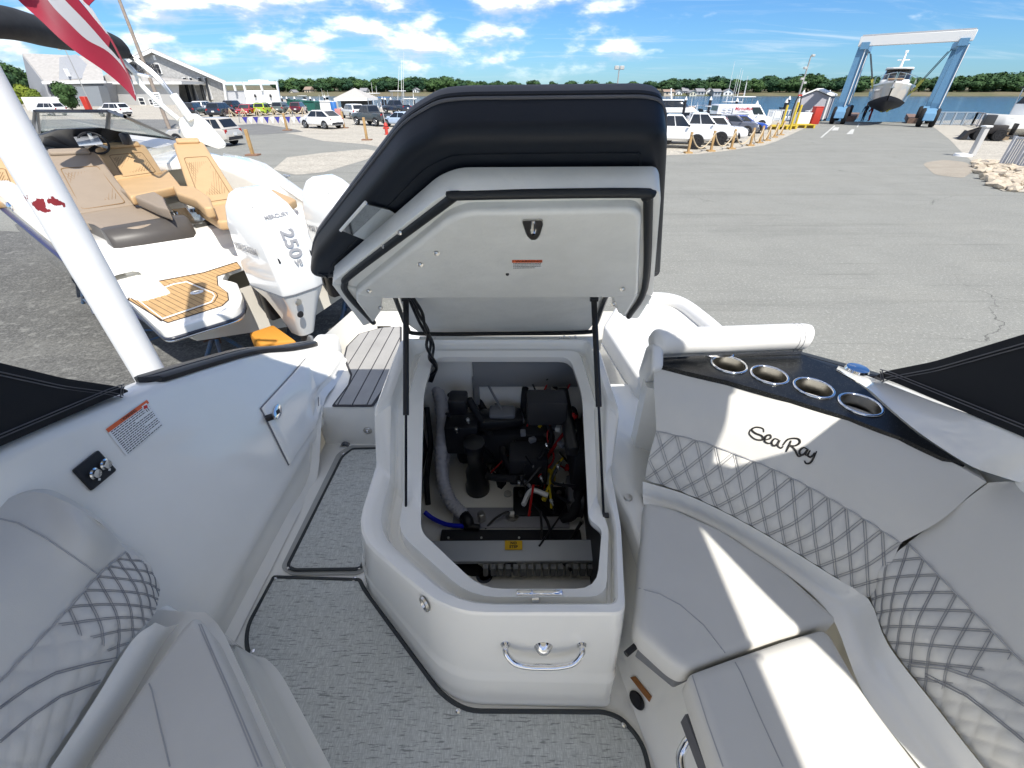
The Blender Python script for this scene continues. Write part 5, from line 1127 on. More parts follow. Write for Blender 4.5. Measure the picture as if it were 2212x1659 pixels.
def back(name, bot, top, thick, mt, head=None, quilt_=True, lean=None):
    """backrest between a bottom and a top edge, each two world points"""
    b0, b1 = bot; t0, t1 = top; n = (b1-b0).cross(t0-b0).normalized(); n = n if n.dot(EYE-b0) > 0 else -n
    o_ = fil([b0, b1, lerp(b1, t1, .75), t1, t0, lerp(b0, t0, .75)], [.03, .03, .15, .10, .10, .15], 4); m = MB(); m.pillow(o_, thick, .03, 3, n=-n, r0=.035); bk = m.build(name, mt, nb, 60)
    if quilt_:
        i0, i1, j0, j1 = lerp(b0, b1, .16)+n*.004, lerp(b0, b1, .86)+n*.004, lerp(t0, t1, .18)+n*.004, lerp(t0, t1, .82)+n*.004
        j0, j1 = lerp(i0, j0, .70), lerp(i1, j1, .70); i0, i1 = lerp(i0, j0, .05), lerp(i1, j1, .05)
        mm = MB(); mm.tube(fil([i0, i1, j1, j0], .06, 4), .006, 5, closed=True); mm.build('panel_welt', tan_d, bk, 60)
        mm = MB(); P = lambda a, b: lerp(lerp(i0, i1, a), lerp(j0, j1, a), b)
        for k in range(-9, 13):
            for sg in (1, -1):
                if sg < 0 and not (2 <= k <= 6): continue
                pts = [(k/12+sg*b*.75+(.3 if sg < 0 else 0), b) for b in [x/8 for x in range(9)]]
                pts = [P(a, b) for a, b in pts if 0.03 < a < .97 and .03 < b < .97]
                if len(pts) > 1: mm.tube(pts, .0028, 4)
        mm.build('stitching', tan_d, bk, 0)
    if head:
        h0, h1 = lerp(t0, t1, .12)+n*.05, lerp(t0, t1, .88)+n*.05; d_ = (b0-t0).normalized(); mm = MB(); q = fil([h0-d_*.03, h1-d_*.03, h1+d_*.15, h0+d_*.15], .05, 4); mm.pillow(q, .06, .025, 3, n=-n, r0=.025); mm.build('headrest', head, bk, 60)
    return bk
back('lounge_backrest', (tz(158, 462, 1.80), tz(292, 440, 1.80)), (tz(90, 330, 2.36), tz(206, 326, 2.36)), .12, taup, taup)
back('bench_backrest', (tz(250, 388, 1.98), tz(352, 372, 1.98)), (tz(202, 318, 2.34), tz(312, 310, 2.34)), .14, tan, tan)
slab('bench_cushion', [(250, 390), (362, 366), (390, 400), (280, 424)], 1.96, .13, .03, tan)
back('lounge_backrest', (tz(420, 448, 1.82), tz(520, 432, 1.82)), (tz(372, 306, 2.42), tz(438, 304, 2.42)), .12, tan, tan)
slab('lounge_cushion', [(425, 450), (525, 425), (590, 408), (640, 430), (560, 470), (470, 478)], 1.80, .12, .03, tan)
m = MB(); m.prism([tz(446, 462, 1.74), tz(520, 478, 1.74), tz(520, 500, 1.6), tz(450, 486, 1.6)], PV*-.03); m.build('lounge_side', brn, nb, 40)
back('forward_backrest', (tz(-60, 440, 1.9), tz(52, 428, 1.9)), (tz(-90, 345, 2.3), tz(20, 338, 2.3)), .12, tan, None)
# arm rests and the centre walkway with its cup holder hatch
for pts, z, mt in (([(246, 386), (300, 392), (352, 424), (364, 452), (340, 446), (300, 428), (256, 408)], 1.95, taup), ([(372, 400), (420, 402), (452, 424), (460, 446), (440, 448), (420, 430), (380, 416)], 1.98, tan)):
    q = [tz(u, v, z) for u, v in pts]; m = MB(); m.pillow(fil(q, .04, 3), .14, .03, 3, n=(0, 0, -1), r0=.03); m.build('arm_rest', mt, nb, 60)
m = MB(); q = [tz(u, v, 1.66) for u, v in ((370, 452), (440, 444), (498, 468), (420, 484), (392, 476))]; m.prism(q, (0, 0, -.1)); wk = m.build('walkway_hatch', mat('smoked acrylic', (.05, .05, .045), .08, coat=.5), nb, bev=(.005, 1, 30))
for u, v in ((375, 460), (418, 454)): mm = MB(); mm.lathe([(.05, .012), (.05, -.02), (.04, -.02), (.04, .012)], 16, Matrix.Translation(tz(u, v, 1.665)), cap=False); mm.build('cup_ring', chrome, wk)
# aft starboard coaming with its door and cleat
m = MB(); q = [tz(483, 334, 1.98), tz(539, 344, 1.92), tz(576, 357, 1.88), tz(668, 424, 1.68), tz(664, 445, 1.68), tz(560, 372, 1.86), tz(480, 346, 1.98)]; m.prism(q, (0, 0, .03)); m.build('coaming_cap', gel, nb, bev=(.008, 2, 30))
m = MB(); q0 = [tz(560, 372, 1.86), tz(664, 445, 1.68)]; m.poly([q0[0], q0[1], q0[1]+V((0, 0, -.45)), q0[0]+V((0, 0, -.45))]); m.poly([p+PV*-.04 for p in (q0[0], q0[1], q0[1]+V((0, 0, -.45)), q0[0]+V((0, 0, -.45)))]); m.build('coaming_side', gel, nb)
m = MB(); c = tz(620, 382, 1.80)+V((0, 0, .02)); m.bar(c+XV*.10, c-XV*.10, .03, .03); m.box(c+V((0, 0, -.02)), (.05, .05, .03)); m.build('cleat', chrome, nb, bev=(.008, 2, 30))
# helm: dash, steering wheel, windscreen
m = MB(); q = [tz(85, 318, 2.20), tz(190, 330, 2.20), tz(288, 318, 2.20), tz(275, 288, 2.55), tz(222, 276, 2.62), tz(128, 280, 2.62), tz(90, 292, 2.52)]; m.prism(fil(q, .04, 3), XV*.25); dash = m.build('dash', black, nb, 40, bev=(.02, 2, 40))
q = [tz(u, v, 2.5) for u, v in ((153, 286), (206, 285), (222, 310), (170, 314))]; m = MB(); m.prism(q, (q[1]-q[0]).cross(q[3]-q[0]).normalized()*.01); m.build('chart_screen', mat('screen glass', (.55, .57, .60), .12), dash)
c = tz(203, 309, 2.42); ax = (EYE-c+V((0, 0, 1.0))).normalized(); ax = (-XV*.8+V((0, 0, .6))).normalized(); u_ = ax.orthogonal().normalized(); w_ = ax.cross(u_)
m = MB(); m.tube([c+(u_*math.cos(k*math.pi/12)+w_*math.sin(k*math.pi/12))*.19 for k in range(24)], .018, 8, closed=True); sw_ = m.build('steering_wheel', black, nb, 60)
m = MB()
for k in range(3): m.bar(c, c+(u_*math.cos(k*2.1+.4)+w_*math.sin(k*2.1+.4))*.18, .05, .015, ax)
m.build('wheel_spokes', alu, sw_); m = MB(); m.box(tz(272, 300, 2.5), (.12, .12, .18)); m.build('throttle', black, dash, bev=(.03, 2, 30))
glass = mat('windscreen glass', (.45, .60, .56), .03, alpha=.22)
fr = mat('black frame', (.02, .02, .024), .35)
def pane(pts, zs, par=nb):
    q = [tz(u, v, z) for (u, v), z in zip(pts, zs)]; m = MB(); m.poly(q); m.poly([p+XV*.006 for p in q]); gl = m.build('windscreen_pane', glass, par, 0)
    m = MB(); m.tube(q, .026, 6, closed=True); m.build('frame', fr, gl, 60)
pane([(80, 240), (234, 240), (230, 282), (86, 286)], [2.88, 2.90, 2.50, 2.46]); pane([(236, 240), (270, 252), (378, 300), (234, 283)], [2.90, 2.86, 2.35, 2.50])
m = MB(); m.bar(tz(76, 240, 2.88), tz(72, 280, 2.45), .04); m.build('windscreen_post', fr, nb)
q = [tz(86, 292, 2.38), tz(240, 286, 2.45), tz(400, 306, 2.25), tz(300, 330, 2.2), tz(90, 325, 2.2)]; m = MB(); m.prism(q, (0, 0, -.1)); m.build('side_deck', hullg, nb)
# radar arch: white base fin, tubes and the rolled black canvas
AY = 9.6
def ar(u, v, y=AY): return Py(u, v, y)
m = MB(); q = [ar(380, 258), ar(410, 244), ar(434, 262), ar(478, 313), ar(472, 323), ar(396, 298)]; m.prism(fil(q, .06, 3), V((.05, .14, 0))); ab = m.build('arch_base', gel, nb, 40, bev=(.03, 3, 30))
m = MB(); m.tube([ar(414, 260), ar(374, 205)], .075, 12); m.build('arch_leg', gel, nb, 60)
for d_ in (0, 5, 10): m = MB(); m.tube(cr([ar(372, 206-d_*.3), ar(325+d_, 158), ar(262+d_, 112-d_*.2)], 4), .022, 8); m.build('bimini_tube', alu, nb, 60)
m = MB(); m.tube(cr([ar(262, 128), ar(294, 160), ar(306, 184), ar(350, 228), ar(386, 258)], 5), .045, 8); m.build('arch_strut', gel, nb, 60)
m = MB(); m.bar(ar(292, 158), ar(326, 166), .10, .03); m.build('arch_web', gel, nb)
m = MB(); pp = [ar(-90, 40, 6.3), ar(20, 50, 6.9), ar(90, 68, 7.6), ar(150, 80, 8.3), ar(200, 84, 8.8), ar(245, 99, 9.3), ar(274, 116, 9.6)]; m.tube(cr(pp, 4), [.17]*21+[.16, .14, .11, .07], 12); m.build('rolled_canvas', mat('charcoal canvas', (.022, .024, .028), .85, var=.3), nb, 60)
m = MB(); m.lathe([(0, 0), (.028, .01), (.03, .05), (.012, .09), (0, .09)], 10, Matrix.Translation(tz(24, 452, 1.86))); m.build('navigation_light', chrome, nb)
# ---- outboard engines
eng_w = mat('engine white', (.80, .80, .775), .10, coat=1.0); eng_t = mat('engine grey letters', (.30, .30, .31), .35)
def outboard(off, label):
    t = thing('outboard_engine', N(-.45, off, .62), label, 'outboard', 'outboard engines of the tan seated boat', rz=math.atan2(-XV.y, -XV.x))
    # local frame: x aft, y port to starboard, z up
    secs = [(.00, .02, .26, .115, .10), (.22, -.02, .34, .16, .14), (.46, -.10, .42, .22, .20), (.60, -.20, .47, .28, .25), (.64, -.22, .48, .285, .255), (1.0, -.24, .47, .295, .275), (1.28, -.24, .40, .285, .265), (1.48, -.22, .26, .25, .225), (1.60, -.16, .10, .20, .17), (1.645, -.10, .02, .14, .11)]
    def rg(z, x0, x1, wf, wr): return fil([V((x0, -wf, z)), V((x1-.04, -wr, z)), V((x1, -wr*.55, z)), V((x1, wr*.55, z)), V((x1-.04, wr, z)), V((x0, wf, z))], [.05, .03, .03, .03, .03, .05], 3)
    m = MB(); m.loft([rg(*s_) for s_ in secs[3:]], True, True, True); cw = m.build('cowl', eng_w, t, 26, bev=(.008, 2, 20)); t.scale = (1.08, 1.02, 1.03)
    m = MB(); m.loft([rg(*s_) for s_ in secs[:4]], True, True, True); m.build('midsection', eng_w, t, 45)
    m = MB(); m.loft([rg(.612, -.222, .482, .287, .257), rg(.622, -.222, .482, .287, .257)], True, True, True); m.build('cowl_seam', greyp, t)
    m = MB(); m.box((-.26, 0, .35), (.14, .34, .50)); m.box((-.36, 0, .40), (.16, .26, .36)); m.build('mount_bracket', black, t, bev=(.02, 2, 30))
    m = MB(); m.prism([V((.06, -.02, -.02)), V((.30, -.02, -.02)), V((.34, -.02, -.30)), V((.20, -.02, -.55)), V((-.02, -.02, -.55))], (0, .04, 0)); m.build('gear_leg', greyp, t, bev=(.012, 2, 30))
    # vents beside the spine, badge, tell-tale and lettering on the sloping aft face
    a0, a1 = V((.405, 0, 1.28)), V((.262, 0, 1.48)); up = (a1-a0).normalized(); nn = V((up.z, 0, -up.x))
    f0, f1 = V((.472, 0, 1.0)), V((.402, 0, 1.28)); up2 = (f1-f0).normalized(); n2 = V((up2.z, 0, -up2.x))
    for sg in (-1, 1): mm = MB(); mm.bar(V((.46, sg*.185, .98)), V((.20, sg*.165, 1.50)), .02, .03); mm.build('cowl_vent', black, cw, bev=(.004, 1, 30))
    text_mesh('250', .22, frame(f0*.62+f1*.38+n2*.012, up2*-1, V((0, 1, 0))), eng_t, 'lettering', cw, .002, .006) if False else None
    def glyph(txt, size, p, x_, u_): return text_mesh(txt, size, frame(p, x_, u_), eng_t, 'lettering', cw, .0015, size*.025)
    glyph('250', .20, lerp(f0, f1, .50)+n2*.010, -up2, V((0, -1, 0)) if False else V((0, 1, 0)))
    glyph('V8', .075, lerp(f0, f1, -.12)+n2*.012+V((0, 0, -.02)), V((0, 1, 0)), up2)
    glyph('MERCURY', .060, lerp(a0, a1, .62)+nn*.010, V((0, 1, 0)), up)
    for sg in (-1, 1):
        glyph('MERCURY', .10, V((.05, sg*.296, 1.08)), V((sg*1.0, 0, 0)), V((0, 0, 1)))
    for zz, nm, mt in ((.52, 'badge', steel), (.36, 'tell_tale', black)):
        mm = MB(); mm.lathe([(0, .01), (.035, .008), (.04, 0)], 14, frame((.468 if zz > .5 else .43, -.12, zz), (0, 1, 0), (0, 0, 1))); mm.build(nm, mt, t)
    return t
e1 = outboard(.30, 'big white outboard engine lettered 250 beside the teak swim platform')
e2 = outboard(-.62, 'white outboard engine half hidden behind the open hatch cushion')
# orange blanket draped below the near engine
m = MB(); q = [tz(536, 718, .75), tz(590, 700, .75), tz(640, 735, .7), tz(560, 742, .7)]; m.prism(q, (0, 0, -.45)); tag(m.build('orange_bin', mat('orange tarp', (.55, .24, .03), .7), None, bev=(.03, 2, 30)), 'orange yellow bin on the ground below the near outboard', 'bin')
# ---- boat stands
bluep = mat('blue stand paint', (.045, .13, .26), .5, var=.25, vscale=6, vcol=(.10, .08, .07)); rust = mat('rusty steel', (.10, .055, .04), .8, var=.3)
def stand(p, h, label, rz):
    t = thing('boat_stand', p, label, 'stand', 'blue boat stands', rz=rz)
    for k in range(3):
        a = k*2.094; m = MB(); m.tube([V((.42*math.cos(a), .42*math.sin(a), .02)), V((.06*math.cos(a), .06*math.sin(a), h*.72))], .026, 8); m.build('leg', bluep, t)
    m = MB()
    for k in range(3): a, b = k*2.094, (k+1)*2.094; m.tube([V((.36*math.cos(a), .36*math.sin(a), .10)), V((.36*math.cos(b), .36*math.sin(b), .10))], .014, 6)
    m.build('brace', bluep, t); m = MB(); m.tube([V((0, 0, h*.62)), V((0, 0, h))], .030, 8); m.build('screw_post', rust, t)
    m = MB(); m.box((0, 0, h+.015), (.28, .28, .03)); m.build('pad', rust, t, bev=(.006, 1, 30)); m = MB(); m.tube([V((-.16, 0, h*.74)), V((.16, 0, h*.74))], .013, 6); m.build('handle', rust, t)
stand(N(2.2, 1.30, 0), .80, 'blue tripod boat stand under the side of the tan seated boat', .4); stand(N(.25, 1.0, 0), .78, 'blue boat stand with rusty screw below the swim platform', 1.0)
stand(N(.3, -1.05, 0), .78, 'blue boat stand behind the near outboard engine', .2); stand(N(4.4, 1.25, 0), .88, 'blue boat stand farther forward under the tan seated boat', .9)
m = MB(); m.box(N(1.0, 0, .21), (.4, .4, .42), .4); m.build('keel_block', MATS['old timber'], None, bev=(.01, 1, 30)); tag(bpy.data.objects[-1] if False else [o for o in COL.objects if o.name.startswith('keel_block')][-1], 'timber keel block under the tan seated boat', 'block', 'keel blocks')
# ================================================================= white steel post with a red scuff, flag
pm = mat('white painted steel', (.74, .74, .73), .45, var=.05, vscale=5)
def post_nodes():
    t = pm.node_tree; b = t.nodes['Principled BSDF']; L = t.links; src = b.inputs['Base Color'].links[0].from_socket; tc = nd(t, 'ShaderNodeTexCoord')
    n = nd(t, 'ShaderNodeTexNoise'); n.inputs['Scale'].default_value = 26; n.inputs['Detail'].default_value = 6; L.new(tc.outputs['Object'], n.inputs['Vector'])
    mp = nd(t, 'ShaderNodeVectorMath', operation='DISTANCE'); mp.inputs[1].default_value = tuple(SCUFF); sm = nd(t, 'ShaderNodeVectorMath', operation='MULTIPLY'); sm.inputs[1].default_value = (1, 1, 2.6); L.new(tc.outputs['Object'], sm.inputs[0]); L.new(sm.outputs[0], mp.inputs[0])
    md = nd(t, 'ShaderNodeMath', operation='MULTIPLY_ADD'); L.new(n.outputs['Fac'], md.inputs[0]); md.inputs[1].default_value = -.42; md.inputs[2].default_value = .275
    lt = nd(t, 'ShaderNodeMath', operation='LESS_THAN'); L.new(mp.outputs['Value'], lt.inputs[0]); L.new(md.outputs[0], lt.inputs[1])
    mx = nd(t, 'ShaderNodeMix', data_type='RGBA'); L.new(lt.outputs[0], mx.inputs[0]); L.new(src, mx.inputs[6]); mx.inputs[7].default_value = (.22, .02, .025, 1); L.new(mx.outputs[2], b.inputs['Base Color'])
PB = V((-2.42, 2.40, 0)); pr_ = .088
sc = Px(103, 437, PB.x+.03); SCUFF = (sc.x-PB.x, PB.y-pr_-PB.y, (sc.z)*2.6); SCUFF = V((.03, -.085, sc.z*2.6)); post_nodes()
t = thing('steel_post', PB, 'thick white painted steel post with a red scuff, left of the foreground boat', 'post')
m = MB(); m.lathe([(pr_, 0), (pr_, 5.2), (pr_*.8, 5.25), (0, 5.25)], 28); m.build('shaft', pm, t, 60)
m = MB(); m.lathe([(.17, 0), (.17, .02), (.09, .03)], 20); m.build('base_plate', pm, t)
for z in (1.55, 1.40): m = MB(); m.box((pr_+.012, -.02, z), (.03, .05, .07)); m.tube([V((pr_+.015, -.02, z)), V((pr_+.015, -.05, z-.04))], .012, 6); m.build('rope_cleat', pm, t, bev=(.006, 2, 30))
# flag: red and white stripes, hanging from a staff outside the frame
red = mat('flag red', (.42, .012, .045), .75, sheen=.2); whf = mat('flag white', (.72, .70, .71), .75, sheen=.2)
fy = 2.6
ft = thing('flag', Py(-40, -60, fy), 'red and white striped flag hanging in folds at the upper left', 'flag', world=True)
def fl(u, v, d=0): return Py(u, v, fy+d)
def stripe_(pl, pr, mt, dl, dr):
    g = [[(lambda p: p+V((0, .05*math.sin(p.x*7+p.z*5)+.03*math.sin(p.x*15-p.z*6), 0)))(lerp(a, b, i/4)) for i in range(5)] for j, (a, b) in enumerate(zip(cr([fl(u, v, dl) for u, v in pl], 5), cr([fl(u, v, dr) for u, v in pr], 5)))]
    m = MB(); m.grid(g); m.grid([[p+V((0, .004, 0)) for p in r] for r in g]); m.build('stripe', mt, ft, 60)
stripe_([(-10, -30), (20, 8), (75, 55), (140, 98), (200, 145), (245, 190), (271, 219)], [(80, -30), (112, 8), (150, 45), (185, 85), (225, 112), (262, 160), (273, 205)], red, 0, 0)
stripe_([(80, -30), (112, 8), (150, 45), (185, 85), (225, 112), (262, 160), (272, 206)], [(135, -30), (160, 5), (190, 45), (218, 88), (240, 120), (268, 160), (275, 206)], whf, 0, .0)
stripe_([(135, -30), (160, 5), (190, 45), (215, 84), (226, 104)], [(165, -30), (186, 5), (212, 45), (233, 78), (234, 88)], red, .0, .0)
stripe_([(165, -30), (186, 2), (196, 18), (212, 46), (233, 80)], [(182, -30), (192, 2), (206, 20), (220, 50), (238, 84)], whf, .0, .0)
stripe_([(180, -30), (186, -4), (190, 6), (197, 19)], [(240, -40), (225, -8), (212, 3), (198, 19)], red, .0, .0)
stripe_([(226, 70), (236, 86), (248, 115), (262, 150), (272, 170)], [(232, 74), (242, 88), (255, 118), (268, 152), (275, 172)], red, -.02, -.02)
m = MB(); m.tube([fl(-60, -260), fl(-30, -90), fl(240, -70)], .02, 8); m.build('flag_staff', alu, ft)
# ================================================================= buildings
shingle = mat('weathered shingle', (.42, .415, .40), .85, var=.28, vscale=2.2, detail=6); roofm = mat('pale asphalt roof', (.40, .385, .365), .9, var=.15, vscale=1.5, detail=6)
clap = mat('grey clapboard', (.52, .52, .51), .7, var=.06); trimw = mat('white trim', (.80, .80, .78), .5); dglass = mat('dark window glass', (.03, .035, .045), .08, coat=.3); wallg = mat('plain grey siding', (.33, .34, .36), .8, var=.1)  # wallg: darker, slightly bluish grey siding
def clap_nodes(m_, sc):
    t = m_.node_tree; b = t.nodes['Principled BSDF']; tc = nd(t, 'ShaderNodeTexCoord'); w = nd(t, 'ShaderNodeTexWave', wave_type='BANDS', bands_direction='Z', wave_profile='SAW'); w.inputs['Scale'].default_value = sc
    t.links.new(tc.outputs['Object'], w.inputs['Vector']); bp = nd(t, 'ShaderNodeBump'); bp.inputs['Strength'].default_value = .9; bp.inputs['Distance'].default_value = .05; t.links.new(w.outputs['Fac'], bp.inputs['Height']); t.links.new(bp.outputs[0], b.inputs['Normal'])
clap_nodes(clap, 1.6)
def facade(par, pts, y, depth, mt, name='wall'): m = MB(); q = [Py(u, v, y) for u, v in pts]; m.prism(q, V((-.60, .80, 0))*depth); return m.build(name, mt, par, 0)
def win(par, u0, v0, u1, v1, y, sk=0, cross=True, mt=dglass, fw=.16):
    a, b = Py(u0, v0, y), Py(u1, v1, y); x0, x1, z0, z1 = min(a.x, b.x), max(a.x, b.x), min(a.z, b.z), max(a.z, b.z); yy = y-.06
    m = MB(); m.box(((x0+x1)/2, yy, (z0+z1)/2), (x1-x0, .06, z1-z0)); w = m.build('window', mt, par, 0); m = MB()
    for c, d in ((((x0+x1)/2, yy-.03, z0-fw/2), (x1-x0+2*fw, .12, fw)), (((x0+x1)/2, yy-.03, z1+fw/2), (x1-x0+2*fw, .12, fw)), ((x0-fw/2, yy-.03, (z0+z1)/2), (fw, .11, z1-z0)), ((x1+fw/2, yy-.03, (z0+z1)/2), (fw, .11, z1-z0))): m.box(c, d)
    if cross: m.box(((x0+x1)/2, yy-.04, (z0+z1)/2), (x1-x0, .05, .07))
    m.build('window_frame', trimw, w, 0)
BY = 124.0
bd = thing('shingled_building', Py(330, 224, BY), 'large weathered grey shingle building with a broad gable behind the parked cars', 'building', world=True)
facade(bd, [(240, 225), (492, 225), (483.5, 178), (327, 110), (240, 151)], BY, 34, shingle)
def roofslab(par, a, b, y0, y1, th, mt, name): A, B_ = Py(*a, y0), Py(*b, y0); d = V((-.60, .80, 0))*(y1-y0); m = MB(); n = (B_-A).cross(d).normalized(); n = n if n.z > 0 else -n; m.prism([A, B_, B_+d, A+d], n*th); return m.build(name, mt, par, 0)
r1 = roofslab(bd, (327, 108), (487, 178), BY-.8, BY+34.5, .35, roofm, 'roof'); r2 = roofslab(bd, (327, 108), (236, 150), BY-.8, BY+34.5, .35, roofm, 'roof')
for a, b in (((327, 109.5), (487, 179.5)), ((327, 109.5), (236, 151.5))): m = MB(); m.bar(Py(*a, BY-1.0), Py(*b, BY-1.0), .25, .55); m.build('gable_trim', trimw, bd, 0)
m = MB(); m.bar(Py(484.5, 180, BY-.3), Py(491, 222, BY-.3), .5, .3); m.build('corner_board', trimw, bd, 0)
win(bd, 337, 139, 350, 158, BY); m = MB(); a, b = Py(329, 119, BY-.1), Py(338, 130, BY-.1); m.box(((a.x+b.x)/2, BY-.1, (a.z+b.z)/2), (abs(b.x-a.x), .1, abs(a.z-b.z))); m.build('gable_vent', trimw, bd, 0)
for u0 in (400, 432):
    for k in range(2): win(bd, u0+k*13, 168+k*0, u0+11+k*13, 214, BY, mt=mat('pale window blind', (.45, .47, .50), .3), fw=.10)
    m = MB(); m.bar(Py(u0-2, 168, BY-.6), Py(u0+12, 222, BY-.6), .9, .25); m.build('shutter', dglass, bd, 0); m = MB(); m.bar(Py(u0+11.5, 168, BY-.6), Py(u0+22, 218, BY-.6), .5, .25); m.build('shutter', dglass, bd, 0)
sgn = mat('dark lettering', (.05, .05, .055), .6)
for i, t_ in enumerate(('Bay Pointe', 'Waterfront')): c = Py(307, 142+11*i, BY-.25); text_mesh(t_, 1.75, frame(c, (1, 0, 0), (0, 0, 1)), sgn, 'sign_lettering', bd, .05, .03)
# clapboard annex in front with its white eaves
AYY = BY-8
an = thing('clapboard_annex', Py(290, 226, AYY), 'low light grey clapboard annex with white eaves in front of the shingle building', 'building', world=True)
facade(an, [(212, 229), (388, 229), (386, 182), (212, 182)], AYY, 7.5, clap)
m = MB(); q = [Py(205, 182, AYY-1.2), Py(392, 182, AYY-1.2), Py(392, 176, AYY-1.2), Py(205, 176, AYY-1.2)]; m.prism(q, V((0, 8.8, 0))); m.build('roof', trimw, an, 0)
m = MB(); q = [Py(205, 175.5, AYY-.8), Py(392, 175.5, AYY-.8), Py(350, 170, AYY-.4), Py(230, 160, AYY-.4)]; m.prism(q, V((0, 8, 0))); m.build('upper_roof', roofm, an, 0)
for q in ((233, 198, 246, 218), (299, 212, 315, 226), (322, 215, 337, 226)): win(an, *q, AYY, fw=.13)
m = MB(); m.bar(Py(212.5, 184, AYY-.1), Py(225, 228, AYY-.1), .5, .2); m.build('corner_board', trimw, an, 0)
# house-like restaurant at far left: long pale roof, gable and dormer
HY = 112.0
hs = thing('pale_roof_building', Py(130, 228, HY), 'building at the far left with a long pale roof, dark entrance and triangular dormer', 'building', world=True)
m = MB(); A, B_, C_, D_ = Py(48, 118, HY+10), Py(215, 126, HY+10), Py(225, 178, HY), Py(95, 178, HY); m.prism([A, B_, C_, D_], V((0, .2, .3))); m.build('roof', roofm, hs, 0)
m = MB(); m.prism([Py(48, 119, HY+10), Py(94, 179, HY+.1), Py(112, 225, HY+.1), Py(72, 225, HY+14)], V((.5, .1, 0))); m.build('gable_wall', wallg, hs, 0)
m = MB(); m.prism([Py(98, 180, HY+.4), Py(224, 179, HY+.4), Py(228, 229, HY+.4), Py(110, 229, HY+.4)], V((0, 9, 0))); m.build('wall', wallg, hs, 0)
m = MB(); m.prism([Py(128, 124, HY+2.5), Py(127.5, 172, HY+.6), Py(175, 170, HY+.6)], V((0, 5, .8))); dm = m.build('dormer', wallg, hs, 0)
m = MB(); m.bar(Py(141, 148, HY+.4), Py(150, 165, HY+.4), .9, .2); m.build('dormer_window', trimw, dm, 0)
m = MB(); m.bar(Py(94, 179, HY-.6), Py(226, 177, HY-.6), .8, .45); m.build('eave', trimw, hs, 0)
for k in range(3): m = MB(); m.bar(Py(110+12*k, 185, HY-.05), Py(120+12*k, 206, HY-.05), 1.15, .3); m.build('entrance_window', dglass, hs, 0)
m = MB(); m.prism([Py(155, 188, HY-2.5), Py(212, 186, HY-2.5), Py(224, 230, HY-2.5), Py(176, 230, HY-2.5)], V((0, 2.4, 0))); m.build('entrance_screen', mat('grey screen', (.24, .26, .28), .3), hs, 0)
# white open-topped shed
SY = 118.0
sd_ = thing('white_shed', Py(545, 224, SY), 'white flat roofed shed with an open band under its roof, right of the shingle building', 'shed', world=True)
m = MB(); m.prism([Py(532, 224, SY), Py(605, 224, SY), Py(598, 195, SY), Py(531, 195, SY)], V((-3.5, 7, 0))); m.build('panel_wall', trimw, sd_, 0)
m = MB(); m.prism([Py(488, 226, SY+.5), Py(533, 226, SY+.5), Py(528, 196, SY+.5), Py(486, 196, SY+.5)], V((-3.5, 7, 0))); m.build('panel_wall', mat('pale grey panel', (.50, .51, .53), .6), sd_, 0)
for u0, u1 in ((525, 600), (482, 526)): m = MB(); m.bar(Py(u0, 180, SY-.2), Py(u1, 179.5, SY-.2), .5, .45); m.build('roof_beam', trimw, sd_, 0)
for a, b in (((526, 180), (537, 224)), ((598, 179.5), (606, 224)), ((563, 180), (567, 196)), ((484, 180), (490, 224)), ((505, 180), (509, 196))): m = MB(); m.bar(Py(*a, SY-.3), Py(*b, SY-.3), .45, .35); m.build('post', trimw, sd_, 0)
m = MB(); m.prism([Py(484, 180, SY), Py(600, 179, SY), Py(600, 179, SY)+V((-4, 8, 0)), Py(484, 180, SY)+V((-4, 8, 0))], V((0, 0, .25))); m.build('roof', trimw, sd_, 0)
m = MB(); m.prism([Py(538, 178, SY+2), Py(563, 178, SY+2), Py(562, 172, SY+2), Py(536, 173, SY+2)], V((0, 4, 0))); m.build('roof_unit', trimw, sd_, 0)
for u in (552, 585): m = MB(); p = Py(u, 210, SY-.25); m.lathe([(.25, 0), (.25, .3), (.1, .6), (0, .6)], 10, Matrix.Translation(p)); m.build('wall_lamp', black, sd_)
# far shore houses
hc = [mat('house grey', (.40, .41, .42), .8), mat('house white', (.72, .72, .70), .8), mat('house tan', (.52, .44, .33), .8), mat('house cream', (.62, .58, .45), .8)]; hr = [mat('house roof grey', (.26, .26, .27), .9), mat('house roof brown', (.30, .22, .17), .9)]
houses = [(1445, 205, 22, 12, 2, 1, 'small house with a tan roof beside the moored cruiser'), (1466, 207, 14, 12, 1, 0, 'narrow white house on the far shore, second from the left of the row'), (1480, 206, 13, 17, 0, 0, 'tall grey house with a steep gable in the far shore row'), (1497, 206, 15, 10, 3, 0, 'low cream house in the middle of the far shore row'), (1513, 206, 17, 15, 0, 0, 'broad grey roofed house on the far shore with a long front'), (1531, 206, 14, 15, 1, 0, 'white gabled house near the centre of the far shore row'), (1549, 206, 16, 14, 0, 0, 'grey house beside the white gabled one on the far shore'), (1572, 206, 20, 13, 1, 0, 'wide white house at the right end of the far shore row'), (1603, 207, 12, 7, 2, 1, 'low brown house apart at the right on the far shore'),
          (632, 206, 9, 11, 3, 0, 'narrow pale house among trees left on the far shore'), (665, 202, 13, 15, 2, 1, 'tan house high among the trees on the left far shore'), (762, 196, 10, 8, 1, 0, 'white house just above the tent roof on the far shore'), (785, 204, 14, 14, 1, 0, 'tall white house right of the tent on the far shore'), (898, 199, 12, 8, 1, 0, 'white house half hidden by trees above the sport fishing boat')]
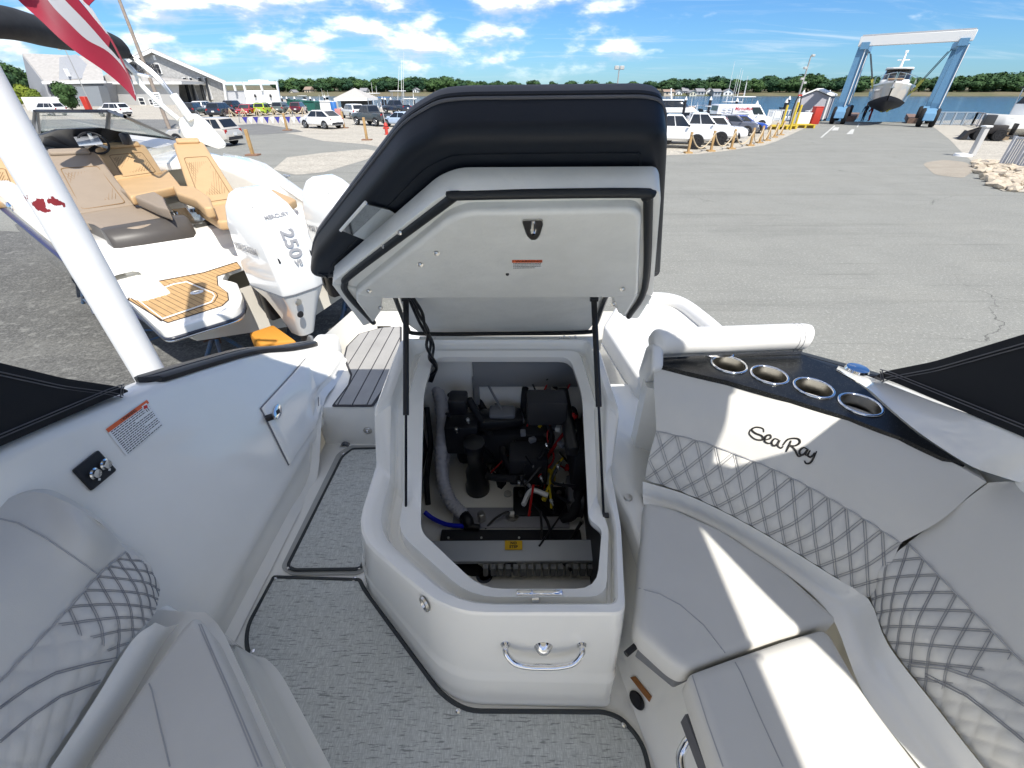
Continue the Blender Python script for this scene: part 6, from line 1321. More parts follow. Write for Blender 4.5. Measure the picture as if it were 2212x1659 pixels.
for i, (u, v, w, h, c, r_, lab) in enumerate(houses):
    y = 384+(i % 3)*4; x0, x1 = Py(u-w/2, v, y).x, Py(u+w/2, v, y).x; zt = Py(u, v-h, y).z; zb = min(Py(u, v, y).z, .5)-1.5; he = zb+1.5+(zt-zb-1.5)*.55
    t = thing('shore_house', ((x0+x1)/2, y, zb), lab, 'house', 'houses on the far shore', world=True); m = MB(); d_ = 8
    if i % 2: prof = [V((x0, y, zb)), V((x1, y, zb)), V((x1, y, he)), V(((x0+x1)/2, y, zt)), V((x0, y, he))]; m.prism(prof, V((0, d_, 0)))
    else: m.box(((x0+x1)/2, y+d_/2, (zb+he)/2), (x1-x0, d_, he-zb))
    m.build('wall', hc[c], t, 0); m = MB(); xm = (x0+x1)/2
    if i % 2:
        for s_, xx in ((1, x1+.4), (-1, x0-.4)): m.prism([V((xm, y-.5, zt+.15)), V((xx, y-.5, he-.1)), V((xx, y+d_+.5, he-.1)), V((xm, y+d_+.5, zt+.15))], V((s_*.1, 0, .25)))
    else: m.prism([V((x0-.4, y-.5, he)), V((x0-.4, y+d_/2, zt)), V((x0-.4, y+d_+.5, he))], V((x1-x0+.8, 0, 0)))
    m.build('roof', hr[r_], t, 0)
    for k in range(2): m = MB(); m.box((lerp(x0, x1, .3+.4*k), y-.05, zb+1.5+(he-zb-1.5)*.55), ((x1-x0)*.16, .1, 1.2)); m.build('window', dglass, t, 0)
# ================================================================= cars
tyre = mat('tyre', (.016, .016, .017), .85); rimm = mat('alloy rim', (.50, .50, .51), .3, .9); tail = mat('tail lamp', (.35, .012, .012), .2); headl = mat('head lamp', (.72, .72, .70), .12); plate_m = mat('number plate', (.70, .70, .68), .5); cglass = mat('car glass', (.018, .021, .024), .06, coat=.5); trimk = mat('car black trim', (.02, .02, .022), .6)
wheel_me = {}
def wheel(t, x, y, r, w, dark=False):
    m = MB(); Mx = Matrix.Translation((x, y, r)) @ Matrix.Rotation(R(90), 4, 'X'); m.lathe([(r*.62, -w/2), (r*.94, -w/2), (r, -w*.3), (r, w*.3), (r*.94, w/2), (r*.62, w/2)], 20, Mx); wh = m.build('wheel', tyre, t, 40)
    s_ = 1 if y > 0 else -1; m = MB()
    m.lathe([(0, 0), (r*.18, .01), (r*.16, .02), (0, .02)], 10, Matrix.Translation((x, y+s_*w*.48, r)) @ Matrix.Rotation(R(-90*s_), 4, 'X'))
    for k in range(5): a = k*1.2566; m.bar((x, y+s_*w*.49, r), (x+r*.58*math.cos(a), y+s_*w*.49, r+r*.58*math.sin(a)), r*.17, .03, (0, 1, 0))
    m.tube([V((x+r*.60*math.cos(k*math.pi/10), y+s_*w*.47, r+r*.60*math.sin(k*math.pi/10))) for k in range(20)], r*.055, 6, closed=True); m.build('rim', trimk if dark else rimm, wh, 40)
def car(u, v, head, kind, paint, label, scale=1.0, L=4.6, Wd=1.86, Hh=1.66, rack=False, dark=False, cat='car', group='cars parked in the yard', nm='parked_car'):
    p = G(u, v) if isinstance(u, (int, float)) else V(u); t = thing(nm, (p.x, p.y, 0), label, cat, group, rz=R(head)); t.scale = (scale,)*3; w = Wd/2; r = .36 if kind not in ('pickup', 'van') else .42
    if kind == 'pickup': L, Hh = 5.7, 1.95; belt = 1.28
    elif kind == 'van': L, Hh = 5.6, 2.1; belt = 1.25
    elif kind == 'sedan': belt = .93
    else: belt = 1.05
    zb = .30 if kind not in ('pickup',) else .48
    hood = {'pickup': 1.20, 'van': 1.18, 'sedan': .84}.get(kind, .98); nose = hood-.16
    st = [(-.500, belt*.72, .82, zb+.18), (-.488, belt*.93, .93, zb+.05), (-.44, belt, .985, zb), (-.2, belt, 1, zb), (.05, belt, 1, zb), (.18, belt-.01, 1, zb), (.25, hood+.05, .99, zb), (.40, hood, .97, zb), (.465, nose+.05, .93, zb+.02), (.492, nose-.1, .84, zb+.08), (.50, nose-.25, .76, zb+.14)]
    if kind == 'van': st = [(a, b if a < .3 else b, c, d) for a, b, c, d in st]
    m = MB(); rings = []
    for a, zt, k, z0 in st:
        x = a*L; ww = w*k; rings.append([V((x, s_*ww*q, z)) for s_, q, z in ((-1, .86, z0), (-1, 1, z0+.13), (-1, 1.0, lerp(z0, zt, .55)), (-1, .965, zt-.07), (-1, .86, zt), (1, .86, zt), (1, .965, zt-.07), (1, 1.0, lerp(z0, zt, .55)), (1, 1, z0+.13), (1, .86, z0))])
    m.loft(rings, True, True, True); m.build('body', paint, t, 38)
    # cabin from the belt line up
    if kind == 'pickup': xr, xf, xr2, xf2 = -.10*L, .245*L, -.06*L, .115*L
    elif kind == 'van': xr, xf, xr2, xf2 = -.485*L, .36*L, -.475*L, .215*L
    elif kind == 'sedan': xr, xf, xr2, xf2 = -.43*L, .25*L, -.22*L, .05*L
    elif kind == 'cross': xr, xf, xr2, xf2 = -.475*L, .25*L, -.27*L, .08*L
    else: xr, xf, xr2, xf2 = -.48*L, .25*L, -.40*L, .10*L
    tw = .74 if kind != 'van' else .86; bwid = .885
    zt = Hh
    bl = [V((xr, -w*bwid, belt-.03)), V((xf, -w*bwid, belt-.05)), V((xf, w*bwid, belt-.05)), V((xr, w*bwid, belt-.03))]; tl = [V((xr2, -w*tw, zt-.05)), V((xf2, -w*tw, zt-.05)), V((xf2, w*tw, zt-.05)), V((xr2, w*tw, zt-.05))]; tc_ = [V((xr2+.12, -w*tw*.86, zt)), V((xf2-.12, -w*tw*.86, zt)), V((xf2-.12, w*tw*.86, zt)), V((xr2+.12, w*tw*.86, zt))]
    m = MB(); m.loft([bl, tl, tc_], True, False, True); m.build('cabin', paint, t, 30, bev=(.03, 2, 25))
    def pane_(q, nm_, k0=.06, k1=.94, j0=.10, j1=.93):
        a, b, c, d = q; n = (b-a).cross(d-a).normalized(); P_ = lambda s_, e: lerp(lerp(a, b, s_), lerp(d, c, s_), e); pts = [P_(k0, j0), P_(k1, j0), P_(k1, j1), P_(k0, j1)]; ctr = V((0, 0, belt+.2)); n = n if n.dot(pts[0]-ctr) > 0 else -n
        mm = MB(); mm.prism([p_+n*.004 for p_ in pts], n*.012); mm.build(nm_, cglass, t, 0)
    pane_((bl[1], bl[2], tl[2], tl[1]), 'windshield'); 
    if kind != 'van' or True: pane_((bl[3], bl[0], tl[0], tl[3]), 'rear_window', .08, .92, .18 if kind != 'van' else .45, .92)
    for a, b, c, d in ((bl[0], bl[1], tl[1], tl[0]), (bl[3], bl[2], tl[2], tl[3])):
        if kind == 'van': pane_((a, b, c, d), 'side_window', .76, .965, .12, .80)
        elif kind == 'pickup': pane_((a, b, c, d), 'side_window', .06, .44); pane_((a, b, c, d), 'side_window', .48, .93)
        else: pane_((a, b, c, d), 'side_window', .05, .22 if kind == 'suv' else .26); pane_((a, b, c, d), 'side_window', .27 if kind != 'suv' else .24, .54); pane_((a, b, c, d), 'side_window', .57, .95)
    if kind == 'pickup': m = MB(); m.box((-.30*L, 0, belt+.002), (.36*L, w*1.5, .012)); m.build('cargo_bed', trimk, t, 0)
    for sx in (.305, -.30 if kind != 'pickup' else -.31):
        for s_ in (-1, 1):
            m = MB(); k = 9; m.prism([V((sx*L+(r+.075)*math.cos(math.pi*i/k), s_*(w*.985), r*.95+(r+.075)*math.sin(math.pi*i/k))) for i in range(k+1)]+[V((sx*L-(r+.07), s_*w*.985, zb-.02)), V((sx*L+r+.07, s_*w*.985, zb-.02))], V((0, s_*.022, 0))); m.build('wheel_arch', trimk, t, 0)
            wheel(t, sx*L, s_*(w-.10), r, .24, dark)
    for s_ in (-1, 1):
        m = MB(); m.box((.478*L, s_*w*.68, nose-.10), (.10, .34, .13)); m.build('headlight', headl, t, bev=(.02, 1, 30)); m = MB(); m.box((-.487*L, s_*w*.78, belt*.84), (.06, .24, .24 if kind in ('pickup', 'suv') else .12)); m.build('tail_light', tail, t, bev=(.02, 1, 30))
        m = MB(); m.box((.20*L, s_*(w+.08), belt+.06), (.12, .18, .12)); m.build('mirror', trimk if dark or kind == 'pickup' else paint, t, bev=(.03, 2, 30))
    m = MB(); m.box((.487*L, 0, zb+.24), (.07, w*1.15, .26)); m.build('grille', trimk if kind != 'pickup' else mat('dark grille', (.06, .06, .065), .35), t, bev=(.02, 1, 30)); m = MB(); m.box((-.492*L, 0, zb+.20), (.08, w*1.55, .22)); m.build('rear_bumper', trimk, t, bev=(.03, 1, 30))
    m = MB(); m.box((-.505*L if kind != 'pickup' else -.51*L, 0, zb+.42), (.02, .34, .16)); m.build('number_plate', plate_m, t, 0)
    if rack:
        m = MB()
        for s_ in (-1, 1): m.bar((xr2+.3, s_*w*.6, zt+.06), (xf2-.3, s_*w*.6, zt+.06), .04, .05)
        m.build('roof_rack', trimk, t, 0)
    return t
def paint(name, c, metal=.0): return mat('paint '+name, c, .22, metal, coat=.8)
wh_p = paint('white', (.80, .80, .79)); blk_p = paint('black', (.014, .015, .018)); nav_p = paint('navy', (.022, .028, .045)); red_p = paint('red', (.36, .012, .022)); lime_p = paint('lime', (.36, .47, .03)); ggr_p = paint('grey green', (.13, .15, .135)); mar_p = paint('maroon', (.10, .014, .022)); bei_p = paint('pearl beige', (.58, .54, .48), .2); gry_p = paint('dark grey', (.055, .062, .066)); blu_p = paint('blue', (.025, .07, .33)); slv_p = paint('slate', (.10, .105, .13)); pal_p = paint('pale blue', (.42, .52, .66))
car(450, 314, 172, 'suv', bei_p, 'pearl beige crossover cut off by the radar arch of the tan seated boat', .98)
car(697, 277, 151, 'cross', wh_p, 'white fastback crossover standing alone on the gravel', .93, L=4.75, Hh=1.62)
car(806, 271, 141, 'pickup', gry_p, 'dark grey pickup truck with bed rails near the red hydrant', .92, cat='pickup')
car(424, 250, 100, 'suv', blk_p, 'black crossover at the left end of the parked row beside the trestle', .95); car(445, 244, 95, 'suv', wh_p, 'white crossover between two dark ones in front of the shingle wall', .95)
car(482, 253, 95, 'suv', nav_p, 'dark navy crossover with a white plate, nearest in the parked row', 1.0); car(509, 241, 92, 'suv', blk_p, 'black crossover farther back in front of the white shed', .95)
car(536, 250, -82, 'sedan', red_p, 'red sedan facing the camera behind the rope posts', .95, L=4.7, Hh=1.45); car(574, 248.5, 95, 'suv', lime_p, 'lime green small crossover with a roof rack', .90, L=4.2, rack=True)
car(612, 246.5, 96, 'suv', ggr_p, 'grey green crossover right of the lime one', .93); car(648, 245.5, 98, 'suv', mar_p, 'maroon crossover beside the green container', .90)
car(765, 256, 128, 'suv', wh_p, 'white crossover half hidden behind the dark grey pickup', .95); car(858, 247, 140, 'pickup', nav_p, 'dark pickup behind the grey one, cut off by the hatch cushion', .92, cat='pickup'); car(868, 274, 150, 'sedan', pal_p, 'pale blue car peeping out left of the hatch cushion', .9, Hh=1.45)
car(252, 252, 165, 'suv', wh_p, 'white crossover behind the windscreen of the tan seated boat', .95); car(112, 250, 170, 'suv', wh_p, 'white crossover by the picket fence at far left', .95)
car(1440, 318, -16, 'pickup', wh_p, 'white heavy pickup mostly hidden by the hatch cushion', .96, dark=True, cat='pickup'); car(1494, 311, -18, 'pickup', wh_p, 'white pickup with black wheels second from the hatch cushion', .96, dark=True, cat='pickup')
car(1540, 305, -24, 'suv', wh_p, 'white crossover with bright alloy wheels beside the white pickup', .95, rack=True); car(1572, 291, -26, 'cross', slv_p, 'slate grey car with a dark nose next to the white crossover', .95, Hh=1.5); car(1598, 286, -24, 'sedan', blu_p, 'bright blue car in front of the white van', .9, Hh=1.45)
vn = car(1592, 281, 2, 'van', wh_p, 'white panel van with red lettering on its side', .96, cat='van', nm='parked_van')
redl = mat('red lettering', (.50, .02, .03), .5)
m = MB(); m.box((-.45, -.915, 1.66), (1.70, .012, .62)); m.build('side_panel', mat('off white panel', (.74, .74, .75), .4), vn, 0)
text_mesh('MarineMax', .36, frame((-.35, -.923, 1.75), (1, 0, 0), (0, 0, 1)), redl, 'lettering', vn, .003, .006, shear=.25); m = MB(); m.prism([V((-.95, -.923, 1.50)), V((.25, -.923, 1.47)), V((-.35, -.923, 1.56))], V((0, -.004, 0))); m.build('wave_mark', trimk, vn, 0)
m = MB()
for i, (x, z) in enumerate(((-2.1, 1.82), (-1.6, 1.82), (-2.1, 1.6), (-1.6, 1.6), (-2.0, 1.42), (-1.5, 1.42))): m.box((x, -.912, z), (.34, .01, .05))
m.build('small_print', greyp, vn, 0)
# ================================================================= travel lift with the yacht
liftb = mat('lift blue', (.13, .28, .44), .5, var=.08); liftw = mat('lift white', (.74, .74, .72), .5); pad_blk = mat('sling black', (.03, .03, .035), .7)
LA, LB = V((35.1, 54.2, 0)), V((41.1, 49.85, 0)); cx_ = (LB-LA).normalized(); ax_ = V((-cx_.y, cx_.x, 0)); LH = 6.75
lift = thing('travel_lift', (LA+LB)/2+ax_*3.2, 'blue and white travel lift straddling the slipway', 'boat lift', world=True)
for p, off in ((LA, 0), (LB, 0), (LA, 6.4), (LB, 6.4)):
    q = p+ax_*off; sg = -1 if p is LA else 1
    m = MB(); m.loft([[q+cx_*(sg*.15+a*w_)+ax_*(b*w_*.8)+V((0, 0, z)) for a, b in ((-1, -1), (1, -1), (1, 1), (-1, 1))] for z, w_ in ((1.25, .30), (2.0, .42), (LH-.2, .36))], True, True, True); lg_ = m.build('leg', liftb, lift, 0)
    m = MB(); m.bar(q+cx_*(sg*.15+.30)+V((0, 0, 1.6))-ax_*.36, q+cx_*(sg*.15+.30)+V((0, 0, LH-.3))-ax_*.36, .06, .06); m.build('hose_rail', liftw, lg_, 0)
    m = MB(); m.prism([q+ax_*d+V((0, 0, z)) - cx_*.45 for d, z in ((-1.0, .55), (-.8, 1.15), (-.3, 1.6), (.3, 1.6), (.8, 1.15), (1.0, .55))], cx_*.9); m.build('wheel_fork', liftb, lift, 0, bev=(.05, 1, 30))
    for s_ in (-1, 1):
        m = MB(); m.lathe([(.35, -.22), (.72, -.22), (.80, -.12), (.80, .12), (.72, .22), (.35, .22)], 22, Matrix.Translation(q+ax_*(s_*.0)+cx_*(s_*.5)+V((0, 0, .80))) @ frame((0, 0, 0), ax_, (0, 0, 1)).to_3x3().to_4x4()); m.build('tyre', tyre, lift, 40)
for p in (LA, LB): m = MB(); m.bar(p+V((0, 0, LH-.1))-ax_*.5, p+ax_*6.9+V((0, 0, LH-.1)), .7, .55); m.build('side_beam', liftb, lift, 0)
m = MB(); m.bar(LA-cx_*.6+V((0, 0, LH+.25)), LB+cx_*.6+V((0, 0, LH+.35)), .75, .78); m.build('cross_beam', liftw, lift, bev=(.03, 1, 30)); m = MB(); m.bar(LA-cx_*.5+V((0, 0, LH+.72)), LB+cx_*.5+V((0, 0, LH+.82)), .5, .10); m.build('beam_cap', mat('lift grey', (.45, .46, .48), .5), lift, 0)
YC = (LA+LB)/2+ax_*3.6+V((0, 0, 1.0)); slingy = mat('sling yellow', (.55, .50, .10), .7)
for off in (1.6, 5.6):
    for p, sg in ((LA, 1), (LB, -1)):
        a = p+ax_*off+cx_*sg*.5+V((0, 0, LH-.5)); b = (LA+LB)/2+ax_*off-cx_*sg*1.75+V((0, 0, 3.1)); c = (LA+LB)/2+ax_*off-cx_*sg*.2+V((0, 0, 1.15))
        for d in (-.12, .12): m = MB(); m.tube([a+ax_*d, lerp(a, b, .75)+ax_*d], .035, 6); m.build('hoist_cable', pad_blk, lift)
        m = MB(); m.bar(lerp(a, b, .72), b, .16, .03, ax_); m.bar(b, c, .16, .03, ax_); m.build('sling', slingy, lift, 0)
# yacht: bow towards the camera
def yacht(name, C0, hd, L, B2, label, hullm, low=0, group=None, deckh=2.2, keel=True, black_hull=None):
    """C0 is the keel point amidships; hd heading of the bow in degrees; local x forward"""
    t = thing(name, C0, label, 'boat', group, rz=R(hd)); xs_ = [-.5, -.35, -.1, .15, .32, .43, .49, .515]; bw_ = [.90, .97, 1, .93, .72, .45, .18, .03]; m = MB(); rows = []; rows2 = []
    for a, k in zip(xs_, bw_):
        f = max(0, a+.05)/.56; sh = deckh*(1+.16*f*f); ch = deckh*(.36+.30*f*f); ke = .0+deckh*.48*f**3
        rows.append([V((a*L+f*f*.35, s_*B2*k*q, z)) for s_, q, z in ((-1, 1, sh), (-1, 1.02, sh-.12), (-1, .94, lerp(ch, sh, .45)), (-1, .86, ch+.02))]+[V((a*L+f*f*.35, s_*B2*k*q, z)) for s_, q, z in ((1, .86, ch+.02), (1, .94, lerp(ch, sh, .45)), (1, 1.02, sh-.12), (1, 1, sh))])
        rows2.append([V((a*L+f*f*.30, s_*B2*k*q, z)) for s_, q, z in ((-1, .86, ch), (-1, .70, ch-.16*deckh), (-1, .05, ke), (1, .05, ke), (1, .70, ch-.16*deckh), (1, .86, ch))])
    for half in (slice(0, 4), slice(4, 8)): m.grid(dense([r[half] for r in rows], 1, 3))
    m.poly(rows[0]); m.grid([[r[0] for r in rows], [r[7] for r in rows]]); m.build('hull', hullm, t, 50)
    m = MB(); m.grid(dense(rows2, 1, 3)); m.poly(rows2[0]); m.build('bottom', black_hull or mat('bottom paint', (.012, .014, .022), .6), t, 50)
    m = MB(); m.grid(dense([[V((p.x, p.y*1.005, p.z+.02)) for p in (r[0], r[1])] for r in rows], 1, 3)); m.grid(dense([[V((p.x, p.y*1.005, p.z+.02)) for p in (r[7], r[6])] for r in rows], 1, 3)); m.build('rub_rail', trimw, t, 60)
    cab = [(-.36, -.02), (.12, -.02), (.24, 0)]
    m = MB(); z0 = deckh; m.loft([[V((x*L, y*B2, z)) for x, y in ((-.40, -.72), (.20, -.62), (.27, -.3), (.27, .3), (.20, .62), (-.40, .72))] for z in (z0-.1,)]+[[V((x*L, y*B2, z0+.55)) for x, y in ((-.40, -.70), (.15, -.60), (.20, -.28), (.20, .28), (.15, .60), (-.40, .70))]], True, True, True); m.build('trunk_cabin', trimw, t, 30, bev=(.06, 2, 30))
    m = MB(); m.loft([[V((x*L, y*B2, z0+.55)) for x, y in ((-.34, -.68), (.10, -.58), (.15, -.25), (.15, .25), (.10, .58), (-.34, .68))], [V((x*L, y*B2, z0+1.45)) for x, y in ((-.32, -.60), (.0, -.54), (.03, -.25), (.03, .25), (.0, .54), (-.32, .60))]], True, True, True); m.build('windscreen_band', cglass, t, 30, bev=(.03, 1, 30))
    m = MB(); m.loft([[V((x*L, y*B2, z)) for x, y in ((-.36, -.66), (.03, -.60), (.07, -.3), (.07, .3), (.03, .60), (-.36, .66))] for z in (z0+1.45, z0+1.62)], True, True, True); m.build('hard_top', trimw, t, 30, bev=(.05, 2, 30))
    m = MB()
    for s_ in (-1, 1): m.tube([V((x*L, s_*y*B2, deckh*(1+.16*max(0, x+.05)**2*3.2)+.70)) for x, y in ((.05, .93), (.2, .86), (.34, .62), (.45, .34), (.52, .05))], .025, 6)
    for x, y in ((.05, .93), (.2, .86), (.34, .62), (.45, .34), (.52, .03)):
        for s_ in (-1, 1): h_ = deckh*(1+.16*max(0, x+.05)**2*3.2); m.tube([V((x*L, s_*y*B2, h_)), V((x*L, s_*y*B2, h_+.7))], .02, 6)
    m.build('bow_rail', chrome, t, 60)
    m = MB(); m.tube([V((-.12*L, 0, z0+1.6)), V((-.15*L, 0, z0+2.9))], [.14, .08], 8); m.box((-.15*L, 0, z0+2.3), (.3, 1.1, .10)); m.box((-.15*L, 0, z0+3.0), (.2, .3, .25)); m.build('radar_mast', trimw, t, bev=(.03, 1, 30))
    m = MB(); m.box((.14*L, 0, z0+.60), (.16*L, B2*.7, .10)); m.build('sun_pad', mat('tan deck pad', (.50, .33, .20), .7), t, bev=(.04, 2, 30))
    for s_ in (-1, 1): m = MB(); m.prism([V((.36*L, s_*B2*.52, deckh*.78)), V((.22*L, s_*B2*.84, deckh*.80)), V((.22*L, s_*B2*.86, deckh*.95)), V((.36*L, s_*B2*.56, deckh*.92))], V((0, s_*.10, 0))); m.build('hull_window', cglass, t, 0)
    m = MB(); p = V((.51*L+.35, 0, deckh*1.12)); m.tube([p, p+V((.12, 0, -.35))], .05, 6); m.box(p+V((.12, 0, -.4)), (.1, .35, .12)); m.build('anchor', steel, t)
    return t
hd_ = math.degrees(math.atan2(-ax_.y, -ax_.x))
yacht('motor_yacht', tuple((LA+LB)/2+ax_*4.6-cx_*.15+V((0, 0, 1.02))), hd_, 12.5, 1.95, 'grey hulled motor yacht hanging in the slings of the travel lift', mat('warm grey gelcoat', (.46, .43, .38), .10, coat=.8), deckh=2.35)
# slip walls and people-height clutter on the quay
for s_, w_ in ((-1, 1.0), (1, 1.0)):
    c = (LA+LB)/2+ax_*8.0+cx_*s_*2.9; m = MB(); m.bar(c-ax_*2.4+V((0, 0, .25)), c+ax_*9+V((0, 0, .25)), .9, .55); t = m.build('slip_wall', mat('rusty timber wall', (.20, .13, .10), .85, var=.2), None, 0); tag(t, 'brown timber kerb of the slip on the %s side of the yacht' % ('left' if s_ < 0 else 'right'), 'wall', 'slip kerbs')
# ---- other boats afloat
white_h = mat('white hull', (.78, .78, .76), .2, coat=.5); dark_h = mat('dark hull', (.03, .032, .04), .15, coat=.6); tblue = mat('teal canvas', (.05, .30, .36), .7)
def place(u, v, y): q = Py(u, v, y); return (q.x, q.y, WZ-.45)
yacht('motor_yacht', place(1466, 235, 84), -12, 11.5, 1.9, 'dark hulled express cruiser moored right of the hatch cushion', dark_h, deckh=2.1, group='boats at the floating docks')
def skiff(u, y, hd, L, label, top=None, mast=0, canvas=None, outr=False):
    q = Py(u, 210, y); t = thing('moored_boat', (q.x, y, WZ-.25), label, 'boat', 'boats at the floating docks', rz=R(hd)); B2 = L*.16; m = MB(); rows = []
    for a, k in zip((-.5, -.2, .1, .3, .42, .5), (.9, 1, .98, .75, .42, .04)): rows.append([V((a*L, s_*B2*k*q_, z)) for s_, q_, z in ((-1, 1, 1.25+.35*max(0, a)), (-1, .9, .5), (-1, .1, .0+.4*max(0, a)), (1, .1, .0+.4*max(0, a)), (1, .9, .5), (1, 1, 1.25+.35*max(0, a)))])
    m.grid(dense(rows, 1, 2)); m.poly(rows[0]); m.grid([[r[0]-V((0, 0, .2)) for r in rows], [r[5]-V((0, 0, .2)) for r in rows]]); m.build('hull', white_h, t, 50)
    m = MB(); m.box((-.02*L, 0, 1.6), (.22*L, B2*1.1, .9)); m.build('console', trimw, t, bev=(.08, 2, 30)); m = MB(); m.prism([V((.09*L, -B2*.5, 2.0)), V((.09*L, B2*.5, 2.0)), V((.03*L, B2*.45, 2.6)), V((.03*L, -B2*.45, 2.6))], V((-.05, 0, 0))); m.build('windscreen', cglass, t, 0)
    if top:
        m = MB(); m.box((-.04*L, 0, top), (.30*L, B2*1.5, .10)); m.build('t_top', canvas or trimw, t, bev=(.03, 1, 30))
        for x in (-.15, .07):
            for s_ in (-1, 1): m = MB(); m.tube([V((x*L, s_*B2*.6, 1.3)), V((x*L, s_*B2*.65, top))], .04, 6); m.build('top_post', alu, t)
    if mast:
        for k, (x, s_) in enumerate(((-.1, .6), (-.1, -.6), (.0, .3))): m = MB(); m.tube([V((x*L, s_*B2, 2)), V((x*L-(1.2 if outr else .2), s_*B2*(2.2 if outr else 1.1), mast*(1-.1*k)))], [.05, .02], 6); m.build('antenna', trimw, t)
    m = MB(); m.box((-.54*L, 0, 1.35), (.5, .5, .9)); m.build('outboard', mat('grey outboard', (.35, .35, .37), .3), t, bev=(.1, 2, 30)); return t
for a in ((855, 100, 200, 10, 'sport fishing boat with two tall outriggers above the parked pickups', 4.6, 10.5, None, True), (800, 102, 170, 9, 'white boat with a flying bridge right of the tent', 4.2, 6, None), (826, 99, 185, 7.5, 'boat with a blue canvas top near the grey pickup', 3.6, 0, mat('blue canvas', (.05, .16, .38), .7)), (882, 98, 190, 8, 'white boat cut off by the hatch cushion on the left', 3.4, 4.5, None), (772, 97, 175, 8, 'white boat with teal cover seen under the tent', 2.9, 0, tblue), (742, 99, 160, 7, 'small white boat left under the tent', None, 0, None),
          (1515, 74, 15, 7.5, 'low white boat in front of the dark cruiser', None, 3.8, None), (1556, 73, 10, 8, 'white centre console behind the van roof', 2.9, 0, None), (1612, 76, 5, 8.5, 'boat with a tall dark pipe frame right of the van', 4.0, 7.2, None), (1588, 84, 20, 8, 'boat with a pair of tall rod antennas behind the van', 3.2, 8.5, None), (1690, 80, 0, 8, 'white boat beside the dock railing left of the grey shed', None, 0, None),
          (622, 150, 120, 7, 'far white boat beyond the white shed', None, 0, None), (655, 170, 60, 8, 'far white boat in the open water on the left', 3, 0, None), (705, 160, 100, 8, 'far white boat just left of the tent', 3, 5, None), (690, 104, 150, 7, 'white boat behind the white container', 2.8, 4, None)): skiff(*a)
# floating docks
dockm = mat('dock boards', (.34, .31, .27), .85, var=.15)
for (x0, y0, x1, y1, w_, lab) in ((-48, 112, 8, 101, 2.2, 'long floating dock behind the tent'), (16, 72, 33, 68.5, 2.0, 'floating dock behind the white van'), (18, 90, 40, 86, 2.0, 'outer floating dock beyond the dark cruiser'), (-30, 135, -4, 128, 2.0, 'distant floating dock on the left')):
    m = MB(); m.bar((x0, y0, WZ+.35), (x1, y1, WZ+.35), w_, .5); tag(m.build('floating_dock', dockm, None, 0), lab, 'dock', 'floating docks')
# pilings with white caps
def piling(u, v, y, lab):
    q = Py(u, v, y); t = thing('dock_piling', (q.x, y, WZ-1), lab, 'piling', 'black dock pilings with white cone caps'); h = q.z-WZ+1; m = MB(); m.lathe([(.19, 0), (.19, h-.45), (0, h-.45)], 14); m.build('pile', mat('creosoted pile', (.018, .018, .024), .6), t); m = MB(); m.lathe([(.23, h-.47), (.23, h-.40), (.02, h), (0, h)], 14); m.build('cone_cap', trimw, t)
PL = [(1483, 208, 76), (1537, 208, 77), (1594, 211, 75), (1637, 217, 68), (1701, 213, 69), (1707, 207, 76), (1800, 206, 70), (607, 207, 125), (618, 208, 122), (635, 208, 120), (669, 208, 118), (678, 213, 112), (700, 206, 118), (825, 208, 104), (831, 209, 103), (843, 209, 104), (869, 211, 102), (893, 209, 105), (1738, 194, 66), (1794, 194, 75)]
PLB = ('between the dark cruiser and the low white boat', 'rising behind the rear of the van', 'rising behind the middle of the van roof', 'just right of the van cab', 'left of the grey shed, the lower of the pair', 'left of the grey shed, the taller of the pair', 'between the grey shed and the travel lift', 'leftmost, at the corner of the white shed', 'second from the white shed', 'third from the white shed', 'behind the green container', 'low behind the green container', 'above the white container', 'leftmost of the pair right of the blue canvas boat', 'rightmost of the pair right of the blue canvas boat', 'left of the outrigger boat', 'right of the outrigger boat', 'next to the hatch cushion', 'showing above the left eave of the grey shed', 'showing above the right eave of the grey shed')
for (u, v, y), w_ in zip(PL, PLB): piling(u, v, y, 'white capped black piling '+w_)
# ---- shed on the quay and clutter beside it
SYY = 58.5
q0, q1 = Pz(1719, 247, 0), Pz(1772, 263, 0)
gs_ = thing('quay_shed', Py(1748, 256, SYY), 'small light grey gabled shed on the quay left of the travel lift', 'shed', world=True)
m = MB(); m.prism([Py(1718, 252, SYY), Py(1776, 258, SYY), Py(1793, 209, SYY), Py(1764, 196, SYY), Py(1728, 211, SYY)], V((2.7, 3.4, 0))); m.build('wall', mat('lavender grey siding', (.40, .395, .43), .7, var=.05), gs_, 0)
for a, b in (((1764, 194.5), (1797, 208)), ((1764, 194.5), (1724, 211))): A, B_ = Py(*a, SYY-.25), Py(*b, SYY-.25); m = MB(); m.prism([A, B_, B_+V((2.9, 3.7, 0)), A+V((2.9, 3.7, 0))], V((0, 0, .16))); m.build('roof', trimw, gs_, 0)
for a, b in (((1727, 212), (1718, 252)), ((1792, 210), (1776, 258))): m = MB(); m.bar(Py(*a, SYY-.08), Py(*b, SYY-.08), .22, .14); m.build('corner_board', trimw, gs_, 0)
def boxthing(name, u, v, d, col, lab, cat, rz=0, lid=None):
    p = G(u, v); t = thing(name, (p.x, p.y, 0), lab, cat, rz=rz); m = MB(); m.box((0, 0, d[2]/2), d); m.build('body', col, t, bev=(.04, 2, 30)); m = MB(); m.box((0, 0, d[2]+.05), (d[0]*1.05, d[1]*1.05, .10)); m.build('lid', lid or col, t, bev=(.03, 1, 30)); return t
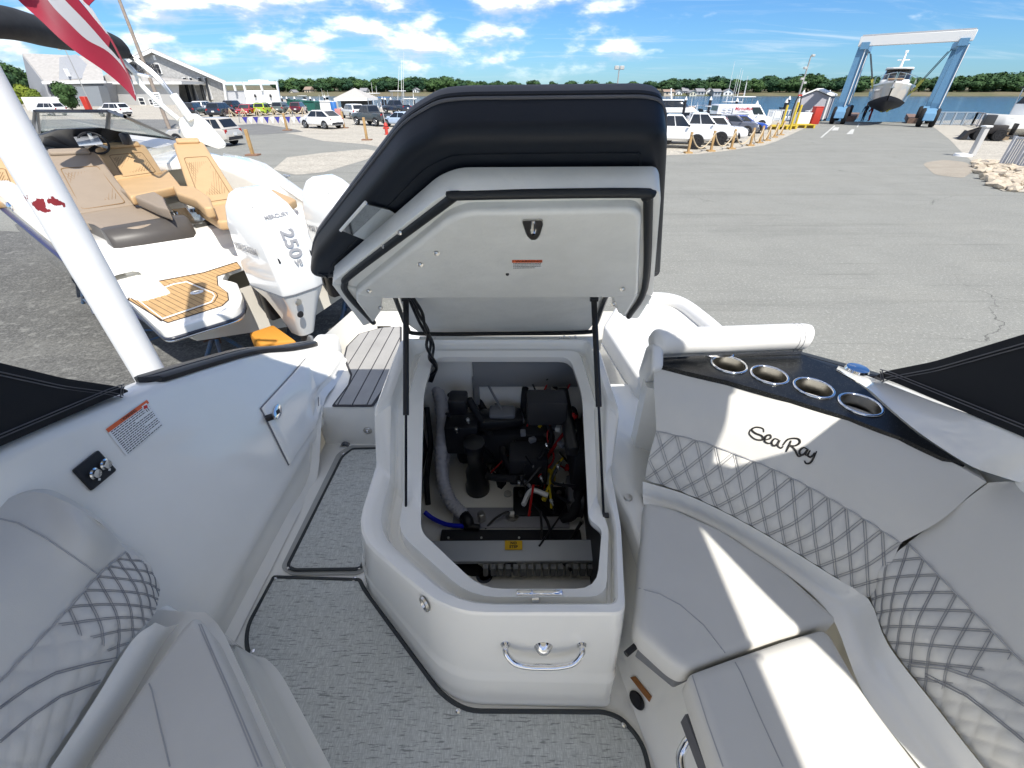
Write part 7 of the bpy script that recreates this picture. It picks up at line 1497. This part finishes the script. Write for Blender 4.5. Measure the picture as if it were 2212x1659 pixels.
boxthing('dock_box', 1728, 268, (1.5, .8, .95), trimw, 'white dock box in front of the grey quay shed', 'box'); boxthing('dock_box', 1744, 267, (.9, .8, 1.1), trimw, 'white dock box with a sloping lid beside the red locker', 'box'); boxthing('red_locker', 1756, 268, (.8, .7, 1.5), mat('red locker paint', (.45, .035, .02), .5), 'red safety locker in front of the grey quay shed', 'locker')
yelp = mat('yellow paint', (.60, .44, .04), .6, var=.15)
for i, (u, v, h) in enumerate(((1688, 272, 1.75), (1706, 281, 2.1), (1717, 274, 1.8))): p = G(u, v); m = MB(); m.lathe([(.10, 0), (.10, h), (.08, h+.06), (0, h+.06)], 12, Matrix.Translation(p)); tag(m.build('yellow_bollard', yelp, None), ('leftmost', 'nearest', 'rightmost')[i]+' of the three yellow bollards by the grey shed', 'bollard', 'yellow bollards')
for i, (u, v, rz) in enumerate(((1672, 279, .1), (1732, 276, -.1), (1692, 278, .0))):
    p = G(u, v); t = thing('yellow_pallet', p, ('yellow pallet nearest the blue car', 'yellow pallet right of the bollards', 'yellow pallet between the bollards')[i], 'pallet', 'yellow pallets', rz=rz)
    for k in range(5): m = MB(); m.box((0, -.6+.3*k, .28), (1.9, .22, .05)); m.build('board', yelp, t, 0)
    for k in (-.8, 0, .8): m = MB(); m.box((k, 0, .13), (.15, 1.4, .24)); m.build('bearer', yelp, t, 0)
# crane post with lamps and a wrapped hose
p = G(1703, 277); t = thing('dock_mast', p, 'tall grey service mast with lamps and a hanging black hose beside the yellow bollards', 'mast'); m = MB(); m.tube([V((0, 0, 0)), V((0, 0, 5.6))], [.10, .05], 10); m.build('pole', mat('grey galvanised', (.34, .34, .33), .5), t)
for z, s_ in ((4.7, -1), (3.9, -1), (3.6, 1), (5.6, 1)): m = MB(); m.box((s_*.18, 0, z), (.28, .22, .18)); m.build('lamp_head', mat('lamp shell', (.45, .45, .43), .4), t, bev=(.03, 1, 30))
m = MB(); m.tube(cr([V((-.1, -.12, .4)), V((-.22, -.15, 1.6)), V((-.1, -.15, 2.5)), V((.15, -.15, 2.6)), V((.3, -.15, 1.9)), V((.25, -.15, 1.2))], 6), .05, 8); m.build('hose', blackm, t); m = MB(); m.box((.05, -.16, 2.65), (.35, .1, .12)); m.build('hose_clip', MATS['red locker paint'], t)
ORD = ('first', 'second', 'third', 'fourth', 'fifth', 'sixth', 'seventh', 'eighth', 'ninth')
# rope posts along the lane
wood = mat('pine post', (.44, .28, .12), .8, var=.2, vscale=4); rope = mat('manila rope', (.52, .42, .28), .9)
RP = [(1486, 331, 1.1), (1535, 327, 1.1), (1579, 322, 1.1), (1620, 315, 1.05), (1640, 309, 1.05), (1656, 304, 1.0), (1672, 297, 1.0), (1686, 292, 1.0)]
for i, (u, v, h) in enumerate(RP):
    p = G(u, v); t = thing('rope_post', p, ORD[i]+' wooden rope post by the lane counted from the hatch cushion', 'post', 'rope posts by the lane'); m = MB(); m.box((0, 0, h/2), (.13, .13, h)); m.build('stake', wood, t, bev=(.015, 1, 30)); m = MB(); m.box((0, 0, .04), (.42, .42, .08)); m.build('foot', wood, t, 0)
for i in range(len(RP)-1):
    a, b = G(RP[i][0], RP[i][1])+V((0, -.08, RP[i][2]-.12)), G(RP[i+1][0], RP[i+1][1])+V((0, -.08, RP[i+1][2]-.12)); m = MB(); m.tube([lerp(a, b, k/10)-V((0, 0, .75*4*(k/10)*(1-k/10))) for k in range(11)], .035, 6); tag(m.build('barrier_rope', rope, None), 'manila rope sagging between the %s and %s lane posts from the hatch cushion' % (ORD[i], ORD[i+1]), 'rope', 'ropes by the lane')
LP_ = [(500, 253), (528, 252.5), (559, 252), (594, 251.5), (629, 251), (657, 249.5)]
for i, (u, v) in enumerate(LP_):
    p = G(u, v); m = MB(); m.tube([p+V((-.25, 0, 0)), p+V((0, 0, 1.0))], .05, 6); m.tube([p+V((.25, 0, 0)), p+V((0, 0, 1.0))], .05, 6); tag(m.build('trestle_post', rope, None), ORD[i]+' pale A-shaped rope stand from the left before the parked row', 'post', 'rope stands before the parked row')
    if i: a, b = G(*LP_[i-1])+V((0, 0, .95)), p+V((0, 0, .95)); m = MB(); m.tube([lerp(a, b, k/8)-V((0, 0, .7*4*(k/8)*(1-k/8))) for k in range(9)], .05, 6); tag(m.build('barrier_rope', rope, None), 'sagging rope before the parked row between the %s and %s stands' % (ORD[i-1], ORD[i]), 'rope', 'ropes before the parked row')
pen = [mat('pennant white', (.74, .74, .72), .7), mat('pennant blue', (.05, .05, .30), .7)]
ln = thing('pennant_line', G(580, 261), 'line of small blue and white pennants across the gravel', 'pennants', world=True); A, B_ = Pz(522, 252.5, .75), Pz(672, 251.5, .75)
m = MB(); m.tube([A, B_], .015, 5); m.build('cord', rope, ln)
for k in range(13): c = lerp(A, B_, (k+.5)/13); m = MB(); m.prism([c+V((-.28, 0, 0)), c+V((.28, 0, 0)), c+V((0, 0, -.62))], V((0, .02, 0))); m.build('pennant', pen[(k+1) % 2], ln, 0)
for i, (u, v) in enumerate(((522, 265), (636, 261), (430, 258))):
    p = G(u, v); t = thing('small_tripod', p, ('small grey tripod at the left end of the pennants', 'small grey tripod near the right end of the pennants', 'small grey tripod by the black crossover')[i], 'tripod', 'small tripods')
    for k in range(3): m = MB(); a = k*2.09+.5; m.tube([V((.42*math.cos(a), .42*math.sin(a), 0)), V((0, 0, 1.0))], .035, 6); m.build('leg', greyp, t)
for i, (u, v, h, lab) in enumerate(((621, 282, 1.35, 'thin pine stake left of the white fastback'), (547, 336, 1.30, 'tilted pine stake on a foot plate nearest the tan seated boat'), (793, 303, 1.45, 'sturdy pine post in the gravel left of the red hydrant'), (744, 277, 1.4, 'pine stake behind the white fastback'))):
    p = G(u, v); t = thing('pine_stake', p, lab, 'post', 'pine stakes on the gravel'); m = MB(); m.box((0, 0, h/2), (.16, .16, h)); m.build('stake', wood, t, bev=(.015, 1, 30)); m = MB(); m.box((0, 0, .04), (.7, .5, .08)); m.build('foot', mat('brown foot', (.25, .14, .09), .8), t, 0)
p = G(836, 291); t = thing('fire_hydrant', p, 'red fire hydrant with a marker rod beside the hatch cushion', 'hydrant'); hy = mat('hydrant red', (.50, .05, .035), .5); m = MB(); m.lathe([(.2, 0), (.2, .06), (.13, .08), (.13, .60), (.17, .62), (.17, .68), (.12, .80), (.04, .88), (0, .88)], 14); m.build('barrel', hy, t)
for s_ in (-1, 1): m = MB(); m.tube([V((0, 0, .48)), V((s_*.24, 0, .48))], .075, 10); m.build('outlet', hy, t)
m = MB(); m.tube([V((0, 0, .8)), V((-.15, 0, 2.3))], .02, 6); m.build('marker_rod', mat('rod white', (.7, .6, .58), .6), t)
# tent, containers, barrel
TY = 84.0
tt = thing('market_tent', Py(757, 240, TY), 'grey pyramid topped canopy tent by the water', 'tent', world=True); q = [Py(720, 212.5, TY), Py(794, 212, TY)]; q += [q[1]+V((0, 6.4, 0)), q[0]+V((0, 6.4, 0))]; pk = V(((q[0].x+q[1].x)/2, TY+3.2, Py(752, 190, TY+3.2).z)); m = MB()
tentm = mat('tent canvas', (.44, .42, .39), .8)
for i in range(4): m.poly([q[i], q[(i+1) % 4], pk])
m.build('canopy', tentm, tt, 0); m = MB()
for i in range(4): m.poly([q[i], q[(i+1) % 4], q[(i+1) % 4]-V((0, 0, .35)), q[i]-V((0, 0, .35))])
m.build('valance', trimw, tt, 0)
for p in q: m = MB(); m.tube([V((p.x, p.y, 0)), p], .06, 6); m.build('pole', alu, tt)
m = MB(); m.box(((q[0].x+q[1].x)/2, TY+3, .8), (5, 1.2, 1.4)); m.build('counter', mat('dark counter', (.05, .055, .06), .6), tt, 0)
def crate(name, pts, y, d, col, lab, cat): t = thing(name, Py(*pts[0], y), lab, cat, world=True); m = MB(); m.prism([Py(u, v, y) for u, v in pts], V((0, d, 0))); m.build('body', col, t, bev=(.04, 1, 30)); a, b = Py(*pts[2], y), Py(*pts[3], y); m = MB(); m.bar(a+V((0, -.05, .06)), b+V((0, -.05, .06)), .14, .14); m.build('top_rim', col, t, 0)
gcol = mat('container green', (.012, .10, .075), .6, var=.15)
crate('green_container', [(660, 241.5), (682, 242), (678, 220), (657, 219)], 86, 5, gcol, 'dark green waste container left of the white box', 'container'); crate('green_container', [(610, 236), (652, 238), (648, 219), (622, 216)], 92, 5, gcol, 'long green tarpaulin covered container behind the grey green car', 'container')
crate('white_container', [(693, 242), (721, 242), (716, 219.5), (690, 219)], 85, 3, trimw, 'white storage box beside the green container', 'container')
p = G(724, 247); m = MB(); m.lathe([(.42, 0), (.42, 1.5), (.38, 1.55), (0, 1.55)], 14, Matrix.Translation(p)); tag(m.build('blue_barrel', mat('blue barrel', (.03, .14, .40), .5), None), 'blue barrel between the white box and the tent', 'barrel')
m = MB(); m.box(G(732, 249)+V((0, 0, .4)), (.8, .6, .8)); tag(m.build('pink_tub', mat('pink tub', (.50, .22, .20), .6), None, bev=(.06, 2, 30)), 'faded pink tub beside the blue barrel', 'tub')
# picket fence at far left
pf0, pf1 = G(62, 238), G(146, 236); t = thing('picket_fence', (pf0+pf1)/2, 'white picket fence in front of the far left building', 'fence', world=True)
for k in range(22): c = lerp(pf0, pf1, k/21); m = MB(); m.box(c+V((0, 0, .95)), (.28, .08, 1.9)); m.build('picket', trimw, t, 0)
for z in (.5, 1.4): m = MB(); m.bar(pf0+V((0, .08, z)), pf1+V((0, .08, z)), .12, .08); m.build('rail', trimw, t, 0)
p = G(193, 238); m = MB(); m.box(p+V((0, 0, 1.0)), (.9, .7, 2.0)); tag(m.build('red_cabinet', MATS['red locker paint'], None, bev=(.06, 1, 30)), 'red cabinet by the entrance of the far left building', 'cabinet')
# poles
def pole(u, v, h, r, lab, col, sign=None, lampd=None):
    p = G(u, v); t = thing('utility_pole', p, lab, 'pole'); m = MB(); m.tube([V((0, 0, 0)), V((0, 0, h))], [r, r*.7], 10); m.build('shaft', col, t)
    if sign: m = MB(); m.box((0, -r-.04, sign), (.95, .04, 1.15)); s_ = m.build('sign_board', whi, t, bev=(.02, 1, 30)); A = V((-.42, -r-.062, sign+.5)); lines(s_, A, A+V((.84, 0, 0)), A+V((.84, 0, -1.0)), A+V((0, 0, -1.0)), (0, -1, 0), .003, 7, 5)
    if lampd:
        for s_ in lampd: m = MB(); m.bar((0, 0, h-.05), (s_, 0, h+.05), .08, .06); m.box((s_*1.2, 0, h+.08), (.6, .35, .3)); m.build('lamp_head', MATS['lamp shell'], t, bev=(.04, 1, 30))
polem = mat('weathered pole', (.33, .27, .22), .85, var=.2); galv = MATS['grey galvanised']
pole(366, 278, 9.5, .17, 'brown wooden pole with a white notice board behind the radar arch', polem, 2.3); pole(199, 232, 9.2, .10, 'thin grey lamp pole before the far left building', galv, None, (-.8,))
p = Py(1333, 190, 74); t = thing('flood_light', (p.x, 74, 0), 'grey flood light mast with two lamps behind the hatch cushion', 'lamp'); zt_ = Py(1333, 150, 74).z; m = MB(); m.tube([V((0, 0, 0)), V((0, 0, zt_))], [.12, .08], 10); m.build('shaft', galv, t)
for s_ in (-1, 1): m = MB(); m.box((s_*.36, 0, zt_+.2), (.6, .4, .45)); m.build('lamp_head', MATS['lamp shell'], t, bev=(.05, 1, 30))
# ---- right edge: quay railing, post, loader, near railing, yacht ashore
railm = mat('blue grey railing', (.30, .36, .42), .55)
def railing(a, b, h, n, lab, mt=railm, panels=None):
    t = thing('railing', (a+b)/2, lab, 'railing', world=True); m = MB(); m.bar(a+V((0, 0, h)), b+V((0, 0, h)), .10, .08); m.bar(a+V((0, 0, .12)), b+V((0, 0, .12)), .08, .06); m.build('rail', mt, t, 0)
    for k in range(n+1): c = lerp(a, b, k/n); m = MB(); big = k % max(1, n//4) == 0; m.box(c+V((0, 0, h/2)), ((.12, .12, h+.1) if big else (.045, .045, h-.06))); m.build('post' if big else 'baluster', mt, t, 0)
railing(G(2008, 270), G(2098, 271), 1.15, 28, 'blue grey quay railing right of the travel lift'); railing(G(2098, 271), G(2150, 283), 1.15, 12, 'grey railing panel behind the loader', mat('flat grey rail', (.34, .34, .36), .6))
railing(G(2158, 360), G(2300, 374), 1.25, 26, 'near grey ramp railing at the right edge of the picture', mat('white grey rail', (.50, .51, .53), .5))
railing(G(1655, 262), G(1722, 262), 1.1, 14, 'pale dock railing left of the grey shed', mat('pale rail', (.60, .61, .62), .5))
p = G(2097, 338); t = thing('white_post', p, 'leaning-looking white square post with a cap beside the lane', 'post'); m = MB(); m.box((0, 0, .72), (.26, .26, 1.44)); m.build('shaft', mat('dull white post', (.50, .49, .47), .7), t, bev=(.02, 1, 30)); m = MB(); m.box((0, 0, 1.47), (.38, .38, .09)); m.build('cap', trimw, t, bev=(.02, 1, 30)); m = MB(); m.lathe([(.45, 0), (.4, .12), (0, .16)], 12, Matrix.Translation((-.3, .2, 0))); m.build('footing', trimw, t)
# wheel loader
p = G(2125, 303); t = thing('wheel_loader', p, 'dark wheel loader parked on the gravel by the right edge', 'loader', rz=R(150)); t.scale = (.62,)*3; dkb = mat('loader dark', (.035, .03, .028), .6, var=.2)
m = MB(); m.box((-.5, 0, 1.15), (1.9, 1.3, .9)); m.build('engine_body', dkb, t, bev=(.12, 2, 30)); m = MB(); m.box((.5, 0, 1.9), (1.0, 1.2, 1.4)); m.build('cab', mat('loader cab', (.05, .05, .05), .3), t, bev=(.1, 2, 30)); m = MB()
for s_ in (-1, 1): m.bar((.6, s_*.5, 1.3), (1.9, s_*.5, .7), .14, .25)
m.build('lift_arm', dkb, t, 0); m = MB(); m.prism([V((1.8, -.95, .1)), V((2.5, -.95, .1)), V((2.3, -.95, .25)), V((2.0, -.95, .95)), V((1.8, -.95, .9))], V((0, 1.9, 0))); m.build('bucket', dkb, t, 0)
for x in (-.9, .8):
    for s_ in (-1, 1): wheel(t, x, s_*.8, .62, .4, True)
m = MB(); m.box((-1.9, 0, .55), (.6, 1.6, .12)); m.box((-2.1, 0, 1.2), (.15, 1.4, 1.2)); m.build('counterweight', dkb, t, bev=(.05, 1, 30))
yacht('motor_yacht', (46.5, 40.2, -.1), 205, 12, 2.1, 'white flybridge yacht at the right edge behind the loader', mat('blue white hull', (.55, .60, .64), .25, coat=.4), deckh=2.3)
m = MB(); m.bar((41.5, 41, 2.2), (41.6, 39.4, 3.0), .12); m.build('bimini', MATS['charcoal canvas'], None, 0); o = [x for x in COL.objects if x.name.startswith('bimini') and x.type == 'MESH'][-1]; bpy.data.objects.remove(o)
skiff(2165, 38, 190, 7, 'pale blue grey tender below the flybridge yacht at the right edge', 3.0, 0, MATS['charcoal canvas'])
sk = [o for o in COL.objects if o.name.startswith('moored_boat')][-1]; sk.location = (G(2185, 300).x, G(2185, 300).y, .25)
for k, x in enumerate((-1.8, 1.6)): m = MB(); m.box((x, 0, .0), (.5, 1.5, .5)); m.build('cradle_block', MATS['old timber'], sk, 0)
# ---- people by the slip: two workers in dark and red clothing
skin = mat('skin', (.45, .28, .20), .6); cl = [mat('navy work clothes', (.02, .025, .045), .8), mat('red work vest', (.40, .03, .03), .8)]; hairm = mat('dark hair', (.03, .02, .015), .7)
def person(p, h, top, lab, face, lean=0):
    t = thing('person', p, lab, 'person', rz=R(face)); k = h/1.75
    me = bpy.data.meshes.new('body'); V_ = [(0, 0, .95), (0, 0, 1.15), (.03+lean, 0, 1.42), (.04+lean, 0, 1.52), (.05+lean, 0, 1.60), (.04+lean, .19, 1.40), (.10+lean, .25, 1.15), (.28+lean, .22, 1.02), (.04+lean, -.19, 1.40), (.02+lean, -.27, 1.14), (.14+lean, -.27, .90), (0, .10, .92), (.06, .12, .50), (.0, .13, .09), (.14, .14, .05), (0, -.10, .92), (-.06, -.12, .50), (-.10, -.13, .09), (.04, -.14, .05)]
    E = [(0, 1), (1, 2), (2, 3), (3, 4), (2, 5), (5, 6), (6, 7), (2, 8), (8, 9), (9, 10), (0, 11), (11, 12), (12, 13), (13, 14), (0, 15), (15, 16), (16, 17), (17, 18)]
    me.from_pydata([tuple(c*k for c in v) for v in V_], E, []); o = bpy.data.objects.new('body', me); COL.objects.link(o); o.parent = t; me.materials.append(top)
    sk_ = o.modifiers.new('skin', 'SKIN'); rad = [.14, .13, .15, .06, .055, .07, .05, .035, .07, .05, .035, .10, .075, .05, .045, .10, .075, .05, .045]
    for i, r in enumerate(rad): me.skin_vertices[0].data[i].radius = (r*k, r*k*.85); me.skin_vertices[0].data[i].use_root = (i == 0)
    o.modifiers.new('sub', 'SUBSURF').levels = 1
    m = MB(); m.lathe([(.0, -.115), (.06, -.10), (.085, -.03), (.09, .04), (.07, .10), (.0, .125)], 14, Matrix.Translation((k*(.07+lean), 0, k*1.66)) @ Matrix.Diagonal((k*1.05, k*.9, k, 1))); m.tube([V((k*(.16+lean), 0, k*1.66)), V((k*(.18+lean), 0, k*1.64))], .015*k, 5); hd__ = m.build('head', skin, t, 60)
    m = MB(); m.lathe([(.094, .01), (.092, .06), (.06, .12), (0, .135)], 14, Matrix.Translation((k*(.055+lean), 0, k*1.665)) @ Matrix.Diagonal((k*1.1, k*.95, k, 1))); m.build('hair', hairm, t, 60)
    for s_, px_, pz_ in ((1, .31, 1.0), (-1, .17, .86)):
        m = MB()
        for f_ in range(5): a = -.03+.015*f_; m.tube([V((k*(px_+lean), s_*.22*k+a*k, pz_*k)), V((k*(px_+lean+.04), s_*.22*k+a*k*1.2, (pz_-.06)*k)), V((k*(px_+lean+.03), s_*.22*k+a*k*1.2, (pz_-.10+.01*abs(f_-2))*k))], .010*k, 5)
        m.build('hand', skin, t, 60)
person(tuple(Pz(1861, 263, 0)), 1.8, cl[0], 'person in dark work clothes standing by the left leg of the travel lift', 200); person(tuple(Pz(1875, 262, 0)), 1.7, cl[1], 'person in a red vest bending by the slip under the yacht', 150, .12)
